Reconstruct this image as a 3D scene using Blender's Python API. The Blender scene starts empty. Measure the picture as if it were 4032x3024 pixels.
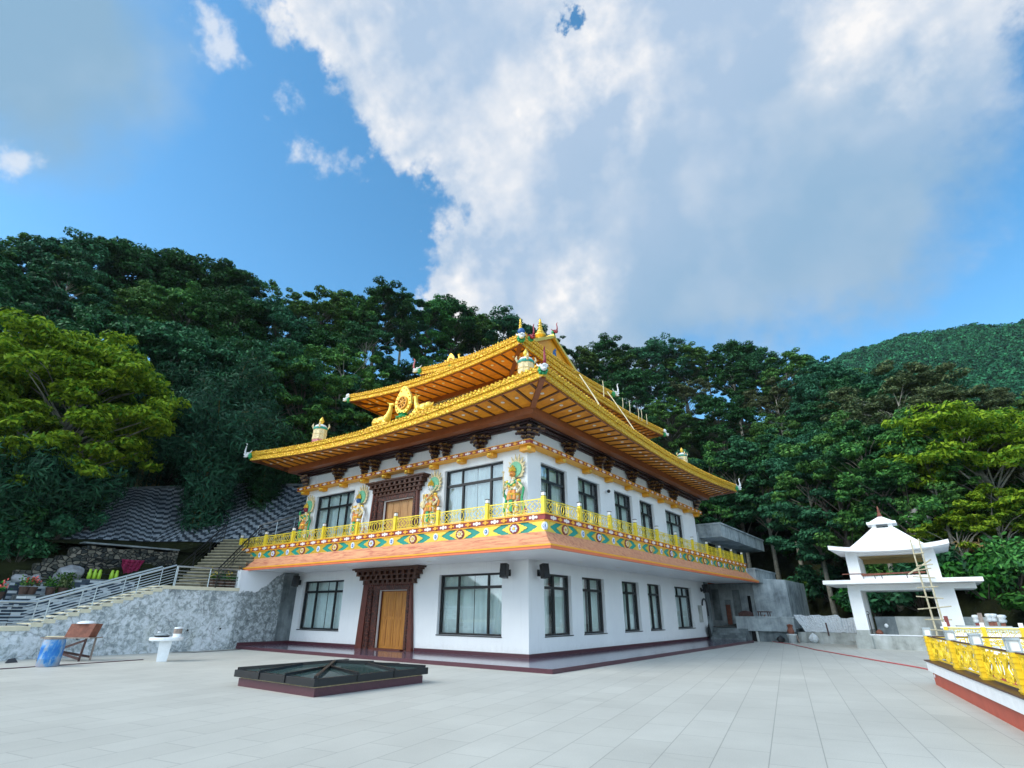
import bpy, bmesh, math, random
import numpy as np
from mathutils import Vector, Matrix
SC = bpy.context.scene
COL = SC.collection
R = math.radians
PI = math.pi
rnd = random.Random(7)

# ------------------------------------------------------------------ materials
def lin(h, k=1.0):
    h = h.lstrip('#')
    out = []
    for i in (0, 2, 4):
        c = int(h[i:i+2], 16) / 255
        out.append((c / 12.92 if c <= 0.04045 else ((c + 0.055) / 1.055) ** 2.4) * k)
    return (out[0], out[1], out[2], 1)

class NT:
    def __init__(s, name):
        s.m = bpy.data.materials.new(name); s.m.use_nodes = True
        s.t = s.m.node_tree; s.t.nodes.clear()
        s.out = s.n('ShaderNodeOutputMaterial')
    def n(s, typ, **kw):
        nd = s.t.nodes.new(typ)
        for k, v in kw.items():
            if k.startswith('i_'):
                key = k[2:]
                nd.inputs[int(key) if key.isdigit() else key.replace('_', ' ')].default_value = v
            else: setattr(nd, k, v)
        return nd
    def l(s, a, b): s.t.links.new(a, b)
    def math(s, op, a, b=None, c=None):
        nd = s.n('ShaderNodeMath', operation=op)
        for i, v in enumerate((a, b, c)):
            if v is None: continue
            if isinstance(v, (int, float)): nd.inputs[i].default_value = v
            else: s.l(v, nd.inputs[i])
        return nd.outputs[0]
    def mix(s, fac, a, b, bt='MIX'):
        nd = s.n('ShaderNodeMix', data_type='RGBA', blend_type=bt)
        for i, v in ((0, fac), (6, a), (7, b)):
            if isinstance(v, (int, float)): nd.inputs[i].default_value = v
            elif isinstance(v, tuple): nd.inputs[i].default_value = v
            else: s.l(v, nd.inputs[i])
        return nd.outputs[2]
    def coord(s, kind='Object', scale=(1, 1, 1), rot=(0, 0, 0)):
        tc = s.n('ShaderNodeTexCoord'); mp = s.n('ShaderNodeMapping')
        mp.inputs['Scale'].default_value = scale; mp.inputs['Rotation'].default_value = rot
        s.l(tc.outputs[kind], mp.inputs[0]); return mp.outputs[0]
    def noise(s, vec, scale, detail=4, rough=.55, dist=0):
        nd = s.n('ShaderNodeTexNoise'); nd.inputs['Scale'].default_value = scale
        nd.inputs['Detail'].default_value = detail; nd.inputs['Roughness'].default_value = rough
        nd.inputs['Distortion'].default_value = dist
        s.l(vec, nd.inputs['Vector']); return nd.outputs['Fac']
    def ramp(s, fac, stops):
        nd = s.n('ShaderNodeValToRGB'); cr = nd.color_ramp
        while len(cr.elements) > 1: cr.elements.remove(cr.elements[0])
        cr.elements[0].position, cr.elements[0].color = stops[0]
        for p, c in stops[1:]:
            e = cr.elements.new(p); e.color = c
        s.l(fac, nd.inputs[0]); return nd.outputs[0]
    def bsdf(s, col, rough=.6, metal=0, spec=.5, bump=None, bstr=.3, bdist=.02):
        b = s.n('ShaderNodeBsdfPrincipled')
        for k, v in (('Base Color', col), ('Roughness', rough), ('Metallic', metal), ('Specular IOR Level', spec)):
            if isinstance(v, (int, float, tuple)): b.inputs[k].default_value = v
            else: s.l(v, b.inputs[k])
        if bump is not None:
            bp = s.n('ShaderNodeBump'); bp.inputs['Strength'].default_value = bstr; bp.inputs['Distance'].default_value = bdist
            s.l(bump, bp.inputs['Height']); s.l(bp.outputs[0], b.inputs['Normal'])
        s.l(b.outputs[0], s.out.inputs[0]); return b

def g(v): return (v, v, v, 1)
def sc(c, k): return (min(1, c[0]*k), min(1, c[1]*k), min(1, c[2]*k), 1)

def mat(name, c, rough=.6, metal=0, var=.12, scale=3, bump=.15, bscale=30, spec=.5, bdist=.01):
    t = NT(name); v = t.coord()
    f = t.noise(v, scale, 5)
    col = t.ramp(f, [(.3, sc(c, 1-var)), (.7, sc(c, 1+var))])
    t.bsdf(col, rough, metal, spec, t.noise(v, bscale, 3), bump, bdist)
    return t.m

M = {}
M['white'] = mat('white_plaster', lin('#e0e4e7'), .55, var=.03, scale=.7, bump=.08, bscale=60)
def m_wall():
    t = NT('white_wall_paint'); v = t.coord()
    st = t.noise(t.coord(scale=(5, 5, .28)), 1.6, 6, .7); f = t.noise(v, .8, 5)
    sx = t.n('ShaderNodeSeparateXYZ'); t.l(v, sx.inputs[0])
    low = t.math('ADD', t.math('SUBTRACT', .55, sx.outputs[2]), t.math('MULTIPLY', t.math('SUBTRACT', t.noise(v, 6, 6, .7), .5), .9))
    col = t.ramp(f, [(.3, lin('#dbdfe3')), (.7, lin('#e3e7ea'))])
    col = t.mix(1.0, col, t.ramp(st, [(.56, g(1)), (.75, g(.9))]), 'MULTIPLY')
    col = t.mix(t.math('MULTIPLY', t.ramp(low, [(.1, g(0)), (.5, g(1))]), .22), col, lin('#8d8a84'))
    t.bsdf(col, .55, 0, .4, t.noise(v, 60, 3), .08, .01); return t.m
M['white'] = m_wall()
M['halo_green'] = mat('pale_green_halo', lin('#6fb893'), .5, var=.15, scale=12)
def m_pav():
    t = NT('chalky_white_paint'); v = t.coord()
    st = t.noise(t.coord(scale=(6, 6, .4)), 1.5, 7, .72); f = t.noise(v, 1.4, 7, .65)
    col = t.ramp(f, [(.3, lin('#d6dade')), (.7, lin('#e9ecee'))])
    col = t.mix(1.0, col, t.ramp(st, [(.54, g(1)), (.72, g(.8))]), 'MULTIPLY')
    t.bsdf(col, .8, 0, .2, t.noise(v, 14, 5, .7), .25, .015); return t.m
M['pav_white'] = m_pav()
M['soffit_white'] = mat('white_soffit', lin('#eceef0'), .4, var=.02, bump=.03)
M['pav_white'] = mat('chalky_white_paint', lin('#eef0f2'), .7, var=.05, scale=1.2, bump=.2, bscale=14)
M['maroon'] = mat('maroon_granite', lin('#4a2530'), .35, var=.25, scale=25, bump=.03)
M['brown'] = mat('dark_brown_timber', lin('#4b2a1c'), .45, var=.2, scale=9, bump=.2)
M['beam'] = mat('red_brown_beam', lin('#8a4f2c'), .45, var=.15, scale=5, bump=.1)
M['darkbrown'] = mat('brown_black_timber', lin('#33191a'), .45, var=.25, scale=12, bump=.2)
M['bracket_gold'] = mat('bracket_edge_paint', lin('#7d5a2a'), .45, var=.3, scale=14)
M['rafter'] = mat('rafter_timber', lin('#5c351b'), .5, var=.15, scale=8, bump=.1)
M['bronze'] = mat('window_frame_metal', lin('#1d1f22'), .35, metal=.3, var=.1, bump=.02)
M['steel'] = mat('brushed_steel', lin('#c8d2d8'), .3, metal=.9, var=.05, bump=.02)
M['railyellow'] = mat('yellow_gold_paint', lin('#e3cb3a'), .35, metal=.15, var=.08, scale=6, bump=.05)
M['goldpost'] = mat('bright_yellow_paint', lin('#e6c42a'), .4, metal=.05, var=.08, bump=.04)
M['goldmetal'] = mat('gilded_copper', lin('#e8c04a'), .3, metal=.45, var=.12, scale=10, bump=.15, bscale=25)
M['gold_under'] = mat('ochre_paint', lin('#e3a022'), .5, var=.06, scale=3, bump=.05)
M['teal'] = mat('teal_paint', lin('#0f8a7c'), .45, var=.08, bump=.05)
M['red'] = mat('oxide_red_paint', lin('#8a2b2a'), .5, var=.12, bump=.05)
M['medred'] = mat('maroon_relief_paint', lin('#7a2a30'), .5, var=.35, scale=22, bump=.3, bscale=30)
M['pearl'] = mat('pale_pearl_paint', lin('#e6dad4'), .45, var=.1, scale=20, bump=.05)
M['flowerblue'] = mat('pale_blue_flower_paint', lin('#c9d6ec'), .5, var=.15, scale=25)
M['blue'] = mat('deep_blue_paint', lin('#2b5f9e'), .4, var=.15, scale=12)
M['mgreen'] = mat('leaf_green_paint', lin('#2e9a63'), .45, var=.25, scale=12)
M['pink'] = mat('faded_pink_paint', lin('#b0656a'), .5, var=.25, scale=14)
M['crimson'] = mat('crimson_paint', lin('#8e2236'), .45, var=.2, scale=14)
M['cream'] = mat('cream_relief_paint', lin('#d8c79a'), .55, var=.3, scale=18, bump=.3, bscale=24)
M['orange'] = mat('orange_relief_paint', lin('#d98a3a'), .5, var=.25, scale=14, bump=.2)
M['silverwhite'] = mat('white_relief_paint', lin('#dfe3e6'), .45, var=.12, scale=14, bump=.15)
M['conc'] = None
M['black'] = mat('black_plastic', lin('#1a1c1f'), .4, var=.1, bump=.03)
M['rubber'] = mat('grey_cable', lin('#3a3d42'), .6)
M['lampwhite'] = mat('opal_lamp_glass', lin('#e9e6e0'), .3, var=.03, bump=0)
M['bamboo'] = mat('dry_bamboo', lin('#b9b094'), .55, var=.2, scale=6, bump=.1)
M['bamboo_green'] = mat('yellow_bamboo_culm', lin('#6f6a2c', .6), .5, var=.3, scale=3, bump=.1)
M['clay'] = mat('dark_clay_pot', lin('#4a3830'), .7, var=.2)
M['rustybox'] = mat('rusty_board', lin('#7b4a3a'), .7, var=.3, scale=9, bump=.2)
M['wood_grey'] = mat('weathered_lumber', lin('#8a7d74'), .75, var=.3, scale=8, bump=.3)
M['wood_dark'] = mat('dark_stained_lumber', lin('#4a3330'), .75, var=.35, scale=8, bump=.3)
M['whitepaint'] = mat('white_gloss_paint', lin('#e4e9ee'), .4, var=.06, scale=5, bump=.08)
M['plastic_sheet'] = mat('crumpled_white_plastic', lin('#cfd6da'), .45, var=.1, scale=5, bump=.6, bscale=7, bdist=.06)
M['yellowgreen'] = mat('lime_glaze', lin('#93bb30'), .3, var=.15, scale=6)
M['purple_cloth'] = mat('magenta_cloth', lin('#7d1040'), .8, var=.2, scale=5, bump=.2)
M['redhose'] = mat('red_hose_rubber', lin('#b8565a'), .5)
M['stone'] = mat('grey_boulder', lin('#8f949a', .8), .85, var=.3, scale=4, bump=.6, bscale=8, bdist=.05)
M['straw'] = mat('dry_straw', lin('#a58d5c'), .9, var=.3, scale=8, bump=.4)
M['brick_red'] = mat('red_primer_pier', lin('#7c3a35'), .7, var=.3, scale=6, bump=.2)
M['kerb_red'] = mat('terracotta_paint', lin('#a8503f'), .6, var=.12, scale=3, bump=.12, bscale=40)
M['sticks'] = mat('pale_stick', lin('#d8cfae'), .6)
M['bark'] = mat('grey_bark', lin('#6d6a60', .55), .85, var=.35, scale=5, bump=.6, bscale=14, bdist=.04)
M['bark_pale'] = mat('pale_bark', lin('#a3a294', .6), .85, var=.35, scale=5, bump=.5, bscale=14, bdist=.04)

def m_gold_fascia():
    t = NT('gilded_fascia_relief'); v = t.coord()
    n1 = t.noise(v, 9, 3, .6, 1.2)
    w = t.n('ShaderNodeTexVoronoi', feature='DISTANCE_TO_EDGE'); w.inputs['Scale'].default_value = 7
    t.l(v, w.inputs['Vector'])
    e = t.math('MULTIPLY', w.outputs['Distance'], 3.0)
    h = t.math('ADD', e, n1)
    col = t.ramp(h, [(.35, lin('#98670e')), (.62, lin('#dda01a')), (1.0, lin('#f2c83c'))])
    t.bsdf(col, .38, .2, .5, h, .9, .04); return t.m
M['fascia'] = m_gold_fascia()

def m_soffit():
    t = NT('orange_soffit_boards'); v = t.coord(scale=(1, 1, 1))
    f = t.noise(v, 2.2, 6, .65, .8)
    col = t.ramp(f, [(.3, lin('#c8790f')), (.55, lin('#e6951c')), (.75, lin('#f0a630'))])
    t.bsdf(col, .45, 0, .4, t.noise(v, 25, 2), .08); return t.m
M['soffit'] = m_soffit()

def m_skirt():
    t = NT('orange_skirt_paint'); v = t.coord(rot=(0, R(35), R(45)), scale=(.7, 5, 5))
    f = t.noise(v, 2.0, 6, .7, .6)
    col = t.ramp(f, [(.36, lin('#a8604c')), (.48, lin('#c78866')), (.6, lin('#d39b72')), (.75, lin('#bd785a'))])
    t.bsdf(col, .6, 0, .3, f, .3, .02); return t.m
M['skirt'] = m_skirt()
M['skirtrim'] = mat('coral_rim_paint', lin('#d8704a'), .5, var=.05)

def m_wood(name, a, b, rot):
    t = NT(name); v = t.coord(scale=(7, 7, .6))
    f = t.noise(v, 2.4, 6, .6, .9)
    col = t.ramp(f, [(.3, a), (.7, b)])
    t.bsdf(col, .4, 0, .5, f, .15, .01); return t.m
M['doorwood'] = m_wood('honey_teak', lin('#8a5420'), lin('#c08538'), 0)
M['doorwood_pale'] = m_wood('pale_teak', lin('#94683e'), lin('#bb9060'), 0)
def m_carved():
    t = NT('carved_dark_timber'); v = t.coord()
    w = t.n('ShaderNodeTexVoronoi'); w.inputs['Scale'].default_value = 13; t.l(v, w.inputs['Vector'])
    f = t.math('ADD', w.outputs['Distance'], t.math('MULTIPLY', t.noise(v, 22, 2), .4))
    col = t.ramp(f, [(.25, lin('#7a4030')), (.6, lin('#4d2419')), (.9, lin('#2a1210'))])
    t.bsdf(col, .45, 0, .5, f, -.9, .03); return t.m
M['carved'] = m_carved()
M['jamb'] = mat('red_brown_jamb', lin('#5a2a20'), .45, var=.2, scale=5, bump=.15)

def m_glass():
    t = NT('window_glass')
    gl = t.n('ShaderNodeBsdfGlossy'); gl.inputs['Roughness'].default_value = .02
    gl.inputs['Color'].default_value = (.9, .95, 1, 1)
    tr = t.n('ShaderNodeBsdfTransparent'); tr.inputs['Color'].default_value = (.93, .985, .98, 1)
    fr = t.n('ShaderNodeFresnel'); fr.inputs[0].default_value = 1.75
    f = t.math('ADD', t.math('MULTIPLY', fr.outputs[0], .9), .08)
    mx = t.n('ShaderNodeMixShader'); t.l(f, mx.inputs[0]); t.l(tr.outputs[0], mx.inputs[1]); t.l(gl.outputs[0], mx.inputs[2])
    t.l(mx.outputs[0], t.out.inputs[0]); return t.m
M['glass'] = m_glass()
M['curtain'] = mat('pale_sheer_curtain', lin('#eef6f4'), .9, var=.05, scale=2, bump=0)
M['dark'] = mat('dark_interior', lin('#0c0d10'), .9, var=.05, bump=0)  # near-black colour stands in for unlit rooms and gaps

def m_skyglass():
    t = NT('tinted_roof_glass')
    t.bsdf(lin('#3a4f4c'), .05, 0, .6); return t.m
M['skyglass'] = m_skyglass()

def m_paving():
    t = NT('stone_paving'); v = t.coord(rot=(0, 0, R(79)))
    def brick(c1, c2, mo):
        b = t.n('ShaderNodeTexBrick', offset=.5); b.inputs['Scale'].default_value = 1
        b.inputs['Brick Width'].default_value = 1.2; b.inputs['Row Height'].default_value = .6
        b.inputs['Mortar Size'].default_value = .0065; b.inputs['Mortar Smooth'].default_value = .2
        b.inputs['Color1'].default_value = c1; b.inputs['Color2'].default_value = c2; b.inputs['Mortar'].default_value = mo
        t.l(v, b.inputs['Vector']); return b
    b = brick(lin('#babab2'), lin('#c1c1b9'), lin('#999a94'))
    n = t.ramp(t.noise(v, .35, 6, .65), [(.3, g(.86)), (.7, g(1.04))])
    fine = t.ramp(t.noise(v, 60, 3, .7), [(.3, g(.9)), (.7, g(1.06))])
    stain = t.ramp(t.noise(t.coord(scale=(.35, 1.1, 1), rot=(0, 0, R(30))), .8, 7, .7, .4), [(.62, g(1.0)), (.75, g(.86))])
    c = t.mix(1.0, b.outputs['Color'], n, 'MULTIPLY'); c = t.mix(1.0, c, fine, 'MULTIPLY'); c = t.mix(1.0, c, stain, 'MULTIPLY')
    t.bsdf(c, .55, 0, .35, t.math('SUBTRACT', t.noise(v, 90, 2), b.outputs['Fac']), .12, .006); return t.m
M['paving'] = m_paving()

def m_polished():
    t = NT('polished_purple_granite'); v = t.coord()
    f = t.noise(v, 35, 4, .7)
    b = t.n('ShaderNodeTexBrick', offset=0); b.inputs['Scale'].default_value = 1
    b.inputs['Brick Width'].default_value = .6; b.inputs['Row Height'].default_value = .6; b.inputs['Mortar Size'].default_value = .004
    b.inputs['Color1'].default_value = g(1); b.inputs['Color2'].default_value = g(.9); b.inputs['Mortar'].default_value = g(.6)
    t.l(v, b.inputs['Vector'])
    col = t.mix(1.0, t.ramp(f, [(.35, lin('#4f4656')), (.65, lin('#6d6274'))]), b.outputs['Color'], 'MULTIPLY')
    t.bsdf(col, .12, 0, .6); return t.m
M['polished'] = m_polished()

def m_concrete(name, a, b, c, s=1.0, bump=.3):
    t = NT(name); v = t.coord()
    f = t.noise(v, .9*s, 8, .65, .3)
    f2 = t.noise(t.coord(scale=(3, 3, .5)), 1.2*s, 5, .6)
    ff = t.math('ADD', t.math('MULTIPLY', f, .65), t.math('MULTIPLY', f2, .35))
    col = t.ramp(ff, [(.36, a), (.5, b), (.66, c)])
    t.bsdf(col, .85, 0, .2, t.noise(v, 14, 5, .7), bump, .02); return t.m
M['conc'] = m_concrete('bare_grey_concrete', lin('#6b757b'), lin('#98a3a8'), lin('#bcc6cb'))
M['conc_dark'] = m_concrete('dark_stained_concrete', lin('#4a5256'), lin('#6f797d'), lin('#929ca0'))
M['conc_pale'] = m_concrete('pale_damp_concrete', lin('#7b7f7c'), lin('#a6aba8'), lin('#c4c9c9'))

def m_weathered():
    t = NT('peeling_plaster'); v = t.coord()
    f = t.noise(v, 5.5, 9, .72, .7); big = t.noise(v, .55, 4, .6)
    ff = t.math('ADD', f, t.math('MULTIPLY', t.math('SUBTRACT', big, .5), .5))
    col = t.ramp(ff, [(.36, lin('#848f95')), (.46, lin('#a7b1b5')), (.53, lin('#c6cfd6')), (.66, lin('#dae1e8'))])
    # ochre seepage under the landing
    sp = t.ramp(t.noise(t.coord(scale=(1, .9, .35)), 1.1, 6, .6), [(.6, g(0)), (.72, g(1))])
    col = t.mix(t.math('MULTIPLY', sp, .25), col, lin('#8b8a5e'))
    # hairline cracks
    w = t.n('ShaderNodeTexVoronoi', feature='DISTANCE_TO_EDGE'); w.inputs['Scale'].default_value = .55
    dv = t.n('ShaderNodeVectorMath', operation='ADD'); nn = t.n('ShaderNodeTexNoise'); nn.inputs['Scale'].default_value = 2.2
    t.l(v, nn.inputs['Vector']); t.l(v, dv.inputs[0]); t.l(nn.outputs['Color'], dv.inputs[1]); t.l(dv.outputs[0], w.inputs['Vector'])
    ck = t.ramp(w.outputs['Distance'], [(.004, g(1)), (.014, g(0))])
    col = t.mix(t.math('MULTIPLY', ck, .22), col, lin('#666e73'))
    t.bsdf(col, .9, 0, .15, t.math('SUBTRACT', f, ck), .7, .04); return t.m
M['weathered'] = m_weathered()

def m_halfpaint():
    # white paint broken away along an irregular line (world height against distance along the wall)
    t = NT('white_paint_over_cement'); v = t.coord()
    sx = t.n('ShaderNodeSeparateXYZ'); t.l(v, sx.inputs[0])
    f = t.noise(v, 5.5, 9, .72, .7); n2 = t.noise(v, 2.0, 7, .7, .3)
    # line from z 2.5 at y -2.9 dipping to 2.25 and climbing to 3.3 at y -.9
    d = t.math('ADD', t.math('SUBTRACT', sx.outputs[2], 2.42), t.math('MULTIPLY', t.math('MAXIMUM', t.math('ADD', sx.outputs[1], 2.0), 0), -.85))
    d = t.math('ADD', d, t.math('MULTIPLY', t.math('SUBTRACT', n2, .5), .8))
    k = t.ramp(d, [(.0, g(0)), (.02, g(1))])
    old = t.ramp(f, [(.36, lin('#5d666a')), (.5, lin('#8a9396')), (.6, lin('#b9c2c8'))])
    col = t.mix(k, old, lin('#e3e8ee'))
    t.bsdf(col, .8, 0, .2, t.math('ADD', f, k), .5, .03); return t.m
M['halfpaint'] = m_halfpaint()

def m_chevron():
    # grey and white bricks laid in zigzag rows; U = local x, V = local y
    t = NT('zigzag_brick_facing'); tc = t.n('ShaderNodeTexCoord')
    sx = t.n('ShaderNodeSeparateXYZ'); t.l(tc.outputs['UV'], sx.inputs[0])
    u, v = sx.outputs[0], sx.outputs[1]
    j = t.math('FLOOR', t.math('DIVIDE', v, .125))
    off = t.math('MULTIPLY', t.math('MODULO', j, 2.0), .5)
    i = t.math('FLOOR', t.math('ADD', t.math('DIVIDE', u, .16), off))
    tri = t.math('PINGPONG', i, 10.0)
    val = t.math('MODULO', t.math('ADD', t.math('ADD', j, tri), 400.0), 4.0)
    k = t.math('LESS_THAN', val, 1.9)
    fu = t.math('FRACT', t.math('ADD', t.math('DIVIDE', u, .16), off)); fv = t.math('FRACT', t.math('DIVIDE', v, .125))
    jn = t.math('MAXIMUM', t.math('LESS_THAN', fu, .05), t.math('LESS_THAN', fv, .1))
    cn = t.n('ShaderNodeCombineXYZ'); t.l(i, cn.inputs[0]); t.l(j, cn.inputs[1])
    wn = t.n('ShaderNodeTexWhiteNoise', noise_dimensions='2D'); t.l(cn.outputs[0], wn.inputs['Vector'])
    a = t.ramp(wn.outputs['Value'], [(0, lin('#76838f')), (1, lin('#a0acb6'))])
    b = t.ramp(wn.outputs['Value'], [(0, lin('#1c2732')), (1, lin('#303e4b'))])  # both brick tones lowered to carry the tree shade over the bank
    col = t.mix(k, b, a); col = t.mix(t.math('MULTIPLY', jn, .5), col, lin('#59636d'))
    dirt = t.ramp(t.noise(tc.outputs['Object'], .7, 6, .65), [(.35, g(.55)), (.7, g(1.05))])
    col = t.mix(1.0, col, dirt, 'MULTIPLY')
    t.bsdf(col, .8, 0, .3, jn, -.5, .01); return t.m
M['chevron'] = m_chevron()

def m_bwbrick():
    t = NT('black_and_white_brick'); tc = t.n('ShaderNodeTexCoord')
    sx = t.n('ShaderNodeSeparateXYZ'); t.l(tc.outputs['UV'], sx.inputs[0]); u, v = sx.outputs[0], sx.outputs[1]
    j = t.math('FLOOR', t.math('DIVIDE', v, .1)); off = t.math('MULTIPLY', t.math('MODULO', j, 2.0), .5)
    q = t.math('ADD', t.math('DIVIDE', u, .3), off); i = t.math('FLOOR', q)
    cn = t.n('ShaderNodeCombineXYZ'); t.l(i, cn.inputs[0]); t.l(j, cn.inputs[1])
    wn = t.n('ShaderNodeTexWhiteNoise', noise_dimensions='2D'); t.l(cn.outputs[0], wn.inputs['Vector'])
    col = t.ramp(wn.outputs['Value'], [(.0, lin('#2b3947')), (.5, lin('#3f4f60')), (.52, lin('#9aa7b2')), (1, lin('#c9d2d8'))])
    jn = t.math('MAXIMUM', t.math('LESS_THAN', t.math('FRACT', q), .04), t.math('LESS_THAN', t.math('FRACT', t.math('DIVIDE', v, .1)), .08))
    col = t.mix(t.math('MULTIPLY', jn, .6), col, lin('#4d565e'))
    t.bsdf(col, .75, 0, .3, jn, -.5, .01); return t.m
M['bwbrick'] = m_bwbrick()

def m_rubble():
    t = NT('rubble_stonework'); v = t.coord(scale=(1, 1, 1.5))
    w = t.n('ShaderNodeTexVoronoi', feature='DISTANCE_TO_EDGE'); w.inputs['Scale'].default_value = 4.6
    c = t.n('ShaderNodeTexVoronoi'); c.inputs['Scale'].default_value = 4.6
    t.l(v, w.inputs['Vector']); t.l(v, c.inputs['Vector'])
    sep = t.n('ShaderNodeSeparateColor'); t.l(c.outputs['Color'], sep.inputs[0])
    st = t.ramp(sep.outputs[0], [(0, lin('#32383a')), (.5, lin('#53564f')), (1, lin('#7d7a70'))])  # stone tones darkened to hold the shade of the trees
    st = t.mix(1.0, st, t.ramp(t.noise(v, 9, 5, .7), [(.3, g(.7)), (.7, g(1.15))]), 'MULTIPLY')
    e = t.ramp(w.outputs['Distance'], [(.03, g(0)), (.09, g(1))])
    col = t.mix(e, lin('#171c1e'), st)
    t.bsdf(col, .9, 0, .2, e, .9, .06); return t.m
M['rubble'] = m_rubble()

def m_scroll():
    t = NT('scroll_mural'); v = t.coord(scale=(1, 1, 1))
    w = t.n('ShaderNodeTexVoronoi'); w.inputs['Scale'].default_value = 1.5; t.l(v, w.inputs['Vector'])
    s = t.math('SINE', t.math('MULTIPLY', w.outputs['Distance'], 42.0))
    col = t.ramp(t.math('ADD', t.math('MULTIPLY', s, .5), .5), [(.3, lin('#2a3038')), (.5, lin('#9aa0a6')), (.7, lin('#dfe2e4'))])
    t.bsdf(col, .7); return t.m
M['mural'] = m_scroll()

def m_drum():
    t = NT('scuffed_blue_drum'); v = t.coord(scale=(1, 1, .5))
    f = t.noise(v, 5, 7, .7, .5); sx = t.n('ShaderNodeSeparateXYZ'); t.l(t.coord(), sx.inputs[0])
    z = sx.outputs[2]
    rim = t.math('MULTIPLY', t.math('ABSOLUTE', t.math('SUBTRACT', z, .4)), .55)
    col = t.ramp(t.math('ADD', f, rim), [(.4, lin('#1558b4')), (.56, lin('#1f74b8')), (.66, lin('#7a9ab8')), (.78, lin('#9c9aa6'))])
    t.bsdf(col, .5, 0, .4, f, .2); return t.m
M['drum'] = m_drum()

def m_ground(name, a, b, s):
    t = NT(name); v = t.coord()
    f = t.noise(v, s, 8, .7)
    t.bsdf(t.ramp(f, [(.35, a), (.65, b)]), .95, 0, .1, t.noise(v, s*6, 5, .7), .8, .2); return t.m
M['earth'] = m_ground('leaf_littered_earth', lin('#20261a', .6), lin('#3b4226', .6), .8)
M['farground'] = m_ground('wooded_slope_ground', lin('#1c3a26', .7), lin('#2c5232', .7), .05)

def m_leaf(name, dark, light, tint=.25, trans=.15, hv=.07):
    t = NT(name)
    geo = t.n('ShaderNodeNewGeometry'); oi = t.n('ShaderNodeObjectInfo')
    c = t.mix(geo.outputs['Random Per Island'], dark, light)
    hs = t.n('ShaderNodeHueSaturation')
    t.l(t.math('ADD', t.math('MULTIPLY', oi.outputs['Random'], hv), .497-hv/2), hs.inputs['Hue'])
    t.l(t.math('ADD', t.math('MULTIPLY', oi.outputs['Random'], tint*2), 1-tint), hs.inputs['Value'])
    t.l(c, hs.inputs['Color'])
    d = t.n('ShaderNodeBsdfPrincipled'); d.inputs['Roughness'].default_value = .6; d.inputs['Specular IOR Level'].default_value = .12
    t.l(hs.outputs[0], d.inputs['Base Color'])
    tr = t.n('ShaderNodeBsdfTranslucent'); t.l(hs.outputs[0], tr.inputs[0])
    mx = t.n('ShaderNodeMixShader'); mx.inputs[0].default_value = trans
    t.l(d.outputs[0], mx.inputs[1]); t.l(tr.outputs[0], mx.inputs[2]); t.l(mx.outputs[0], t.out.inputs[0]); return t.m
M['leaf_dark'] = m_leaf('dark_forest_leaves', lin('#17402b'), lin('#3f7549'))
M['leaf_mid'] = m_leaf('mid_green_leaves', lin('#22522b'), lin('#639146'))
M['leaf_bright'] = m_leaf('bright_yellow_green_leaves', lin('#33661c'), lin('#97b22e'), .1, .3, .01)
M['leaf_bamboo'] = m_leaf('bamboo_leaves', lin('#0f2b1d'), lin('#2a5537'))
M['leaf_olive'] = m_leaf('olive_brown_leaves', lin('#33452c'), lin('#66704a'))
M['leaf_shrub'] = m_leaf('shrub_leaves', lin('#19451e'), lin('#477d30'))
def m_farleaf():
    t = NT('distant_leaves'); v = t.coord(); geo = t.n('ShaderNodeNewGeometry')
    a = t.ramp(t.noise(v, .2, 4, .7), [(.36, lin('#0f3226')), (.5, lin('#22593f')), (.66, lin('#3f8a5c'))])
    c = t.mix(1.0, a, t.ramp(geo.outputs['Random Per Island'], [(0, g(.7)), (1, g(1.2))]), 'MULTIPLY')
    t.bsdf(c, .8, 0, .05); return t.m
M['leaf_far'] = m_farleaf()
M['plywood'] = mat('raw_plywood', lin('#a08a55'), .7, var=.1, scale=4)
M['petal'] = mat('coral_petals', lin('#c84a44'), .6, var=.3, scale=20)
M['petal_yellow'] = mat('yellow_petals', lin('#d8c030'), .6, var=.3, scale=20)

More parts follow.
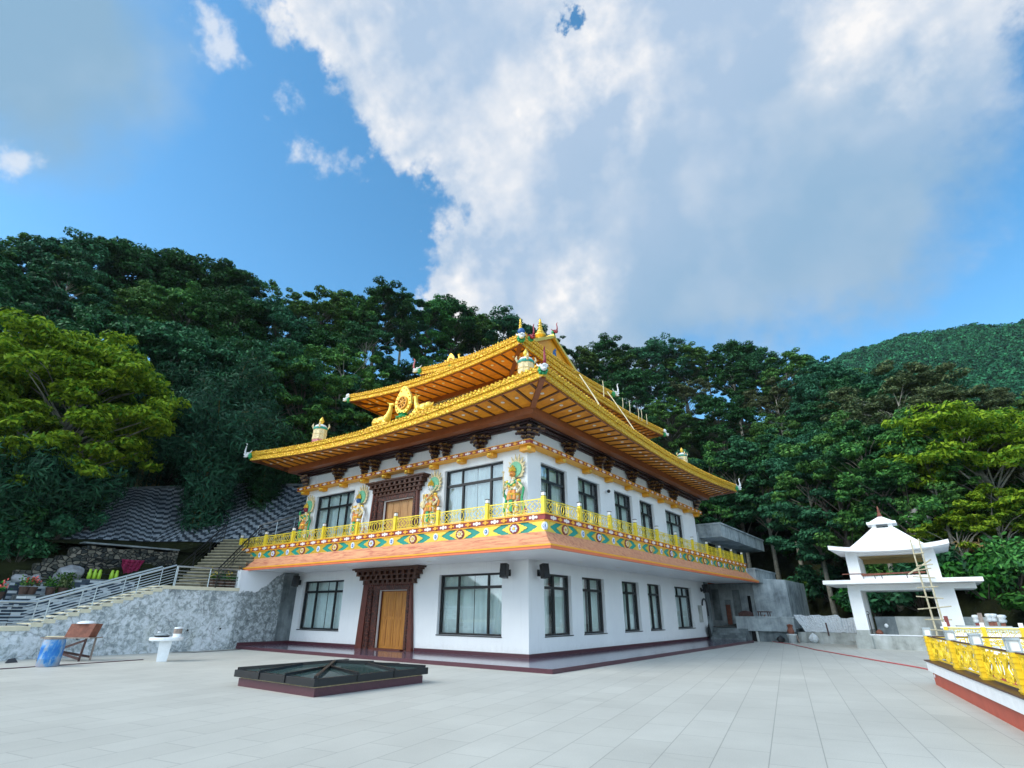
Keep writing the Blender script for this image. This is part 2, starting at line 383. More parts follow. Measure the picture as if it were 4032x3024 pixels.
# ------------------------------------------------------------------ mesh builder
class MB:
    def __init__(s): s.v = []; s.f = []; s.mi = []; s.uv = []; s.cur = 0; s.hasuv = False
    def add(s, vs, fs, mi=None, uvs=None):
        o = len(s.v); s.v += [tuple(p) for p in vs]
        for k, f in enumerate(fs):
            s.f.append(tuple(o+i for i in f)); s.mi.append(s.cur if mi is None else mi)
            s.uv.append(uvs[k] if uvs else None)
        if uvs: s.hasuv = True
        return s
    def quad(s, a, b, c, d, mi=None, uv=None): return s.add([a, b, c, d], [(0, 1, 2, 3)], mi, [uv] if uv else None)
    def box(s, x0, x1, y0, y1, z0, z1, mi=None):
        if x0 > x1: x0, x1 = x1, x0
        if y0 > y1: y0, y1 = y1, y0
        v = [(x0,y0,z0),(x1,y0,z0),(x1,y1,z0),(x0,y1,z0),(x0,y0,z1),(x1,y0,z1),(x1,y1,z1),(x0,y1,z1)]
        return s.add(v, [(0,3,2,1),(4,5,6,7),(0,1,5,4),(1,2,6,5),(2,3,7,6),(3,0,4,7)], mi)
    def beam(s, p, q, w, h, up=(0, 0, 1), mi=None):
        p, q = Vector(p), Vector(q); d = (q-p).normalized(); u = Vector(up)
        sd = d.cross(u)
        if sd.length < 1e-4: sd = d.cross(Vector((1, 0, 0)))
        sd.normalize(); u = sd.cross(d).normalized(); sd *= w/2; u *= h/2
        v = [p-sd-u, p+sd-u, p+sd+u, p-sd+u, q-sd-u, q+sd-u, q+sd+u, q-sd+u]
        return s.add(v, [(0,3,2,1),(4,5,6,7),(0,1,5,4),(1,2,6,5),(2,3,7,6),(3,0,4,7)], mi)
    def tube(s, pts, r, n=8, cap=True, mi=None):
        pts = [Vector(p) for p in pts]; rs = r if isinstance(r, (list, tuple)) else [r]*len(pts)
        vs = []; fs = []; ref = None
        for i, p in enumerate(pts):
            d = (pts[min(i+1, len(pts)-1)] - pts[max(i-1, 0)]).normalized()
            if ref is None: ref = d.orthogonal().normalized()
            ref = (ref - d*ref.dot(d))
            ref = ref.normalized() if ref.length > 1e-5 else d.orthogonal().normalized()
            b = d.cross(ref)
            for k in range(n):
                a = 2*PI*k/n; vs.append(p + (ref*math.cos(a)+b*math.sin(a))*rs[i])
        for i in range(len(pts)-1):
            for k in range(n):
                k2 = (k+1) % n; fs.append((i*n+k, i*n+k2, (i+1)*n+k2, (i+1)*n+k))
        if cap: fs.append(tuple(range(n-1, -1, -1))); o = (len(pts)-1)*n; fs.append(tuple(range(o, o+n)))
        return s.add(vs, fs, mi)
    def lathe(s, prof, c=(0, 0, 0), n=16, mi=None, lobes=0, lobe=0):
        vs = []; fs = []
        for (r, z) in prof:
            for k in range(n):
                a = 2*PI*k/n; rr = r*(1+lobe*math.cos(a*lobes)) if lobes else r
                vs.append((c[0]+rr*math.cos(a), c[1]+rr*math.sin(a), c[2]+z))
        for i in range(len(prof)-1):
            for k in range(n):
                k2 = (k+1) % n; fs.append((i*n+k, i*n+k2, (i+1)*n+k2, (i+1)*n+k))
        fs.append(tuple(range(n-1, -1, -1))); o = (len(prof)-1)*n; fs.append(tuple(range(o, o+n)))
        return s.add(vs, fs, mi)
    def ball(s, c, r, n=10, mi=None):
        rx, ry, rz = (r, r, r) if isinstance(r, (int, float)) else r
        vs = []; fs = []; m = max(5, n*2//3)
        for i in range(m+1):
            t = PI*i/m
            for k in range(n):
                a = 2*PI*k/n; vs.append((c[0]+rx*math.sin(t)*math.cos(a), c[1]+ry*math.sin(t)*math.sin(a), c[2]-rz*math.cos(t)))
        for i in range(m):
            for k in range(n):
                k2 = (k+1) % n; fs.append((i*n+k, i*n+k2, (i+1)*n+k2, (i+1)*n+k))
        return s.add(vs, fs, mi)
    def prism(s, poly, o, ux, uy, dep, mi=None):
        o, ux, uy = Vector(o), Vector(ux), Vector(uy); nz = ux.cross(uy).normalized()*dep
        n = len(poly); a = [o+ux*p[0]+uy*p[1] for p in poly]; b = [p+nz for p in a]
        fs = [tuple(range(n-1, -1, -1)), tuple(range(n, 2*n))]
        for k in range(n): k2 = (k+1) % n; fs.append((k, k2, n+k2, n+k))
        return s.add(a+b, fs, mi)
    def xf(s, mtx):
        s.v = [tuple(mtx @ Vector(p)) for p in s.v]; return s
    def join(s, o): 
        n = len(s.v); s.v += o.v; s.f += [tuple(i+n for i in f) for f in o.f]; s.mi += o.mi; s.uv += o.uv; s.hasuv |= o.hasuv; return s
    def build(s, name, mats, parent=None, smooth=False, bevel=0):
        me = bpy.data.meshes.new(name); me.from_pydata(s.v, [], s.f)
        if not isinstance(mats, (list, tuple)): mats = [mats]
        for m in mats: me.materials.append(m)
        if len(mats) > 1: me.polygons.foreach_set('material_index', s.mi)
        if s.hasuv:
            ul = me.uv_layers.new(name='UVMap'); k = 0; dat = []
            for f, u in zip(s.f, s.uv):
                for q in range(len(f)): dat += list(u[q]) if u else [0, 0]
            ul.data.foreach_set('uv', dat)
        if smooth: me.polygons.foreach_set('use_smooth', [True]*len(s.f))
        me.update()
        o = bpy.data.objects.new(name, me); COL.objects.link(o)
        if parent is not None:
            o.parent = parent
            if parent.parent is None: o.matrix_parent_inverse = Matrix.Translation(-parent.location)
        if bevel:
            b = o.modifiers.new('edge', 'BEVEL'); b.width = bevel; b.segments = 2; b.limit_method = 'ANGLE'
        return o

def tag(o, label=None, cat=None, group=None, kind=None):
    if label: o['label'] = label
    if cat: o['category'] = cat
    if group: o['group'] = group
    if kind: o['kind'] = kind
    return o
def thing(name, label, cat, loc=(0, 0, 0), group=None):
    o = bpy.data.objects.new(name, None); o.location = loc; COL.objects.link(o); o.empty_display_size = .2
    return tag(o, label, cat, group)
def copy_tree(root, loc=None, rotz=None, scale=None, label=None, group=None, parent=None):
    c = root.copy(); COL.objects.link(c)
    if parent is not None:
        mi = root.matrix_parent_inverse.copy(); c.parent = parent; c.matrix_parent_inverse = mi
    if loc is not None: c.location = loc
    if rotz is not None: c.rotation_euler = (0, 0, rotz)
    if scale is not None: c.scale = scale
    if label: c['label'] = label
    if group: c['group'] = group
    for ch in root.children: copy_tree(ch, parent=c)
    return c
CL_MAIN = [((-0.0876, 0.4135), 0.2551), ((-0.2068, 0.2127), 0.1295), ((-0.2478, 0.1326), 0.0937), ((-0.2763, 0.4474), 0.1445), ((0.0641, 0.4182), 0.1006), ((-0.0044, 0.5362), 0.1427), ((-0.2544, 0.2621), 0.0831), ((-0.2712, 0.5579), 0.1291)]
CL_GREY = [((-0.4294, -0.007), 0.096), ((-0.4277, 0.0337), 0.0638), ((-0.4893, 0.0071), 0.0729)]
CL_WISP = [((-0.3598, 0.0806), 0.0182), ((-0.3649, 0.0932), 0.0154), ((-0.3933, 0.18), 0.0108), ((-0.3668, 0.2244), 0.0096), ((-0.3846, 0.2135), 0.0087), ((-0.5456, 0.0159), 0.0094), ((-0.364, 0.144), 0.0083), ((-0.4152, 0.366), 0.0066)]
CL_HOLE = [((-0.129, 0.2656), 0.0303), ((-0.1021, 0.2763), 0.0296), ((-0.1508, 0.2748), 0.0149)]
CL_SOFT = [((-0.0035, 0.5664), 0.1865), ((-0.1569, 0.5794), 0.1613), ((0.1117, 0.5353), 0.1077)]
CL_LIT = [((-0.126, 0.2919), 0.0334), ((-0.1209, 0.3163), 0.0423), ((-0.1683, 0.3065), 0.0363), ((-0.2566, 0.467), 0.027), ((-0.2698, 0.4778), 0.0221), ((-0.376, 0.3715), 0.0375), ((-0.3391, 0.3615), 0.031), ((-0.3169, 0.2205), 0.0373), ((-0.3127, 0.1887), 0.0273), ((-0.317, 0.264), 0.0311), ((0.0835, 0.3898), 0.0339), ((0.0486, 0.3645), 0.0252), ((-0.3621, 0.3971), 0.0328), ((-0.317, 0.1516), 0.0183)]
CL_BACKFILL = [((.35, -.55), .35), ((-.5, -.6), .3), ((0, -.35), .28), ((.75, .0), .3)]  # unseen clouds behind the camera, added to light the temple front
SUNE, SUNA, SKYK, CLK, SKYSAT, SKYVAL, SKYHUE, EXPO = .9, 40, .1, 3.2, 1.22, .86, .485, 1.72
BACKFILLK = 3.0  # extra brightness of the added clouds behind the camera
HAZE = .00011
# ------------------------------------------------------------------ camera, light, sky
cd = bpy.data.cameras.new('camera'); cam = bpy.data.objects.new('camera', cd); COL.objects.link(cam); SC.camera = cam
cd.sensor_width = 36; cd.lens = 36*2085.27/4032; cd.clip_start = .1; cd.clip_end = 3000
yaw, pit, rol = R(36.65), R(23.268), R(.219)
fwv = Vector((-math.sin(yaw), math.cos(yaw), 0)); rtv = Vector((math.cos(yaw), math.sin(yaw), 0)); upv = Vector((0, 0, 1))
Fv = fwv*math.cos(pit)+upv*math.sin(pit); Uv = -fwv*math.sin(pit)+upv*math.cos(pit)
rx = rtv*math.cos(rol)+Uv*math.sin(rol); uy = -rtv*math.sin(rol)+Uv*math.cos(rol)
cam.matrix_world = Matrix(((rx.x, uy.x, -Fv.x, 11.703), (rx.y, uy.y, -Fv.y, -16.769), (rx.z, uy.z, -Fv.z, 1.6), (0, 0, 0, 1)))

SUN_EL, SUN_AZ = R(38), math.atan2(-.82, -.57)     # direction towards the sun, seen from the terrace
sd = bpy.data.lights.new('sun', 'SUN'); so_ = bpy.data.objects.new('sun', sd); COL.objects.link(so_)
sd.energy = SUNE; sd.angle = R(SUNA); sd.color = (1, .95, .86)
sv = Vector((math.cos(SUN_EL)*math.cos(SUN_AZ), math.cos(SUN_EL)*math.sin(SUN_AZ), math.sin(SUN_EL)))
so_.rotation_euler = sv.to_track_quat('Z', 'Y').to_euler()

W = bpy.data.worlds.new('World'); SC.world = W; W.use_nodes = True
class WT(NT):
    def __init__(s): s.t = W.node_tree; s.t.nodes.clear(); s.out = s.n('ShaderNodeOutputWorld')
w = WT()
sky = w.n('ShaderNodeTexSky', sky_type='NISHITA'); sky.sun_disc = False; sky.sun_elevation = SUN_EL
sky.sun_rotation = PI/2-SUN_AZ; sky.altitude = 1500; sky.air_density = 1.0; sky.dust_density = .9; sky.ozone_density = 2.0
tc = w.n('ShaderNodeTexCoord'); D_ = tc.outputs['Generated']
sx = w.n('ShaderNodeSeparateXYZ'); w.l(D_, sx.inputs[0])
den = w.math('ADD', w.math('MAXIMUM', sx.outputs[2], 0.0), 1.0)
px, py = w.math('DIVIDE', sx.outputs[0], den), w.math('DIVIDE', sx.outputs[1], den)
cp = w.n('ShaderNodeCombineXYZ'); w.l(px, cp.inputs[0]); w.l(py, cp.inputs[1])
# domain warp so that cloud outlines billow
def nz(scale, det, rough, off=0):
    mp = w.n('ShaderNodeMapping'); mp.inputs['Location'].default_value = (off, off*.7, off*.3); w.l(D_, mp.inputs[0])
    nd = w.n('ShaderNodeTexNoise'); nd.inputs['Scale'].default_value = scale; nd.inputs['Detail'].default_value = det; nd.inputs['Roughness'].default_value = rough
    w.l(mp.outputs[0], nd.inputs['Vector']); return nd.outputs['Fac']
n_big, n_mid, n_fin, n_soft = nz(5.5, 10, .58), nz(16, 10, .62, 3.1), nz(45, 8, .6, 7.7), nz(4.2, 5, .5, 11.3)
def nzo(scale, det, rough, off, shift):
    a = w.n('ShaderNodeVectorMath', operation='ADD'); w.l(D_, a.inputs[0]); a.inputs[1].default_value = shift
    mp = w.n('ShaderNodeMapping'); mp.inputs['Location'].default_value = (off, off*.7, off*.3); w.l(a.outputs[0], mp.inputs[0])
    nd = w.n('ShaderNodeTexNoise'); nd.inputs['Scale'].default_value = scale; nd.inputs['Detail'].default_value = det; nd.inputs['Roughness'].default_value = rough
    w.l(mp.outputs[0], nd.inputs['Vector']); return nd.outputs['Fac']
LS = (-rtv*.85+upv*.53).normalized()      # across the sky towards the lit side of the billows
def relief_of(scale, det, rough, off, dst): return w.math('SUBTRACT', nzo(scale, det, rough, off, (0, 0, 0)), nzo(scale, det, rough, off, tuple(LS*dst)))
def sdist(c, r):
    d = w.n('ShaderNodeVectorMath', operation='DISTANCE'); w.l(cp.outputs[0], d.inputs[0]); d.inputs[1].default_value = (c[0], c[1], 0)
    return w.math('SUBTRACT', r, d.outputs['Value'])
def union(L):
    f = None
    for c, r in L:
        s_ = sdist(c, r); f = s_ if f is None else w.math('SMOOTH_MAX', f, s_, .03)
    return f
main = union(CL_MAIN); grey = union(CL_GREY); wisp = union(CL_WISP); hole = union(CL_HOLE); back = union(CL_BACKFILL)
main = w.math('SUBTRACT', main, w.math('MULTIPLY', w.math('MAXIMUM', w.math('ADD', hole, w.math('ADD', w.math('MULTIPLY', w.math('SUBTRACT', n_mid, .5), .09), w.math('MULTIPLY', w.math('SUBTRACT', n_fin, .5), .04))), 0.0), 3.2))
pert = w.math('ADD', w.math('MULTIPLY', w.math('SUBTRACT', n_big, .5), .10), w.math('ADD', w.math('MULTIPLY', w.math('SUBTRACT', n_mid, .5), .075), w.math('MULTIPLY', w.math('SUBTRACT', n_fin, .5), .03)))
f_main = w.math('ADD', main, pert)
def smooth(v, a, b):
    nd = w.n('ShaderNodeMapRange', interpolation_type='SMOOTHSTEP'); nd.inputs[1].default_value = a; nd.inputs[2].default_value = b; w.l(v, nd.inputs[0]); return nd.outputs[0]
# softness: crisp on the sunny side, vaporous towards the lower right
softk = union(CL_SOFT)
wid = w.math('ADD', w.math('MULTIPLY', smooth(softk, -.05, .12), .07), .024)
a_main = w.math('DIVIDE', w.math('ADD', f_main, .004), wid); a_main = smooth(a_main, 0, 1)
f_grey = w.math('ADD', grey, w.math('ADD', w.math('MULTIPLY', w.math('SUBTRACT', n_big, .5), .09), w.math('MULTIPLY', w.math('SUBTRACT', n_mid, .5), .03)))
a_grey = w.math('MULTIPLY', smooth(f_grey, -.02, .05), .96)
f_wisp = w.math('ADD', wisp, w.math('ADD', w.math('MULTIPLY', w.math('SUBTRACT', n_mid, .5), .07), w.math('MULTIPLY', w.math('SUBTRACT', n_fin, .5), .03)))
a_wisp = w.math('MULTIPLY', smooth(f_wisp, -.004, .018), .75)
a_backfill = w.math('MULTIPLY', smooth(w.math('ADD', back, w.math('MULTIPLY', w.math('SUBTRACT', n_big, .5), .25)), -.05, .12), .9)
# shading of the main cloud: billows lit from the left over a blue grey body
lit = union(CL_LIT)
rim = w.math('MULTIPLY', smooth(f_main, .15, .0), smooth(softk, .10, -.06))
puff = smooth(w.math('ADD', lit, w.math('MULTIPLY', w.math('SUBTRACT', n_mid, .5), .16)), -.05, .07)
r1 = w.math('MULTIPLY', relief_of(4.5, 8, .5, 5.2, .07), 2.4); r2 = w.math('MULTIPLY', relief_of(15, 8, .55, 9.4, .022), w.math('ADD', w.math('MULTIPLY', w.math('MAXIMUM', w.math('MULTIPLY', rim, .8), puff), 1.5), .45))
relief = w.math('ADD', w.math('ADD', r1, r2), .5)
calm = smooth(softk, .0, .16)
relief = w.math('ADD', w.math('MULTIPLY', w.math('SUBTRACT', relief, .5), w.math('SUBTRACT', 1.0, w.math('MULTIPLY', calm, .72))), .5)
zone = w.math('MAXIMUM', w.math('MULTIPLY', rim, .8), puff)
br = w.math('ADD', w.math('MULTIPLY', zone, .55), w.math('MULTIPLY', w.math('SUBTRACT', relief, .42), w.math('ADD', w.math('MULTIPLY', zone, .7), .6)))
br = w.math('MINIMUM', w.math('MAXIMUM', br, 0.0), 1.0)
body = w.mix(smooth(w.math('ADD', softk, w.math('MULTIPLY', w.math('SUBTRACT', n_soft, .5), .25)), -.1, .15), lin('#adc4de'), lin('#92b5d3'))
c_main = w.mix(br, body, lin('#f6f5f5'))
c_grey = w.mix(smooth(n_soft, .35, .65), lin('#8bb0cc'), lin('#a9c4da'))
def scl(c): return w.mix(1.0, c, g(CLK), 'MULTIPLY')
hs = w.n('ShaderNodeHueSaturation'); hs.inputs['Saturation'].default_value = SKYSAT; hs.inputs['Value'].default_value = SKYVAL; hs.inputs['Hue'].default_value = SKYHUE
w.l(sky.outputs[0], hs.inputs['Color'])
col = w.mix(a_backfill, hs.outputs[0], w.mix(1.0, lin('#cfdde8'), g(CLK*BACKFILLK), 'MULTIPLY'))
col = w.mix(a_grey, col, scl(c_grey)); col = w.mix(a_wisp, col, scl(lin('#e6ebf2'))); col = w.mix(a_main, col, scl(c_main))
for nd in w.t.nodes:
    if nd.bl_idname == 'ShaderNodeMix': nd.clamp_result = False
bg = w.n('ShaderNodeBackground'); bg.inputs['Strength'].default_value = SKYK; w.l(col, bg.inputs[0]); w.l(bg.outputs[0], w.out.inputs[0])

SC.view_settings.view_transform = 'Standard'; SC.view_settings.look = 'None'; SC.view_settings.gamma = 1; SC.view_settings.exposure = EXPO
SC.cycles.max_bounces = 8; SC.cycles.diffuse_bounces = 3; SC.cycles.glossy_bounces = 3; SC.cycles.transparent_max_bounces = 8
SC.cycles.use_denoising = True
# ------------------------------------------------------------------ setting: paved terrace
mb = MB(); mb.box(-14.5, 14.6, -34, 24, -.5, 0)
mb.build('terrace_paving', M['paving'])['kind'] = 'structure'

# ------------------------------------------------------------------ the temple
LX, LY = 14.8, 19.45
T = thing('temple', 'white two storey temple with tiered golden roofs, orange eaves and a yellow balcony railing', 'temple', (-7.4, 9.7, 0))

def facade_pt(side):
    # returns f(s, d, z): s along the wall (x on front, y on right), d outwards
    if side == 'front': return lambda s, d, z: (s, -d, z)
    return lambda s, d, z: (d, s, z)
FP = {'front': facade_pt('front'), 'right': facade_pt('right')}

def fbox(mb, side, s0, s1, d0, d1, z0, z1, mi=None):
    P = FP[side]; a = P(s0, d0, z0); b = P(s1, d1, z1)
    mb.box(a[0], b[0], a[1], b[1], z0, z1, mi)

def wall_with_openings(side, s0, s1, z0, z1, ops, depth=.26):
    mb = MB(); P = FP[side]
    ss = sorted({s0, s1} | {o[0] for o in ops} | {o[1] for o in ops}); zs = sorted({z0, z1} | {o[2] for o in ops} | {o[3] for o in ops})
    for i in range(len(ss)-1):
        for k in range(len(zs)-1):
            a, b, c, d = ss[i], ss[i+1], zs[k], zs[k+1]
            if any(o[0] < (a+b)/2 < o[1] and o[2] < (c+d)/2 < o[3] for o in ops): continue
            mb.quad(P(a, 0, c), P(b, 0, c), P(b, 0, d), P(a, 0, d))
    for (a, b, c, d) in ops:
        for p, q in (((a, c), (b, c)), ((b, c), (b, d)), ((b, d), (a, d)), ((a, d), (a, c))):
            mb.quad(P(p[0], 0, p[1]), P(p[0], -depth, p[1]), P(q[0], -depth, q[1]), P(q[0], 0, q[1]))
    return mb

F_LOW = [(-13.92, -10.66, .78, 2.97), (-4.45, -1.21, .77, 2.97)]
F_UP = [(-13.88, -10.66, 4.66, 7.27), (-4.45, -1.21, 4.66, 7.3)]
R_LOW = [(1.03, 3.01, .78, 2.95), (3.93, 5.87, .78, 2.95), (7.68, 9.55, .78, 2.95), (10.6, 12.36, .78, 2.95), (14.35, 17.05, .78, 2.95)]
R_UP = [(.95, 3.01, 4.66, 7.24), (3.95, 6.03, 4.66, 7.24), (7.55, 9.63, 4.66, 7.24), (10.6, 12.5, 4.66, 7.24), (14.25, 17.1, 4.66, 7.24)]
D_LOW = (-8.03, -6.24, .12, 2.43); D_UP = (-8.32, -6.3, 4.6, 6.39)
f_ops = [o for o in F_LOW + F_UP] + [D_LOW, D_UP]
wall_with_openings('front', -LX, 0, .1, 8.72, f_ops).build('wall', M['white'], T)
wall_with_openings('right', 0, LY, .1, 8.72, R_LOW + R_UP).build('wall', M['white'], T)
mb = MB(); mb.quad((-LX, 0, 0), (-LX, LY, 0), (-LX, LY, 8.72), (-LX, 0, 8.72)); mb.quad((-LX, LY, 0), (0, LY, 0), (0, LY, 8.72), (-LX, LY, 8.72))
mb.build('wall', M['white'], T)
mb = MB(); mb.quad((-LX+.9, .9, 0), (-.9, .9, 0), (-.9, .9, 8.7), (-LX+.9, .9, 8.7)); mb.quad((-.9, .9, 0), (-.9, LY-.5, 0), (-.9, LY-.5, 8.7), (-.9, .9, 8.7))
mb.build('dark_backing', M['dark'], T)  # dark sheets added behind the curtains in place of unlit rooms

# baseboards
mb = MB(); fbox(mb, 'front', -LX, -9.2, 0, .02, .12, .25); fbox(mb, 'front', -5.63, .02, 0, .02, .12, .25); fbox(mb, 'right', 0, LY-.1, 0, .02, .12, .25)
mb.build('baseboard', M['maroon'], T)
# pilasters of the frieze zone
for sd, L in (('front', (-14.45, -9.46, -4.64, -.36)), ('right', (.36, 6.2, 12.5, 19.1))):
    for s in L: mb = MB(); fbox(mb, sd, s-.34, s+.34, 0, .05, 7.82, 8.6); mb.build('pilaster', M['white'], T)

def window(side, s0, s1, z0, z1, mull, tmull, trans):
    P = FP[side]; mb = MB(); d0, d1 = -.24, -.14; w = .07
    fbox(mb, side, s0, s1, d0, d1, z1-w, z1); fbox(mb, side, s0, s1, d0, d1, z0, z0+w)
    fbox(mb, side, s0, s0+w, d0, d1, z0+w, z1-w); fbox(mb, side, s1-w, s1, d0, d1, z0+w, z1-w)
    zt = z1-trans
    fbox(mb, side, s0+w, s1-w, d0, d1-.004, zt-.05, zt+.05)
    for m, ww in mull: x = s0+(s1-s0)*m; fbox(mb, side, x-ww/2, x+ww/2, d0, d1-.008, z0+w, zt-.05)
    for m in tmull: x = s0+(s1-s0)*m; fbox(mb, side, x-.03, x+.03, d0, d1-.008, zt+.05, z1-w)
    fbox(mb, side, s0-.02, s1+.02, -.14, .03, z0-.035, z0-.002)
    o = mb.build('window', M['bronze'], T)
    mb = MB(); mb.quad(P(s0+w, -.2, z0+w), P(s1-w, -.2, z0+w), P(s1-w, -.2, z1-w), P(s0+w, -.2, z1-w)); mb.build('pane', M['glass'], o)
    mb = MB(); n = int((s1-s0)/.045); r = random.Random(int(s0*100)); ph = 0; prev = None
    gap = (s0+s1)/2 if side == 'front' else s0+(s1-s0)*.48
    for i in range(n+1):
        x = s0+(s1-s0)*i/n; ph += r.uniform(.5, 1.5); d = -.36+.03*math.sin(ph)
        if prev and not (abs(x-gap) < .03):
            mb.quad(P(prev[0], prev[1], z0), P(x, d, z0), P(x, d, z1), P(prev[0], prev[1], z1))
        prev = (x, d)
    mb.build('curtain', M['curtain'], o, smooth=True)
for o in F_LOW: window('front', *o, [(.29, .07), (.76, .07)], [.29, .76], .5)
for o in F_UP: window('front', *o, [(.3, .09), (.77, .09)], [.28, .77], .68)
for i, o in enumerate(R_LOW): window('right', *o, [(.45, .13)], [.42, .46] if i < 4 else [.3, .62], .5)
for i, o in enumerate(R_UP): window('right', *o, [(.45, .13)], [.4, .76], .66)

def door(op, outer_b, outer_t, ztop, zc, corn, wood, rows):
    a, b, z0, z1 = op; mb = MB()
    P = FP['front']
    # plain battered outer jambs
    for sgn, ib, it, ob, ot in ((1, a-.72, a-.62, outer_b[0], outer_t[0]), (-1, b+.32 if rows else b+.3, b+.26, outer_b[1], outer_t[1])):
        v = [(ob, z0), (ib, z0), (it, ztop), (ot, ztop)]
        if sgn < 0: v = [(ib, z0), (ob, z0), (ot, ztop), (it, ztop)]
        mb.prism(v, (0, 0, 0), (1, 0, 0), (0, 0, 1), .16, 0)
    xl, xr = a-.72, b+.32
    fbox(mb, 'front', a-.66, a-.36, .0, .12, z0, z1+.3, 1); fbox(mb, 'front', b+.1, b+.3, 0, .12, z0, z1+.3, 1)
    fbox(mb, 'front', a-.36, a-.003, -.1, .07, z0, z1+.02, 1); fbox(mb, 'front', b+.003, b+.1, -.1, .07, z0, z1+.02, 1)
    fbox(mb, 'front', a-.36, b+.1, -.1, .1, z1+.02, z1+.3, 1)
    r = .035; z = z0+.1
    while z < z1+.2:
        for x in (a-.42, a-.6, b+.2): mb.ball(P(x, .13, z), (.05, .04, .045), 6, 1)
        z += .11
    fbox(mb, 'front', xl+.02, xr-.02, 0, .14, z1+.3, zc-.62, 0)
    x = xl+.06
    while x < xr-.06:
        mb.prism([(0, .1), (.06, 0), (.12, .1)], P(x, .12, z1+.2), (1, 0, 0), (0, 0, 1), .03, 0); x += .13
    o = mb.build('door', [M['jamb'], M['carved']], T)
    # stepped cornice with three rows of beam ends
    mb = MB(); zz = zc-.1; c0, c1 = corn
    fbox(mb, 'front', c0, c1, 0, .46, zc-.07, zc, 0)
    fbox(mb, 'front', c0+.1, c1-.1, 0, .38, zc-.14, zc-.07, 0)
    h = .18; ztp = zc-.14
    for k in range(3):
        ins = .18+.15*k; d = .36-.09*k; zb = ztp-h
        fbox(mb, 'front', c0+ins+.05, c1-ins-.05, 0, d-.13, zb, ztp, 1)
        fbox(mb, 'front', c0+ins, c1-ins, 0, d-.02, zb, zb+.045, 0)
        n = 11; 
        for i in range(n):
            x = c0+ins+.1+(c1-c0-2*ins-.2)*i/(n-1)
            fbox(mb, 'front', x-.07, x+.07, 0, d, zb+.045, ztp-.004, 0)
        ztp = zb
    mb.build('cornice', [M['brown'], M['darkbrown']], o)
    mb = MB(); fbox(mb, 'front', a+.001, a+.03, -.255, -.1, z0, z1); fbox(mb, 'front', b-.03, b-.001, -.255, -.1, z0, z1); fbox(mb, 'front', a+.03, b-.03, -.255, -.1, z1-.03, z1-.001); mb.build('door_lining', M['jamb'], o)
    mid = (a+b)/2
    a += .03; b -= .03
    for x0, x1 in ((a+.002, mid-.008), (mid+.008, b-.002)):
        mb = MB(); fbox(mb, 'front', x0, x1, -.24, -.16, z0+.02, z1, 0)
        w = x1-x0; H = z1-z0
        for q0, q1 in ((.06, .5), (.55, .95)):
            for k0, k1 in ((.12, .47), (.53, .88)):
                fbox(mb, 'front', x0+w*k0, x0+w*k1, -.16, -.142, z0+H*q0, z0+H*q1, 0)
        mb.build('door_leaf', wood, o, bevel=.006)
door(D_LOW, (-9.17, -5.66), (-8.98, -5.98), 3.05, 3.375, (-9.55, -5.23), M['doorwood'], 1)
door(D_UP, (-9.16, -5.86), (-9.02, -5.95), 6.9, 7.31, (-9.3, -5.33), M['doorwood_pale'], 1)
mb = MB(); fbox(mb, 'front', -8.1, -6.15, 0, .3, .12, .17); mb.build('doorstep', M['jamb'], T)

# ---------------- painted cornice band + corbels below the brackets
def flower_run(mb, P, s0, s1, d, z, per, r, pearl=1, gold=2):
    n = max(1, round((s1-s0)/per)); per = (s1-s0)/n
    def disc(s, rr, mi, rz=None, dep=.02, k=8):
        pts = [(rr*math.cos(2*PI*i/k), (rz or rr)*math.sin(2*PI*i/k)) for i in range(k)]
        o = P(s, d, z); ux = Vector(P(s+1, d, z))-Vector(o); nrm = Vector(P(s, d+1, z))-Vector(o)
        uz = Vector((0, 0, 1))
        if ux.cross(uz).dot(nrm) < 0: ux = -ux
        mb.prism(pts, o, ux, uz, dep, mi)
    for i in range(n):
        c = s0+per*(i+.5)
        disc(c, r*1.15, pearl, r*1.3); disc(c-r*2.1, r*.85, pearl); disc(c+r*2.1, r*.85, pearl)
        c = s0+per*i
        if i:
            disc(c, r*1.2, gold, None, .03, 6); disc(c-r*1.7, r*.55, gold); disc(c+r*1.7, r*.55, gold)
mb = MB(); D = .42
mb.box(-LX-D, D, -D, LY+D, 7.64, 7.66, 0)          # gold underside board
mb.box(-LX-D+.01, D-.01, -D+.01, LY+D-.01, 7.66, 7.80, 1)
mb.box(-LX-D-.015, D+.015, -D-.015, LY+D+.015, 7.80, 7.825, 0)
flower_run(mb, FP['front'], -LX-D, D, D-.01, 7.73, .72, .05, 2, 0); flower_run(mb, FP['right'], -D, LY+D, D-.01, 7.73, .72, .05, 2, 0)
mb.build('cornice_band', [M['gold_under'], M['red'], M['pearl']], T)
for s in (-14.8, -13.17, -11.46, -9.8, -8.18, -6.61, -5.0, -3.35, -1.68):
    mb = MB(); fbox(mb, 'front', s-.16, s+.16, 0, .3, 7.46, 7.64, 0); fbox(mb, 'front', s-.1, s+.1, .3, .36, 7.5, 7.6, 1); mb.ball(FP['front'](s, .36, 7.55), (.1, .06, .06), 8, 1); mb.build('corbel', [M['gold_under'], M['goldmetal']], T)
for s in (2.25, 4.55, 6.75, 9.0, 11.2, 13.35, 15.4, 17.45, 19.4):
    mb = MB(); fbox(mb, 'right', s-.16, s+.16, 0, .3, 7.46, 7.64, 0); fbox(mb, 'right', s-.1, s+.1, .3, .36, 7.5, 7.6, 1); mb.build('corbel', [M['gold_under'], M['goldmetal']], T)
mb = MB(); mb.box(-.2, .26, -.26, .2, 7.44, 7.64, 0); mb.ball((.24, -.24, 7.54), .1, 8, 1); mb.build('corbel', [M['gold_under'], M['goldmetal']], T)

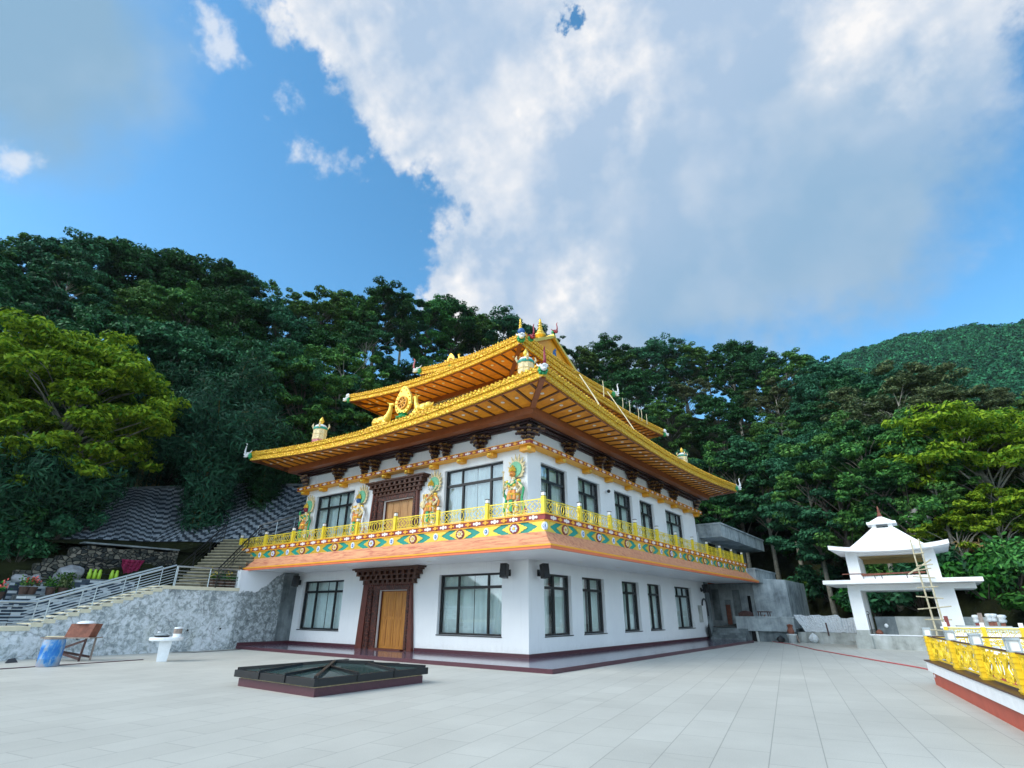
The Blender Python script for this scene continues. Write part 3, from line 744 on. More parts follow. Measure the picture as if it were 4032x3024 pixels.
# ---------------- bracket sets
def bracket(c, ang, w=1.0, full=True, k=1.0):
    # local: x along the wall, y outwards
    mb = MB()
    mb.box(-.12*k, .12*k, 0, .2, 0, .12, 1)
    tiers = [(.12, .34, .22), (.3, .62, .32), (.47, 1.0, .42)]
    for z, ww, dep in tiers:
        hw = ww*w/2
        mb.box(-hw, hw, .04, .15, z, z+.07, 0)
        mb.box(-.06, .06, .04, dep+.08, z, z+.075, 0)
        xs = (-hw+.06, 0, hw-.06) if ww > .4 else (-hw+.04, hw-.04)
        for x in xs:
            mb.box(x-.075, x+.075, .02, .19, z+.07, z+.125, 1); mb.box(x-.055, x+.055, .02, .17, z+.125, z+.172, 0)
        mb.box(-.075, .075, dep-.06, dep+.12, z+.075, z+.13, 1); mb.box(-.05, .05, dep-.04, dep+.1, z+.13, z+.172, 0)
        if ww > .5:
            for x in (-hw-.03, hw+.03): mb.ball((x, .1, z+.02), (.05, .06, .06), 6, 0)
            mb.box(-hw*.7, hw*.7, dep*.6, dep*.6+.09, z+.02, z+.075, 0)
            for x in (-hw*.7+.05, hw*.7-.05): mb.box(x-.05, x+.05, dep*.6-.02, dep*.6+.11, z+.075, z+.15, 1)
    mb.box(-.03, .03, .02, .3, .0, .55, 0)
    mb.xf(Matrix.Translation(c) @ Matrix.Rotation(ang, 4, 'Z') @ Matrix.Scale(k, 4, (1, 0, 0)) )
    return mb.build('roof_bracket', [M['darkbrown'], M['bracket_gold']], T)
for s, w in ((-12.0, 1), (-9.86, .62), (-9.07, .5), (-7.05, 1), (-5.0, .62), (-4.3, .5), (-2.35, 1)): bracket((s, -.03, 7.83), PI, w)
for s, w in ((3.06, 1), (5.75, .5), (6.65, .62), (9.5, 1), (12.05, .5), (12.95, .62), (15.5, 1)): bracket((.03, s, 7.83), -PI/2, w)
bracket((0, 0, 7.83), -3*PI/4, 1.25, k=1.1); bracket((-LX, 0, 7.83), 3*PI/4, 1.25, k=1.1); bracket((0, LY, 7.83), -PI/4, 1.25, k=1.1)
# purlins between the brackets and the soffit
mb = MB()
for d, z0, z1 in ((.12, 8.46, 8.56), (.3, 8.54, 8.62), (.5, 8.6, 8.68)):
    mb.box(-LX-d, d, -d, -d+.1, z0, z1); mb.box(d-.1, d, -d+.1, LY+d, z0, z1); mb.box(-LX-d, -LX-d+.1, -d+.1, LY+d, z0, z1)
mb.build('purlin', M['darkbrown'], T)

# ---------------- tiered roofs
def roof_tier(x0, x1, y0, y1, zc, ztip, fh, D, zin, beam, sides, spacing, lights, inner_h, step, indiv=True, raft=None, zroof=None):
    """eave rectangle with upturned corners; returns nothing, builds parts of T"""
    zb_ = lambda t: zc+(ztip-zc)*abs(t)**1.8
    def side(nm):
        if nm == 'front': h = (x1-x0)/2; c = (x0+x1)/2; return h, (lambda s, w, z: (c+s, y0+w, z))
        if nm == 'right': h = (y1-y0)/2; c = (y0+y1)/2; return h, (lambda s, w, z: (x1-w, c+s, z))
        if nm == 'left': h = (y1-y0)/2; c = (y0+y1)/2; return h, (lambda s, w, z: (x0+w, c-s, z))
        h = (x1-x0)/2; c = (x0+x1)/2; return h, (lambda s, w, z: (c-s, y1-w, z))
    roof = MB()
    for nm in ('front', 'right', 'left', 'rear'):
        h, P = side(nm); N = 48
        fa = MB(); so = MB(); rt = MB()
        zz = lambda s, w: (1-w/D)*(zb_(s/h)+.05) + (w/D)*zin
        for i in range(N):
            a = -h+2*h*i/N; b = -h+2*h*(i+1)/N; za, zb = zb_(a/h), zb_(b/h)
            # fascia: main face, thin lower lip, upper moulding
            for (w0, w1, p, q, w2) in ((0, 0, 0, fh*.28, .1), (.05, .05, fh*.28, fh*.62, .1), (0, -.03, fh*.62, fh, .12)):
                lim = lambda s, w: max(-h+max(w, 0), min(h-max(w, 0), s))
                fa.quad(P(lim(a, w0), w0, za+p), P(lim(b, w0), w0, zb+p), P(lim(b, w1), w1, zb+q), P(lim(a, w1), w1, za+q))
            fa.quad(P(a, 0, za+fh*.28), P(b, 0, zb+fh*.28), P(b, .05, zb+fh*.28), P(a, .05, za+fh*.28))
            fa.quad(P(a, .05, za+fh*.62), P(b, .05, zb+fh*.62), P(b, 0, zb+fh*.62), P(a, 0, za+fh*.62))
            fa.quad(P(a, .12, za), P(b, .12, zb), P(b, 0, zb), P(a, 0, za)); fa.quad(P(a, -.03, za+fh), P(b, -.03, zb+fh), P(b, .2, zb+fh), P(a, .2, za+fh))
            # soffit
            K = 4
            for k in range(K):
                w, v = D*k/K+ (.1 if k == 0 else 0), D*(k+1)/K; l1 = lambda s, w: max(-h+w, min(h-w, s))
                so.quad(P(l1(a, w), w, zz(l1(a, w), w)), P(l1(a, v), v, zz(l1(a, v), v)), P(l1(b, v), v, zz(l1(b, v), v)), P(l1(b, w), w, zz(l1(b, w), w)))
            w, v = .2, step; l1 = lambda s, w: max(-h+w, min(h-w, s))
            rt.quad(P(l1(a, w), w, za+fh), P(l1(b, w), w, zb+fh), P(l1(b, v), v, zroof), P(l1(a, v), v, zroof))
        # scalloped tile ends on the upper edge
        n = int(2*h/.2)
        for i in range(n):
            s = -h+2*h*(i+.5)/n; z = zb_(s/h)+fh
            e = P(s, -.05, z); q = P(s, .35, z+.06)
            fa.tube([e, q], .055, 6)
        fa.build('fascia', M['fascia'], T)
        rt.build('roof_slope', M['goldmetal'], T)
        so_o = so.build('soffit', M['soffit'], T)
        if nm not in sides: continue
        n = round(2*h/spacing); sp = 2*h/n; many = MB(); many_l = MB(); rim = MB()
        for i in range(1, n):
            s = -h+sp*i; L = min(D, h-abs(s)+.0)
            if L < .25: continue
            p = P(s, .08, zz(s, .1)-.01); q = P(s, L-.02, zz(s, L)-.01)
            m = MB() if (indiv and nm in indiv) else many
            m.beam(p, q, .09, .055)
            if m is not many: m.build('rafter', M['rafter'], so_o)
        for i in range(n):
            s = -h+sp*(i+.5); w = lights
            if h-abs(s) < w+.1: continue
            m = MB() if (indiv and nm in indiv) else many_l
            z = zz(s, w); m.lathe([(.075, -.018), (.075, .02)], P(s, w, z), 10)
            if m is not many_l: m.build('downlight', M['lampwhite'], so_o)
        if many.v: many.build('rafters', M['rafter'], so_o)
        if many_l.v: many_l.build('downlights', M['lampwhite'], so_o)
        # trim board behind the fascia and hip rafters
        for i in range(N):
            a = -h+2*h*i/N; b = -h+2*h*(i+1)/N
            rim.beam(P(a, .13, zb_(a/h)+.01), P(b, .13, zb_(b/h)+.01), .06, .1)
        rim.beam(P(h-.1, .1, zb_(1)+.0), P(h-D, D, zin-.04), .2, .16); 
        if nm == 'front': rim.beam(P(-h+.1, .1, zb_(1)+.0), P(-h+D, D, zin-.04), .2, .16)
        rim.build('eave_trim', M['beam'], so_o)
    if beam:
        w, hgt = beam; mb = MB(); a0, a1, b0, b1 = x0+D, x1-D, y0+D, y1-D
        for (p0, p1, q0, q1) in ((a0, a1, b0, b0+w), (a1-w, a1, b0+w, b1-w), (a0, a0+w, b0+w, b1-w), (a0, a1, b1-w, b1)):
            mb.box(p0, p1, q0, q1, zin-hgt, zin+.03)
        mb.build('eave_beam', M['beam'], T)

roof_tier(-LX-2.38, 2.38, -2.38, LY+2.4, 8.70, 9.29, .44, 1.5, 8.96, (.5, .3), ('front', 'right', 'left'), .665, .72, 1.0, 5.4, ('front', 'right'), zroof=10.9)
mb = MB(); mb.box(-LX-.42, .42, -.42, LY+.42, 8.725, 8.76); mb.build('ceiling_slab', M['darkbrown'], T)
# clerestory under the middle roof
mb = MB(); mb.box(-11.25, -3.55, 3.55, 15.9, 9.8, 13.0); mb.build('clerestory', M['mural'], T)
roof_tier(-LX+1.06, -1.06, 1.06, LY-1.06, 12.68, 13.12, .38, 2.3, 12.93, (.3, .22), ('front', 'right', 'left'), .665, .8, 1.0, 5.0, ('front',), zroof=14.6)
mb = MB(); mb.box(-10.2, -4.6, 5.8, 14.0, 13.2, 15.6); mb.build('upper_clerestory', M['mural'], T)
roof_tier(-11.45, -3.3, 4.45, 15.3, 15.22, 15.5, .42, 1.25, 15.35, (.25, .15), ('right', 'front'), .7, .6, 1.0, 3.2, (), zroof=16.7)
# gabled crown of the top roof
mb = MB(); gx0, gx1 = -9.85, -4.9; ya, yb, zt, zg = 6.3, 13.5, 18.35, 16.45; ym = (ya+yb)/2
for gx in (gx0, gx1): mb.add([(gx, ya, zg), (gx, yb, zg), (gx, ym, zt)], [(0, 1, 2)], 1)
for y, e in ((ya-.25, -1), (yb+.25, 1)):
    zz = zg-.12
    mb.quad((gx0-.25, y, zz), (gx1+.25, y, zz), (gx1+.25, ym, zt+.06), (gx0-.25, ym, zt+.06), 0)
    mb.beam((gx1+.2, y, zz+.03), (gx1+.2, ym, zt+.1), .14, .2, mi=0); mb.beam((gx0-.2, y, zz+.03), (gx0-.2, ym, zt+.1), .14, .2, mi=0)
mb.box(gx0-.3, gx1+.3, ym-.15, ym+.15, zt+.02, zt+.22, 0)
mb.box(gx0+.1, gx1-.1, ya+.2, yb-.2, 15.6, zg, 0)
mb.build('gable_roof', [M['goldmetal'], M['gold_under']], T)
mb = MB(); mb.ball((gx1+.02, ym+.35, 17.35), (.03, .22, .3), 10); mb.ball((gx1+.03, ym+.3, 16.95), (.03, .14, .12), 8); mb.ball((gx1+.03, ym+.45, 17.7), (.03, .12, .1), 8)
mb.build('gable_emblem', M['blue'], T)

# ---------------- balcony
DK = 2.2; X0, X1, Y0, Y1 = -LX-DK, DK, -DK, LY+DK
mb = MB(); mb.box(X0+.06, X1-.06, Y0+.06, Y1-.06, 3.96, 4.5)
mb.build('balcony_slab', M['white'], T)
# porch ceiling with recessed lights
S = 2.754
mb = MB()
for a, b, c, d in ((-LX-S+.08, S-.08, -S+.08, 0), (0, S-.08, 0, LY+S-.08), (-LX-S+.08, -LX, 0, 6)): mb.box(a, b, c, d, 3.385, 3.46)
po = mb.build('porch_ceiling', M['soffit_white'], T)
for p in [(x, -1.3) for x in (-13.6, -11.1, -8.66, -6.2, -3.8, -1.3)] + [(.95, y) for y in (2.14, 5.5, 8.6, 11.6, 14.6, 17.6)]:
    m = MB(); m.lathe([(.11, 0), (.11, .02)], (p[0], p[1], 3.372), 12); m.build('downlight', M['lampwhite'], po)
# skirt roof
mb = MB(); t = DK+.03
def ring(mb, e0, z0, e1, z1, mi, ylim=True):
    A = [(-LX-e0, -e0), (e0, -e0), (e0, LY+e0), (-LX-e0, LY+e0)]; B = [(-LX-e1, -e1), (e1, -e1), (e1, LY+e1), (-LX-e1, LY+e1)]
    for i in range(4):
        k = (i+1) % 4; mb.quad((*A[i], z0), (*A[k], z0), (*B[k], z1), (*B[i], z1), mi)
ring(mb, S, 3.50, S-.2, 3.62, 0); ring(mb, S-.2, 3.62, t, 3.965, 0)
ring(mb, S-.01, 3.375, S-.01, 3.5, 1); ring(mb, S-.01, 3.375, S-.12, 3.375, 1); ring(mb, S+.012, 3.455, S+.012, 3.505, 2); ring(mb, S-.01, 3.455, S+.012, 3.455, 2); ring(mb, S+.012, 3.505, S-.02, 3.51, 2)
mb.build('skirt_roof', [M['skirt'], M['skirtrim'], M['gold_under']], T)

def frieze(side, s0, s1, n):
    P0 = FP[side]; P = lambda s, d, z: P0(s, DK+d, z); per = (s1-s0)/n
    mb = MB(); zc, hh = 4.13, .17
    flip = side == 'right'
    def poly(pts, c, d, dep, mi):
        ux = Vector(P(1, 0, 0))-Vector(P(0, 0, 0)); uz = Vector((0, 0, 1)); nn = Vector(P(0, 1, 0))-Vector(P(0, 0, 0))
        if ux.cross(uz).dot(nn) < 0: pts = [(-x, y) for x, y in pts][::1]; ux = -ux
        mb.prism(pts, P(c, d, zc), ux, uz, dep, mi)
    fbox(mb, side, s0, s1, DK-.06, DK, 3.95, 4.32, 0)
    fbox(mb, side, s0, s1, DK, DK+.03, 3.95, 3.965, 1); fbox(mb, side, s0-(.0 if flip else .0), s1, DK-.02, DK+.05, 4.3, 4.34, 2)
    for i in range(n):
        c = s0+per*(i+.5)
        up = [(-.52, 0), (-.43, .05), (-.4, .04), (-.33, .1), (-.29, .09), (-.23, .15), (-.2, .14), (-.14, hh), (.14, hh), (.2, .14), (.23, .15), (.29, .09), (.33, .1), (.4, .04), (.43, .05), (.52, 0)]
        dia = up+[(x, -z) for x, z in up[-2:0:-1]]
        poly(dia[::-1], c, 0, .02, 3)
        poly([(.2*math.cos(2*PI*k/14), .165*math.sin(2*PI*k/14)) for k in range(14)], c, .02, .022, 4)
        for k in range(7): 
            a = 2*PI*k/7; poly([(.045*math.cos(2*PI*q/6)+.1*math.cos(a), .04*math.sin(2*PI*q/6)+.085*math.sin(a)) for q in range(6)], c, .042, .018, 5 if i % 3 != 1 else 6)
        poly([(.045*math.cos(2*PI*q/6), .045*math.sin(2*PI*q/6)) for q in range(6)], c, .042, .025, 3)
        for e, sg in ((s0+per*i, 1), (s0+per*(i+1), -1)):
            fan = [(0, -hh), (.66, -hh), (.55, -.12), (.53, -.13), (.42, -.06), (.4, -.07), (.27, 0), (.4, .07), (.42, .06), (.53, .13), (.55, .12), (.66, hh), (0, hh)]
            fan = [(x*sg, y) for x, y in fan]
            if sg < 0: fan = fan[::-1]
            poly(fan, e, 0, .02, 3)
            if sg > 0 or i == n-1:
                poly([(.11*math.cos(2*PI*k/10), .125*math.sin(2*PI*k/10)) for k in range(10)], e, .02, .022, 6)
                poly([(.055*math.cos(2*PI*k/8), .065*math.sin(2*PI*k/8)) for k in range(8)], e, .042, .014, 7)
                poly([(.025*math.cos(2*PI*k/8), .03*math.sin(2*PI*k/8)) for k in range(8)], e, .056, .012, 6)
    o = mb.build('balcony_frieze', [M['teal'], M['gold_under'], M['gold_under'], M['goldmetal'], M['medred'], M['cream'], M['flowerblue'], M['blue']], T)
    mb = MB(); fbox(mb, side, s0-.05, s1+.05, DK-.05, DK+.06, 4.34, 4.5, 0); fbox(mb, side, s0-.05, s1+.08, DK-.1, DK+.085, 4.5, 4.535, 1)
    flower_run(mb, P0, s0, s1, DK+.06, 4.42, .81, .058, 2, 1)
    mb.build('balcony_band', [M['red'], M['gold_under'], M['pearl']], T)
frieze('front', -LX-DK, DK, 8); frieze('right', -DK, LY+DK, 10)

def rail_panel_mb(L, H=.46, w=.016, dp=.02):
    """openwork railing panel in the local xz plane, x 0..L, z 0..H"""
    mb = MB()
    def bar(p, q, ww=w): mb.beam((p[0], 0, p[1]), (q[0], 0, q[1]), dp, ww, up=(0, 1, 0)) if False else mb.beam((p[0], 0, p[1]), (q[0], 0, q[1]), ww, dp, up=(0, 1, 0))
    bar((0, H), (L, H), .035); bar((0, .03), (L, .03), .03); bar((.02, 0), (.02, H)); bar((L-.02, 0), (L-.02, H))
    for k in (1, 2): bar((L*k/3, .03), (L*k/3, H))
    def diamond(cx, cz, r):
        p = [(cx-r, cz), (cx, cz+r*.85), (cx+r, cz), (cx, cz-r*.85)]
        for i in range(4): bar(p[i], p[(i+1) % 4])
    def circ(cx, cz, r):
        n = 14
        for i in range(n):
            a, b = 2*PI*i/n, 2*PI*(i+1)/n; bar((cx+r*math.cos(a), cz+r*math.sin(a)), (cx+r*math.cos(b), cz+r*math.sin(b)))
    m = H/2+.01
    for s in (L/6, L*5/6): diamond(s-.09, m, .19); diamond(s+.09, m, .19)
    circ(L/2-.08, m, .165); circ(L/2+.08, m, .165)
    for k in range(3):
        for sx in (0, 1):
            x = L*k/3+(.05 if sx == 0 else L/3-.05); dx = .07 if sx == 0 else -.07
            for zz, dz in ((.07, .07), (H-.05, -.07)):
                bar((x, zz), (x+dx*1.4, zz)); bar((x+dx*1.4, zz), (x+dx*1.4, zz+dz)); bar((x, zz+dz), (x+dx*2, zz+dz)); bar((x, zz), (x, zz+dz*1.6))
    return mb
def post_parts(parent_root, h=.58, w=.12, glossy='railyellow', as_thing=None):
    mb = MB(); mb.box(-w/2, w/2, -w/2, w/2, 0, h); mb.box(-w/2-.012, w/2+.012, -w/2-.012, w/2+.012, 0, .05)
    mb.box(-w/2-.008, w/2+.008, -w/2-.008, w/2+.008, h-.07, h-.05)
    o = mb.build('railing_post', M[glossy], parent_root)
    mb = MB(); q = w*.42; mb.box(-q, q, -q, q, h, h+.13, 0); mb.box(-q-.02, q+.02, -q-.02, q+.02, h+.13, h+.15, 1); mb.box(-q-.015, q+.015, -q-.015, q+.015, h, h+.015, 1)
    mb.build('post_lamp', [M['lampwhite'], M['bronze']], o)
    return o
TLOC = Vector(T.location)
proto_post = None; proto_panel = {}
def tpost(x, y):
    global proto_post
    if proto_post is None: proto_post = o = post_parts(T)
    else: o = copy_tree(proto_post, parent=T)
    o.location = (x, y, 4.535); return o
def tpanel(p, q):
    L = (Vector(q)-Vector(p)).length-.12; key = round(L, 2)
    if key not in proto_panel: proto_panel[key] = o = rail_panel_mb(L).build('railing_panel', M['railyellow'], T)
    else: o = copy_tree(proto_panel[key], parent=T)
    d = (Vector(q)-Vector(p)).normalized(); o.location = (p[0]+d.x*.06, p[1]+d.y*.06, 4.57); o.rotation_euler = (0, 0, math.atan2(d.y, d.x))
E = DK-.1
fx = [-LX-E+(LX+2*E)*i/8 for i in range(9)]; ry = [-E+(LY+2*E-.0)*i/10 for i in range(11)]
for x in fx: tpost(x, -E)
for y in ry[1:]: tpost(E, y)
for i in range(8): tpanel((fx[i], -E), (fx[i+1], -E))
for i in range(10): tpanel((E, ry[i]), (E, ry[i+1]))
for y in (.3, 2.7): tpost(-LX-E, y)
tpanel((-LX-E, -E), (-LX-E, .3)); tpanel((-LX-E, .3), (-LX-E, 2.7))
mb = MB(); fbox(mb, 'front', 0, 0, 0, 0, 0, 0) if False else None

# granite plinth in front of the temple
P_ = thing('temple_plinth', 'low maroon edged plinth of polished granite running round the white temple', 'plinth', (2.6, -2.6, 0))
mb = MB(); mb.box(-14.48, 2.6, -2.6, -.004, .02, .118); mb.box(.004, 2.6, -.004, 19.05, .02, .118); mb.build('plinth_top', M['polished'], P_)
mb = MB(); mb.box(-14.48, 2.63, -2.63, -2.6, 0, .121); mb.box(2.6, 2.63, -2.6, 19.08, 0, .121); mb.box(-14.5, -14.47, -2.6, 0, .12, .26); mb.build('plinth_kerb', M['maroon'], P_)
# ------------------------------------------------------------------ roof ornaments and wall figures
def remesh(o, v=.03):
    m = o.modifiers.new('skin', 'REMESH'); m.mode = 'VOXEL'; m.voxel_size = v; m.use_smooth_shade = True
    return o

def guardian(x, face, robe, scarf, item, label):
    t = thing('guardian_relief', label, 'statue', (x, -.02, 4.62), 'painted guardian figures on the temple front')
    Z = 4.62; y = -.17
    def V(dx, z, dy=0): return (x+dx, y+dy, Z+z)
    b = MB()
    b.ball(V(0, 1.5), (.25, .14, .27), 12); b.ball(V(0, 1.25), (.2, .13, .16), 12); b.ball(V(0, 1.05), (.27, .14, .2), 12)
    b.tube([V(0, 1.7), V(0, 1.86)], [.09, .075], 8)
    b.tube([V(-.22, 1.66), V(-.42, 1.42, -.04), V(-.4, 1.66, -.1)], [.09, .075, .05], 8); b.ball(V(-.4, 1.7, -.1), .055, 8)
    b.tube([V(.22, 1.66), V(.43, 1.4, -.04), V(.3, 1.24, -.12)], [.09, .075, .05], 8); b.ball(V(.28, 1.22, -.13), .055, 8)
    b.tube([V(-.11, 1.05), V(-.15, .62, -.03), V(-.16, .22)], [.13, .1, .08], 8); b.tube([V(.11, 1.05), V(.16, .62, -.03), V(.17, .22)], [.13, .1, .08], 8)
    b.ball(V(-.18, .16, -.07), (.09, .15, .07), 8); b.ball(V(.2, .16, -.07), (.09, .15, .07), 8)
    remesh(b.build('body', robe, t), .024)
    h = MB(); h.ball(V(-.03, 1.98, -.03), (.115, .12, .14), 12); h.ball(V(-.03, 1.96, -.15), (.025, .03, .03), 6); h.ball(V(-.14, 1.97, -.02), (.02, .03, .05), 6); h.ball(V(.08, 1.97, -.02), (.02, .03, .05), 6)
    hd = h.build('head', face, t, smooth=True)
    e = MB(); e.ball(V(-.075, 2.01, -.135), .018, 6); e.ball(V(.015, 2.01, -.135), .018, 6); e.box(x-.07, x+.01, y-.155, y-.13, Z+1.905, Z+1.915); e.build('face_paint', M['black'], hd)
    c = MB(); c.lathe([(.125, 0), (.14, .04), (.11, .1), (.12, .14), (.05, .2), (.02, .27)], V(-.03, 2.07, -.03), 10, lobes=5, lobe=.18); c.build('crown', M['goldmetal'], hd)
    m = MB(); m.prism([(.29*math.cos(2*PI*k/20), .31*math.sin(2*PI*k/20)) for k in range(20)], (x+.06, -.1, Z+2.17), (1, 0, 0), (0, 0, 1), .05); m.build('halo', M['halo_green'], t)
    f = MB(); pts = []; n = 26
    for k in range(n):
        a = -.9+ (PI+1.8)*k/(n-1); r = .36 if k % 2 == 0 else .47+.14*max(0, math.sin(a))
        pts.append((.04+r*math.cos(a)*.9, r*math.sin(a)+ (.06 if k % 2 else 0)))
    f.prism(pts, (x+.04, -.06, Z+2.13), (1, 0, 0), (0, 0, 1), .05); f.build('flame_ring', M['cream'], t)
    s = MB(); s.tube([V(-.25, 1.7, -.06), V(-.47, 1.3, -.04), V(-.3, 1.0, -.06), V(-.45, .6), V(-.38, .3)], [.04, .05, .05, .06, .03], 6)
    s.tube([V(.25, 1.7, -.06), V(.5, 1.35, -.03), V(.42, .95, -.05), V(.5, .62), V(.36, .35)], [.04, .05, .05, .06, .03], 6); s.tube([V(-.2, 1.62, -.14), V(0, 1.5, -.17), V(.2, 1.62, -.14)], .035, 6); s.build('scarf', scarf, t, smooth=True)
    k = MB(); k.lathe([(.18, .42), (.22, .3), (.25, .06), (.22, .04), (.1, .1)], V(0, .9), 16, lobes=8, lobe=.14); k.build('skirt', M['orange'], t)
    q = MB(); q.beam(V(0, 1.12, -.2), V(0, .5, -.2), .14, .03, up=(0, 1, 0)); q.build('apron', M['mgreen'], t)
    bl = MB(); bl.lathe([(.24, -.05), (.27, 0), (.24, .05)], V(0, 1.15, .02), 14); bl.ball(V(0, 1.15, -.2), .06, 8); bl.ball(V(-.12, 1.5, -.13), .07, 8); bl.ball(V(.12, 1.5, -.13), .07, 8); bl.build('armour_belt', M['goldmetal'], t)
    cl = MB()
    for i in range(9): cl.ball(V(-.4+.1*i, .08+.05*math.sin(i*2.1), -.02), (.1, .1, .09), 8)
    for dx, z in ((.42, .14), (.49, .24), (.5, .36), (.47, .46), (.52, .58)): cl.ball(V(dx, z, .04), .075, 8)
    cl.build('cloud_base', M['pink'], t, smooth=True)
    rr = random.Random(int(abs(x)*37)); orn = MB()
    for i in range(64):
        z = rr.uniform(.35, 1.72); wd = .34 if z > 1.3 else (.3 if z > .9 else .26); dx = rr.uniform(-wd, wd); q = rr.uniform(.025, .055)
        orn.ball(V(dx, z, -.13*(1-abs(dx)/.5)+rr.uniform(-.03, .02)), (q, q*.8, q*rr.uniform(.6, 1.5)), 6, rr.randrange(5))
    for sg in (-1, 1):
        for k in range(3): orn.lathe([(.11-.008*k, 0), (.12-.008*k, .03), (.1-.008*k, .06)], V(sg*.155, .62-.17*k, -.02), 10, rr.randrange(5))
        orn.ball(V(sg*.27, 1.68, -.03), (.11, .09, .08), 8, 0)
    orn.build('armour_ornaments', [M['goldmetal'], M['orange'], M['mgreen'], M['pink'], M['silverwhite']], t, smooth=True)
    w = MB()
    if item == 'staff': w.tube([V(-.41, 1.1, -.12), V(-.42, 2.02, -.12)], .022, 6); w.ball(V(-.42, 2.08, -.12), .05, 8); 
    if item == 'sword': w.beam(V(-.4, 1.66, -.14), V(-.1, 2.3, -.1), .05, .02); w.ball(V(-.41, 1.64, -.14), .05, 8)
    if item == 'lute': w.ball(V(-.3, 1.25, -.2), (.17, .07, .17), 10); w.beam(V(-.25, 1.3, -.22), V(.42, 1.98, -.14), .05, .04); w.beam(V(.36, 2.02, -.14), V(.5, 2.0, -.14), .05, .06)
    if item == 'snake': w.tube([V(.3, 1.22, -.14), V(.5, 1.4, -.12), V(.42, 1.62, -.1), V(.52, 1.8, -.08)], [.03, .035, .03, .02], 6); w.lathe([(.03, 0), (.06, .05), (.05, .16), (.02, .25)], V(-.4, 1.7, -.12), 8)
    w.build('held_'+item, {'staff': M['cream'], 'sword': M['silverwhite'], 'lute': M['cream'], 'snake': M['mgreen']}[item], t, smooth=True)
guardian(-14.38, M['crimson'], M['cream'], M['mgreen'], 'snake', 'red faced guardian figure on the wall at the far left end of the temple front')
guardian(-9.98, M['blue'], M['cream'], M['silverwhite'], 'sword', 'blue faced guardian figure beside the carved upper door, at its left')
guardian(-5.03, M['silverwhite'], M['cream'], M['orange'], 'lute', 'white faced guardian figure with a lute between upper door and big window')
guardian(-.55, M['orange'], M['cream'], M['mgreen'], 'staff', 'orange faced guardian figure holding a staff at the near corner of the temple')

def makara(loc, ang, s, head, trunk, label, ball=False):
    t = thing('makara_head', label, 'roof ornament', (0, 0, 0), 'beast heads on the roof corners')
    a = MB()
    for i in range(8):
        q = 2*PI*i/8; a.ball((.06, .15*math.cos(q), .15*math.sin(q)), (.13, .08, .08), 7)
    a.ball((.0, 0, 0), (.12, .16, .16), 8); a.build('leaf_collar', M['mgreen'], t, smooth=True)
    b = MB(); b.ball((.26, 0, .06), (.2, .15, .15), 10); b.ball((.38, 0, -.08), (.15, .1, .06), 8); b.ball((.4, 0, .1), (.12, .11, .08), 8)
    for sg in (-1, 1):
        b.ball((.22, .14*sg, .16), (.1, .04, .06), 7); b.tube([(.15, .13*sg, .14), (.0, .22*sg, .24), (-.06, .24*sg, .36)], [.05, .04, .015], 6); b.tube([(.42, .07*sg, .0), (.5, .1*sg, .06), (.52, .1*sg, .14)], [.025, .02, .008], 5)
    remesh(b.build('head', head, t), .022)
    c = MB()
    for sg in (-1, 1): c.ball((.36, .1*sg, .15), .032, 8)
    c.build('eyes', M['black'], t)
    d = MB()
    if ball: d.lathe([(.02, 0), (.17, .08), (.2, .2), (.14, .32), (.03, .4)], (.12, 0, .2), 12)
    else: d.tube([(.4, 0, .12), (.47, 0, .28), (.46, 0, .5), (.42, 0, .72), (.45, 0, .86), (.53, 0, .88)], [.075, .065, .05, .04, .032, .018], 8)
    d.build('trunk' if not ball else 'jewel', trunk, t, smooth=True)
    t.location = loc; t.rotation_euler = (0, 0, ang); t.scale = (s, s, s); return t
W_, C_, B_ = M['silverwhite'], M['crimson'], M['blue']
makara((2.3, -2.3, 9.52), R(-45), .85, W_, C_, 'white beast head with a tall red trunk on the near corner of the lower roof')
makara((-17.15, -2.35, 9.55), R(-135), .8, W_, W_, 'white elephant headed beast at the far left tip of the lower roof')
makara((2.35, 21.8, 9.5), R(45), .8, W_, W_, 'white beast head at the far right tip of the lower roof')
makara((-1.05, 1.05, 13.3), R(-45), .9, W_, B_, 'beast head with a round blue jewel on the near corner of the middle roof', True)
makara((-.72, 1.35, 13.34), R(-25), .7, C_, C_, 'dark red beast head with an upright spike behind the blue jewel')
makara((-13.75, 1.1, 13.2), R(-135), .7, W_, W_, 'blue and white wrapped beast head at the left tip of the middle roof', True)
makara((-1.05, 18.4, 13.15), R(45), .7, W_, W_, 'white wrapped beast head at the right tip of the middle roof', True)
makara((-11.45, 4.5, 15.75), R(-135), .95, W_, M['pink'], 'pink trunked beast head at the left tip of the topmost roof')
makara((-3.3, 15.3, 15.75), R(45), .95, W_, W_, 'white beast head at the right tip of the topmost roof')
makara((-4.75, 9.9, 18.75), R(0), .75, C_, C_, 'small red beast head on the ridge end above the gable')

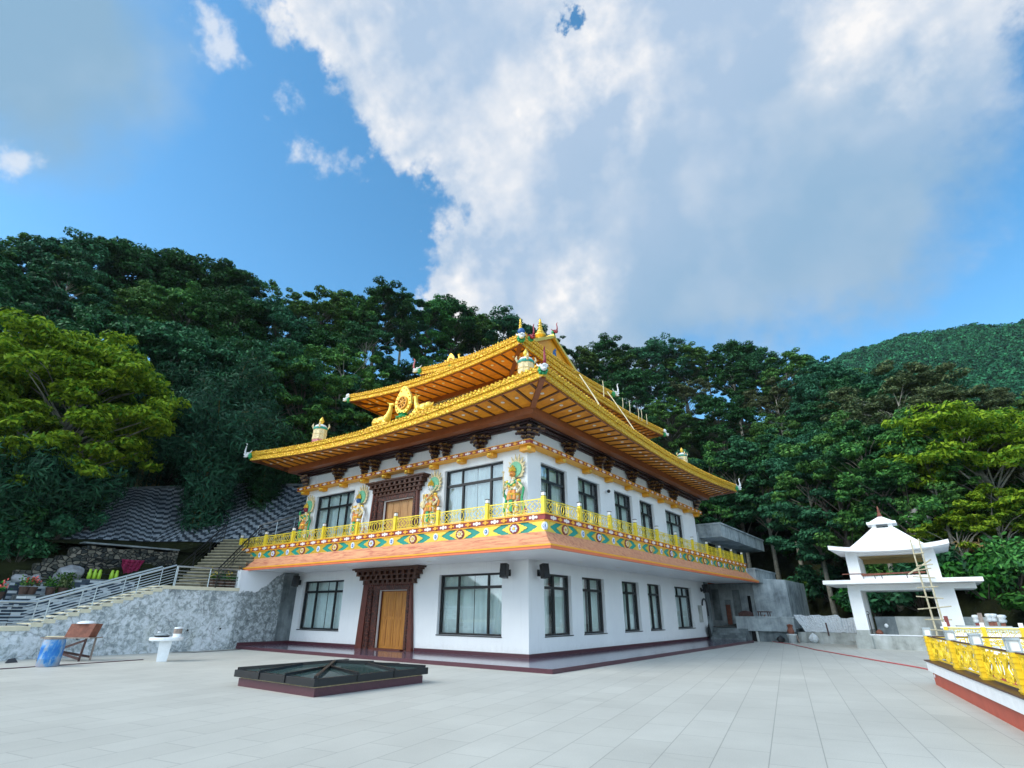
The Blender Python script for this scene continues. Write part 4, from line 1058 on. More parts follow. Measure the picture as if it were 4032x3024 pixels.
def banner(loc, s, label, base='pink'):
    t = thing('victory_banner', label, 'roof ornament', (0, 0, 0), 'cylinder banners standing on the roofs')
    a = MB(); a.lathe([(.36, 0), (.33, .05), (.29, .14), (.27, .3)], (0, 0, 0), 16, lobes=8, lobe=.05); a.build('banner_base', M[base], t)
    b = MB(); b.lathe([(.27, .3), (.285, .34), (.27, .38), (.27, .52), (.29, .54), (.27, .57), (.265, .72), (.28, .74)], (0, 0, 0), 18, lobes=9, lobe=.04); b.build('banner_drum', M['cream'], t)
    b = MB(); b.lathe([(.28, .74), (.29, .78), (.28, .84)], (0, 0, 0), 18); b.build('banner_hem', M['teal'], t)
    c = MB(); c.lathe([(.27, .84), (.22, .93), (.12, .98), (.06, 1.0)], (0, 0, 0), 16); c.build('banner_dome', M['silverwhite'], t, smooth=True)
    d = MB(); d.lathe([(.07, 1.0), (.05, 1.04), (.1, 1.1), (.1, 1.17), (.05, 1.27), (.01, 1.34)], (0, 0, 0), 12); d.build('banner_finial', M['goldmetal'], t, smooth=True)
    e = MB()
    for k in range(4):
        q = R(45+90*k); e.tube([(.28*math.cos(q), .28*math.sin(q), .8), (.34*math.cos(q), .34*math.sin(q), .92), (.31*math.cos(q), .31*math.sin(q), 1.03)], [.035, .04, .01], 6)
    e.build('banner_leaves', M['cream'], t)
    t.location = loc; t.scale = (s, s, s)
banner((-11.62, -1.85, 9.2), 1.22, 'cylinder banner with a red base near the left end of the lower roof')
banner((1.05, -1.55, 9.55), 1.16, 'cylinder banner beside the beast head on the near corner of the lower roof', 'cream')
banner((1.9, 12.85, 9.1), .95, 'pale cylinder banner towards the far right end of the lower roof', 'cream')
banner((-13.6, 4.6, 9.9), .9, 'small banner tip showing behind the left part of the lower roof edge')
banner((-10.6, 2.2, 13.1), .62, 'small banner on the left part of the middle roof')

def finial(loc, h, label, r=1.0):
    t = thing('gilded_finial', label, 'roof finial', (0, 0, 0), 'gold spires on the roofs')
    a = MB(); a.lathe([(.2, 0), (.22, .03), (.16, .06), (.13, .12), (.2, .16), (.26, .2), (.28, .24), (.24, .3), (.14, .33)], (0, 0, 0), 20, lobes=10, lobe=.06); a.build('lotus_base', M['goldmetal'], t, smooth=True)
    b = MB(); b.lathe([(.14, .33), (.17, .36), (.17, .4), (.1, .5), (.07, .53), (.12, .55), (.12, .58), (.07, .61), (.06, .65), (.1, .67), (.1, .7), (.05, .73), (.05, .77), (.085, .79), (.08, .82), (.04, .85), (.06, .9), (.02, 1.0)], (0, 0, 0), 16); b.build('spire', M['goldmetal'], t, smooth=True)
    t.location = loc; t.scale = (h*r, h*r, h)
finial((-5.75, 9.9, 18.45), 1.75, 'tallest gold spire in front of the gable on the topmost roof', .85)
finial((-4.62, 6.0, 16.35), 1.65, 'gold spire behind the blue jewel on the topmost roof', .6)
finial((-2.6, 1.3, 13.15), .62, 'short gold spire on the front edge of the middle roof', .8)

def deer(loc, face, s, label, group):
    t = thing('gilded_deer', label, 'roof ornament', (0, 0, 0), group)
    b = MB(); b.ball((0, 0, .24), (.46, .2, .22), 12); b.ball((-.3, 0, .26), (.22, .2, .2), 10); b.ball((.34, 0, .3), (.18, .17, .2), 10)
    b.tube([(.38, 0, .34), (.5, 0, .6), (.52, 0, .82)], [.15, .1, .08], 10); b.tube([(.49, 0, .86), (.62, 0, .86), (.74, 0, .84)], [.09, .08, .045], 8)
    for sg in (-1, 1):
        b.tube([(.46, .06*sg, .92), (.38, .17*sg, 1.0)], [.045, .012], 6); b.tube([(.3, .15*sg, .18), (.5, .17*sg, .07), (.22, .19*sg, .05)], [.09, .06, .045], 7); b.tube([(-.3, .16*sg, .18), (-.02, .22*sg, .1), (-.3, .22*sg, .05)], [.12, .07, .045], 7)
    b.tube([(-.48, 0, .28), (-.56, 0, .34), (-.57, 0, .42)], [.05, .04, .015], 6)
    remesh(b.build('deer_body', M['goldmetal'], t), .03)
    p = MB(); p.box(-.6, .6, -.25, .25, -.06, .03); p.build('deer_plinth', M['goldmetal'], t, bevel=.02)
    t.location = loc; t.rotation_euler = (0, 0, 0 if face > 0 else PI); t.scale = (s, s, s)
def wheel(loc, s, label):
    t = thing('wheel_of_law', label, 'roof ornament', (0, 0, 0), 'gold spoked wheels on the roof edges')
    def oval(k, n=28):
        out = []
        for i in range(n):
            a = 2*PI*i/n; x = .45*k*math.cos(a); z = .5*k*math.sin(a)
            if z > 0: z *= 1+.42*max(0, math.sin(a))**6
            out.append((x, z))
        return out
    a = MB(); a.prism(oval(1)[::1], (0, .05, .68), (1, 0, 0), (0, 0, 1), .1)
    for (x, z) in oval(.86, 16): a.ball((x, -.06, .68+z), .035, 6)
    a.build('pointed_plate', M['goldmetal'], t)
    w = MB(); n = 20
    for i in range(n):
        p, q = 2*PI*i/n, 2*PI*(i+1)/n; w.beam((.25*math.cos(p), -.085, .66+.25*math.sin(p)), (.25*math.cos(q), -.085, .66+.25*math.sin(q)), .05, .06, up=(0, 1, 0))
    for i in range(8):
        p = 2*PI*i/8; w.beam((.05*math.cos(p), -.08, .66+.05*math.sin(p)), (.23*math.cos(p), -.08, .66+.23*math.sin(p)), .035, .05, up=(0, 1, 0))
    w.ball((0, -.09, .66), (.07, .05, .07), 10); w.build('spoked_wheel', M['gold_under'], t)
    d = MB(); d.prism([(.21*math.cos(2*PI*k/20), .21*math.sin(2*PI*k/20)) for k in range(20)], (0, -.052, .66), (1, 0, 0), (0, 0, 1), .004); d.build('wheel_recess', M['darkbrown'], t)
    b = MB(); b.lathe([(.26, 0), (.28, .04), (.16, .1), (.12, .16), (.2, .2)], (0, 0, 0), 14, lobes=7, lobe=.08); b.build('lotus_base', M['mgreen'], t)
    t.location = loc; t.scale = (s, s, s)
wheel((-5.4, -1.9, 9.42), 1.13, 'large pointed gold wheel with eight spokes at the middle of the lower roof edge')
wheel((-8.9, 4.6, 15.4), .65, 'small pointed gold wheel on the topmost roof')
G2 = 'gold deer kneeling beside the roof wheels'
deer((-6.75, -1.95, 9.3), 1, 1.08, 'gold deer kneeling left of the large wheel on the lower roof, facing it', G2)
deer((-4.05, -1.95, 9.38), -1, 1.0, 'gold deer kneeling right of the large wheel on the lower roof, facing it', G2)
deer((-9.75, 4.7, 15.5), 1, .55, 'tiny gold deer left of the small wheel on the topmost roof', G2)
deer((-8.05, 4.7, 15.62), -1, .55, 'tiny gold deer right of the small wheel on the topmost roof', G2)

def stick(p, q, r, label):
    m = MB(); m.tube([p, ((p[0]+q[0])/2+.02, (p[1]+q[1])/2, (p[2]+q[2])/2), q], [r, r*.95, r*.8], 6); o = m.build('bamboo_stick', M['sticks']); tag(o, label, 'stick', 'thin sticks left on the roof edges')
stick((2.2, 3.05, 9.15), (-.75, 6.0, 13.2), .034, 'longest pale stick leaning between lower and middle roof')
stick((2.2, 6.6, 9.0), (-.75, 9.2, 13.3), .03, 'pale stick leaning between the roofs, farther from the corner')
stick((-.95, 9.1, 13.0), (-.95, 9.1, 14.0), .03, 'short upright stick at the top of the far leaning stick')
for i, y in enumerate((11.6, 12.6, 13.9, 14.4, 15.2)): stick((-.95, y, 13.0), (-.95, y+.05, 13.75+.1*(i % 2)), .022, 'thin upright stick on the middle roof edge, %s from the spire side' % ('first second third fourth fifth'.split()[i]))
stick((2.3, 10.3, 9.15), (2.5, 11.1, 9.25), .05, 'short pale stick lying out over the lower roof edge')

def speaker(loc, ang, label):
    t = thing('loudspeaker', label, 'speaker', (0, 0, 0), 'black loudspeakers on the ground floor walls')
    a = MB(); a.prism([(-.14, -.15), (.14, -.15), (.1, .13), (-.1, .13)], (0, 0, -.25), (1, 0, 0), (0, 1, 0), .5); a.build('cabinet', M['black'], t, bevel=.012)
    g_ = MB(); g_.box(-.12, .12, -.165, -.152, -.22, .22); g_.build('grille', M['bronze'], t)
    b = MB(); b.beam((0, .12, 0), (.02, .34, -.02), .04, .05); b.box(-.06, .06, .34, .36, -.12, .12); b.beam((0, .2, -.02), (.02, .34, -.1), .03, .03); b.build('wall_bracket', M['black'], t)
    t.location = loc; t.rotation_euler = (R(-8), 0, ang)
speaker((-.8, -.36, 2.98), R(8), 'loudspeaker left of the near corner of the white temple wall')
speaker((.36, .5, 2.98), R(70), 'loudspeaker right of the near corner of the white temple wall')
speaker((-14.05, -.36, 2.98), R(25), 'loudspeaker at the left end of the temple front above the peeling wall')
speaker((.36, 18.6, 2.95), R(60), 'loudspeaker at the far right end of the temple wall')
t = thing('security_camera', 'small white dome camera between upper windows on the right wall', 'camera', (.05, 6.6, 7.0))
a = MB(); a.box(0, .04, 6.52, 6.68, 6.95, 7.1); a.beam((.03, 6.6, 7.05), (.16, 6.6, 7.02), .05, .05); a.build('mount', M['whitepaint'], t)
a = MB(); a.ball((.18, 6.6, 6.98), .085, 10); a.build('dome', M['bronze'], t, smooth=True)
# ------------------------------------------------------------------ skylight on the terrace
t = thing('skylight', 'low dark glass skylight with a maroon stone base set in the pale paving', 'skylight', (-.3, -7.75, 0))
x0, x1, y0, y1 = -1.76, 1.18, -9.28, -6.24
mb = MB(); mb.box(x0, x1, y0, y1, 0, .16); mb.build('skylight_base', M['maroon'], t)
mb = MB(); mb.box(x0+.02, x1-.02, y0+.02, y1-.02, .16, .19); mb.build('mortar_bed', M['cream'], t)
a0, a1, b0, b1, zb, zt = x0-.09, x1+.09, y0-.09, y1+.09, .19, .335; cx, cy, za = (x0+x1)/2, (y0+y1)/2, .46
mb = MB(); w = .1
mb.box(a0, a1, b0, b0+w, zb, zt); mb.box(a0, a1, b1-w, b1, zb, zt); mb.box(a0, a0+w, b0+w, b1-w, zb, zt); mb.box(a1-w, a1, b0+w, b1-w, zb, zt)
mb.build('skylight_frame', M['bronze'], t, bevel=.008)
cs = [(a0+.05, b0+.05), (a1-.05, b0+.05), (a1-.05, b1-.05), (a0+.05, b1-.05)]
for i in range(4):
    p, q = cs[i], cs[(i+1) % 4]; mb = MB(); mb.add([(*p, zt-.01), (*q, zt-.01), (cx, cy, za)], [(0, 1, 2)]); mb.build('roof_pane', M['skyglass'], t)
mb = MB()
for p in cs: mb.beam((*p, zt+.02), (cx, cy, za+.03), .07, .06)
for i in range(4):
    p, q = Vector((*cs[i], zt)), Vector((*cs[(i+1) % 4], zt)); ap = Vector((cx, cy, za))
    for k in (1/3, 2/3):
        s = p.lerp(q, k); tt = 1-abs(2*k-1) if False else .667
        e = s.lerp(ap.lerp((p if k < .5 else q), 0), 1); hip = (p if k < .5 else q).lerp(ap, .667)
        # glazing bar runs square to the edge until it meets the hip
        n = Vector((cx, cy, 0))-Vector(((p.x+q.x)/2, (p.y+q.y)/2, 0)); n.normalize()
        L = (Vector((cx, cy, 0))-Vector(((p.x+q.x)/2, (p.y+q.y)/2, 0))).length
        e = s+n*(L*.667); e.z = zt+(za-zt)*.667
        mb.beam(s+Vector((0, 0, .02))-n*.05, e+Vector((0, 0, .02)), .05, .05)
        mb.beam(s-n*.06+Vector((0, 0, .02)), s-n*.06-Vector((0, 0, .13)), .05, .02, up=(n.x, n.y, 0))
mb.build('glazing_bar', M['bronze'], t)

# ------------------------------------------------------------------ left side: retaining wall, steps, terraces
WX = -14.5
def uvquad(mb, a, b, c, d, mi=None):
    a, b, c, d = map(Vector, (a, b, c, d)); L = (b-a).length; H = (d-a).length
    mb.quad(a, b, c, d, mi, [(0, 0), (L, 0), ((c-d).length if abs((c-d).length-L) < .2 else L, H), (0, H)])
t = thing('retaining_wall', 'peeling grey and white plaster retaining wall under the steps beside the temple', 'wall', (WX, -6, 0))
prof = [(-16, 1.0), (-10.3, 1.0)]
n = 13
for i in range(n):
    y = -10.3+(4.35)*i/n; z = 1.0+1.52*(i+1)/n; prof += [(y, z), (-10.3+4.35*(i+1)/n, z)]
prof += [(-2.97, 2.54)]
mb = MB(); vs = []
for k in range(len(prof)-1):
    (ya, za_), (yb, zb_) = prof[k], prof[k+1]
    if yb-ya < 1e-6: continue
    mb.box(WX-.3, WX, ya, yb, 0, za_-.001)
mb.build('wall_body', M['weathered'], t)
mb = MB(); mb.box(WX-.3, WX, -2.97, -.0, 0, 3.38); mb.box(WX-.3, WX+.02, -3.06, -2.97, 2.54, 3.38); mb.build('painted_return', M['halfpaint'], t)
# grey pier at the corner with the temple
mb = MB(); mb.box(WX, WX+.05, -.78, -.004, .26, 3.36); mb.build('pier', M['conc_dark'], t)
for p in ((-8.8, .62), (-3.5, .85), (-4.9, .82)):
    mb = MB(); mb.tube([(WX-.1, p[0], p[1]), (WX+.012, p[0], p[1])], .045, 8); mb.build('weep_hole', M['black'], t)

t = thing('concrete_steps', 'cream edged concrete steps climbing along the top of the peeling wall', 'steps', (-15.3, -8, 1))
mb = MB()
for k in range(len(prof)-1):
    (ya, za_), (yb, zb_) = prof[k], prof[k+1]
    if yb-ya < 1e-6: continue
    mb.box(-16.2, WX-.31, ya, yb, 0, za_-.06)
mb.build('step_body', M['conc_pale'], t)
M['stepcream'] = mat('cream_step_slab', lin('#d2cdb6'), .7, var=.1)
for k in range(len(prof)-1):
    (ya, za_), (yb, zb_) = prof[k], prof[k+1]
    if yb-ya < 1e-6: continue
    mb = MB(); mb.box(-16.2, WX+.035, ya-.03, yb-.004, za_, za_+.06); mb.box(WX-.001+.001, WX+.03, ya-.0, yb-.004, za_-.08, za_) ; mb.build('tread', M['stepcream'], t)
mb = MB(); mb.box(-19.4, -16.21, -6.3, 0, 1.5, 2.55); mb.build('landing', M['conc_pale'], t)

def steel_rail(name, label, pts, hs, rails, r=.022, post_every=None, mtl='steel', top=.032):
    t = thing(name, label, 'railing', pts[0]); 
    for p in hs:
        m = MB(); m.tube([p[0], p[1]], r, 8); m.build('railing_post', M[mtl], t)
    for (a, tk) in rails:
        m = MB(); m.tube(a, tk, 8); m.build('handrail' if tk >= top else 'rail_bar', M[mtl], t)
    return t
def stair_rail(x, label):
    base = lambda y: 1.06 if y < -10.3 else (1.06+1.5*(y+10.3)/4.35 if y < -5.95 else 2.6)
    ys = [-13.2, -11.5, -9.95, -8.6, -7.2, -5.85]
    hs = [((x, y, base(y)-.02), (x, y, base(y)+.8)) for y in ys]
    rails = [([(x, y, base(y)+.82) for y in (-14, -10.3, -5.9)], .034)]
    for k in range(6): rails.append(([(x, y, base(y)+.12+.11*k) for y in (-14, -10.3, -5.9)], .012))
    return steel_rail('steel_railing', label, [(x, -9, 1.5)], hs, rails)
stair_rail(-14.62, 'bright steel railing on the terrace side of the cream edged steps')
stair_rail(-16.05, 'steel railing on the planter side of the cream edged steps')
x = -14.62
steel_rail('steel_railing', 'level steel railing in front of the flower pots on the landing', [(x, -4.4, 2.6)],
  [((x, y, 2.56), (x, y, 3.38)) for y in (-5.8, -4.4, -2.99)], [([(x, -5.85, 3.38), (x, -2.99, 3.38)], .034)]+[([(x, -5.8, 2.68+.13*k), (x, -3, 2.68+.13*k)], .012) for k in range(5)])

# planter walls faced in black and white bricks
def planter(x0, x1, y0, y1, z0, z1, label):
    t = thing('brick_planter', label, 'planter wall', (x1, (y0+y1)/2, z0), 'planter walls faced in black and white bricks')
    mb = MB(); uvquad(mb, (x1, y0, z0), (x1, y1, z0), (x1, y1, z1), (x1, y0, z1)); uvquad(mb, (x0, y1, z1-.001), (x0, y1, z0), (x1, y1, z0), (x1, y1, z1-.001)) if False else uvquad(mb, (x1, y1, z0), (x0, y1, z0), (x0, y1, z1), (x1, y1, z1))
    mb.build('brick_facing', M['bwbrick'], t)
    mb = MB(); mb.box(x0, x1+.02, y0, y1+.01, z1, z1+.05); mb.build('coping', M['conc_dark'], t)
    mb = MB(); mb.quad((x0, y0, z0), (x1, y0, z0), (x1, y0, z1), (x0, y0, z1)); mb.quad((x0, y0, z0), (x0, y1, z0), (x0, y1, z1), (x0, y0, z1)); mb.build('planter_back', M['conc_dark'], t)
planter(-17.6, -16.9, -10.45, -6.6, 1.0, 2.1, 'front brick planter wall directly behind the steel stair railing')
planter(-17.7, -16.95, -14.5, -10.47, 1.0, 1.86, 'lowest brick planter wall at the left edge, beside the red flowers')
planter(-18.7, -17.75, -10.6, -9.06, 1.8, 2.62, 'darker rear brick planter wall left of the leafy climber')
planter(-18.7, -17.8, -9.0, -6.2, 1.8, 2.8, 'rear brick planter wall carrying the lime green jars')
planter(-18.7, -17.75, -14.5, -10.65, 1.8, 2.36, 'short rear brick planter wall at the left edge of the photo')

def pot(loc, s, label, foliage, flower=None, potm='clay', grp='potted plants'):
    t = thing('potted_plant', label, 'potted plant', (0, 0, 0), grp)
    a = MB(); a.lathe([(.1, 0), (.15, .26), (.165, .27), (.165, .3), (.13, .3)], (0, 0, 0), 14); a.build('pot', M[potm], t)
    r = random.Random(int(loc[1]*100)); b = MB(); c = MB()
    for i in range(90):
        d = Vector((r.gauss(0, .12), r.gauss(0, .12), .35+abs(r.gauss(0, .14)))); u = Vector((r.gauss(0, 1), r.gauss(0, 1), r.gauss(.3, 1))).normalized(); v = u.orthogonal().normalized()
        (c if flower and d.z > .45 and r.random() < .5 else b).quad(d-u*.05, d+v*.03, d+u*.05, d-v*.03)
    b.build('leaves', M[foliage], t)
    if c.v: c.build('flowers', M[flower], t)
    t.location = loc; t.scale = (s, s, s)
pot((-14.85, -4.1, 2.6), 1.0, 'yellow flowering pot plant, first of the four behind the level railing, beside the steps', 'leaf_shrub', 'petal_yellow')
pot((-14.85, -3.72, 2.6), .95, 'dark leaved pot plant, second of the four behind the level railing', 'leaf_dark', None)
pot((-14.85, -3.4, 2.6), .98, 'yellow flowering pot plant, third of the four behind the level railing', 'leaf_shrub', 'petal_yellow')
pot((-14.85, -3.16, 2.6), .9, 'slim pot plant, last of the four, against the white painted return wall', 'leaf_dark', None)
for i, (y, fl, lf, lab) in enumerate([(-10.9, 'petal', 'leaf_shrub', 'coral flowered plant on the planter ledge at the left edge'), (-10.2, None, 'leaf_mid', 'dark bushy pot plant on the planter ledge'), (-9.95, 'petal', 'leaf_olive', 'pink flowered pot plant on the planter ledge'), (-9.35, None, 'leaf_shrub', 'light green pot plant in the middle of the planter ledge'), (-8.95, None, 'leaf_olive', 'brown leaved pot plant on the planter ledge beside the climber')]):
    pot((-17.35, y, 2.12 if y > -10.45 else 1.9), 1.1, lab, lf, fl)
t = thing('climbing_plant', 'upright leafy climber growing against the rear planter wall', 'plant', (-17.6, -8.8, 2.1))
mb = MB(); r = random.Random(3)
for i in range(420):
    d = Vector((-17.6+r.gauss(0, .1), -8.85+r.gauss(0, .17), 2.1+r.uniform(0, .95))); u = Vector((r.gauss(.6, 1), r.gauss(0, 1), r.gauss(0, 1))).normalized(); v = u.orthogonal().normalized()
    mb.quad(d-u*.06, d+v*.035, d+u*.06, d-v*.035)
mb.build('leaves', M['leaf_shrub'], t); mb = MB(); mb.tube([(-17.62, -8.85, 2.0), (-17.6, -8.82, 2.6), (-17.62, -8.8, 3.0)], [.03, .02, .01], 6); mb.build('stem', M['bark'], t)
for i, y in enumerate((-7.95, -7.76, -7.58, -7.1, -6.92)):
    t = thing('glazed_jar', 'lime green glazed jar, %s from the boulder on the rear planter wall' % ('first second third fourth fifth'.split()[i]), 'jar', (0, 0, 0), 'lime green jars on the rear planter wall')
    a = MB(); a.lathe([(.06, 0), (.08, .03), (.085, .25), (.06, .31), (.065, .36), (.05, .37)], (0, 0, 0), 12); a.build('jar_body', M['yellowgreen'], t, smooth=True)
    a = MB(); a.lathe([(.066, .365), (.05, .4), (.015, .42)], (0, 0, 0), 10); a.build('lid', M['yellowgreen'], t); t.location = (-18.1, y, 2.86)
def boulder(loc, rr, seed, label):
    bm = bmesh.new(); bmesh.ops.create_icosphere(bm, subdivisions=3, radius=1); r = random.Random(seed)
    ph = [r.uniform(0, 6) for _ in range(6)]
    for v in bm.verts:
        c = v.co; k = 1+.16*math.sin(2.1*c.x+ph[0])*math.cos(2.7*c.y+ph[1])+.1*math.sin(4.3*c.z+ph[2]+c.x*3)+.05*math.sin(9*c.y+ph[3])
        v.co = Vector((c.x*rr[0]*k, c.y*rr[1]*k, c.z*rr[2]*k))
    me = bpy.data.meshes.new('boulder'); bm.to_mesh(me); bm.free(); me.materials.append(M['stone'])
    o = bpy.data.objects.new('boulder', me); COL.objects.link(o); o.location = loc; tag(o, label, 'boulder', 'boulders by the rubble wall')
boulder((-18.5, -8.6, 3.0), (.45, .5, .38), 1, 'large pale boulder left of the lime green jars')
boulder((-18.6, -10.1, 2.75), (.35, .32, .25), 2, 'small boulder at the left end of the rubble wall')
boulder((-18.55, -9.65, 2.72), (.3, .26, .22), 4, 'smaller boulder between the big boulder and the wall end')

t = thing('rubble_wall', 'rough dark rubble stone wall below the zigzag brick bank', 'wall', (-18.9, -7, 2.5))
mb = MB(); pr = [(-10.3, 3.0), (-9.7, 3.25), (-9.4, 3.6), (-9.0, 3.7), (-8.6, 4.05), (-8.1, 4.28), (-7, 4.3), (-4.2, 4.35)]
r = random.Random(5)
for k in range(len(pr)-1):
    (ya, za_), (yb, zb_) = pr[k], pr[k+1]
    m = max(1, int((yb-ya)/.35))
    for q in range(m):
        c, d = ya+(yb-ya)*q/m, ya+(yb-ya)*(q+1)/m; zz = za_+(zb_-za_)*(q+.5)/m+r.uniform(-.05, .05)
        mb.box(-19.6, -18.9+r.uniform(-.03, .03), c, d, 1.4, zz)
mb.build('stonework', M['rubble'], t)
mb = MB(); mb.box(-19.65, -18.8, -8.3, -4.2, 4.4, 4.47); mb.build('wall_coping', M['conc_dark'], t)
steel_rail('pipe_rail', 'three thin dark pipe rails running along the rubble wall', [(-18.6, -7, 3)], [((-18.6, y, 2.8), (-18.6, y, 3.85)) for y in (-8, -6.4, -4.7)], [([(-18.6, -8.1, z), (-18.6, -4.6, z)], .02) for z in (3.1, 3.45, 3.78)], mtl='bronze')
t = None
mb = MB(); N = 14
for i in range(N):
    for k in range(6):
        def cp_(i, k):
            y = -6.75+.95*i/N; dz = k/6; wv = .05*math.sin(i*1.9+k)
            lo = .35+.6*math.sin(PI*min(1, max(0, (i/N))))**.8
            return (-18.5+wv, y+ (0.1*dz if i < N/2 else -.12*dz), 3.8-lo*dz)
        mb.quad(cp_(i, k), cp_(i+1, k), cp_(i+1, k+1), cp_(i, k+1))
o = mb.build('draped_cloth', M['purple_cloth'], smooth=True); m = o.modifiers.new('th', 'SOLIDIFY'); m.thickness = .02; tag(o, 'magenta cloth hung over the pipe rails against the rubble wall', 'cloth')

# upper flight of steps towards the bank
t = thing('stone_steps', 'worn stone steps rising from the landing to the zigzag bank behind the temple', 'steps', (-16, -4.5, 2.55))
sd_ = Vector((-.62, .785, 0)); nd_ = Vector((.785, .62, 0)); o0 = Vector((-15.75, -5.3, 2.55)); N = 15
M['stepriser'] = mat('dark_step_stone', lin('#5a584c'), .9, var=.3, scale=6, bump=.3)
M['steptread'] = mat('mossy_step_stone', lin('#8f8a72'), .85, var=.25, scale=6, bump=.3)
for k in range(N):
    p = o0+sd_*(.25*k); wdt = min(3.3, (-14.86-p.x)/.785); h = 2.55+.165*(k+1)
    mb = MB()
    a = p; b = p+nd_*wdt; c = b+sd_*.55; d = a+sd_*.55
    mb.add([(a.x, a.y, 1.5), (b.x, b.y, 1.5), (c.x, c.y, 1.5), (d.x, d.y, 1.5), (a.x, a.y, h), (b.x, b.y, h), (c.x, c.y, h), (d.x, d.y, h)], [(4, 5, 6, 7), (0, 1, 5, 4), (1, 2, 6, 5), (3, 0, 4, 7), (2, 3, 7, 6)])
    mb.build('step', M['stepriser'], t)
    mb = MB(); q = .04; a2, b2, c2, d2 = a-sd_*q, b-sd_*q, c, d
    mb.add([(v.x, v.y, h+z) for z in (.002, .045) for v in (a2, b2, c2, d2)], [(4, 5, 6, 7), (0, 1, 5, 4), (1, 2, 6, 5), (3, 0, 4, 7), (2, 3, 7, 6), (0, 3, 2, 1)]); mb.build('tread', M['steptread'], t)
def srail(off, label, mtl, h=.85, n=3):
    a = o0+nd_*off; hs = []; top = []
    for k in (0, 5, 10, 15):
        p = a+sd_*(.25*k+.1); z = 2.55+.165*k; hs.append(((p.x, p.y, z), (p.x, p.y, z+h))); top.append((p.x, p.y, z+h))
    rails = [([q for q in top], .034)]+[([(q[0], q[1], q[2]-.2*j) for q in top], .016) for j in range(1, n+1)]
    steel_rail('stair_railing', label, [tuple(a)], hs, rails, mtl=mtl)
srail(-.15, 'dark steel railing on the rubble wall side of the stone steps', 'bronze')
srail(1.75, 'steel railing in the middle of the stone steps', 'bronze')
p = o0+sd_*3.9+nd_*.6
def rrail(a, b, label):
    a, b = Vector(a), Vector(b); hs = []
    for k in range(4):
        q = a.lerp(b, k/3); hs.append((tuple(q), tuple(q+Vector((0, 0, .9)))))
    steel_rail('stair_railing', label, [tuple(a)], hs, [([tuple(a+Vector((0, 0, z))), tuple(b+Vector((0, 0, z)))], .034 if z > .8 else .016) for z in (.9, .68, .46, .24)])
rrail((-16.9, -1.3, 4.95), (-16.2, 1.4, 6.0), 'bright steel railing climbing behind the left end of the balcony')

# zigzag faced bank
t = thing('brick_bank', 'sloping bank faced with grey and white zigzag bricks behind the temple', 'wall', (-22, -3, 5))
low = [(-20.6, -9.2, 4.6), (-20.2, -7.6, 4.75), (-20.6, -5.0, 4.9), (-19.6, -4.0, 4.95), (-18.4, -2.6, 4.95), (-17.2, -1.0, 5.0), (-15.6, 1.2, 5.1)]
top = [(-27.5, -7.1, 7.0), (-26.2, -5.6, 8.25), (-24.8, -3.7, 8.5), (-23.2, -.7, 9.0), (-21.3, .7, 9.0), (-19.2, 2.3, 9.0), (-16.6, 4.4, 9.0)]
mb = MB(); u = 0
for k in range(len(low)-1):
    a, b, c, d = map(Vector, (low[k], low[k+1], top[k+1], top[k])); L = ((b-a).length+(c-d).length)/2; H = (d-a).length
    mb.quad(a, b, c, d, None, [(u, 0), (u+L, 0), (u+L, H), (u, H)]); u += L
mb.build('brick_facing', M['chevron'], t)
mb = MB()
for k in range(len(top)-1): mb.beam(top[k], top[k+1], .3, .12)
mb.build('bank_kerb', M['conc_dark'], t)
t = thing('earth_strip', 'strip of bare earth and dry leaves at the foot of the zigzag bank', 'ground', (-20, -6, 4.5))
t['kind'] = 'structure'
mb = MB()
for k in range(4):
    a, b = Vector(low[k]), Vector(low[k+1]); mb.quad((-19.3, a.y-.2, 4.38), (-19.3+(.4 if k == 3 else 0), b.y-.2, 4.4), tuple(b+Vector((-.2, 0, .02))), tuple(a+Vector((-.2, 0, .02))))
mb.build('earth', M['earth'], t)

# ------------------------------------------------------------------ drum, trestle, round tables
t = thing('plastic_drum', 'scuffed blue plastic drum standing on the paving by the peeling wall', 'drum', (-10.74, -10.51, 0))
mb = MB(); mb.lathe([(.27, 0), (.29, .03), (.29, .2), (.3, .22), (.29, .24), (.295, .5), (.305, .53), (.29, .56), (.285, .7), (.265, .76), (.26, .78)], (-10.74, -10.51, 0), 28)
mb.build('drum_body', M['drum'], t, smooth=True)
mb = MB(); mb.lathe([(.275, .765), (.285, .775), (.285, .8), (.24, .8), (.24, .785)], (-10.74, -10.51, 0), 28); mb.build('rim', M['wood_grey'], t)
def obox(mb, cx, cy, ang, x0, x1, y0, y1, z0, z1, mi=None):
    b = MB(); b.box(x0, x1, y0, y1, z0, z1); b.xf(Matrix.Translation((cx, cy, 0)) @ Matrix.Rotation(ang, 4, 'Z')); 
    b.mi = [mi or 0]*len(b.f); mb.join(b)
t = thing('trestle_table', 'rough timber trestle table with crossed braces behind the blue drum', 'table', (-12.9, -9.1, 0))
tx, ty, ta = -12.9, -9.55, R(35)
def TL(x, y, z): 
    v = Matrix.Rotation(ta, 4, 'Z') @ Vector((x, y, 0)); return (tx+v.x, ty+v.y, z)
mb = MB(); obox(mb, tx, ty, ta, -.75, 1.0, -.3, .3, .70, .735); mb.build('table_top', M['wood_grey'], t)
for lx in (-.6, .82):
    for ly in (-.22, .22):
        mb = MB(); mb.beam(TL(lx-.03, ly*1.15, 0), TL(lx, ly, .7), .06, .06); mb.build('leg', M['wood_dark'] if ly < 0 else M['wood_grey'], t)
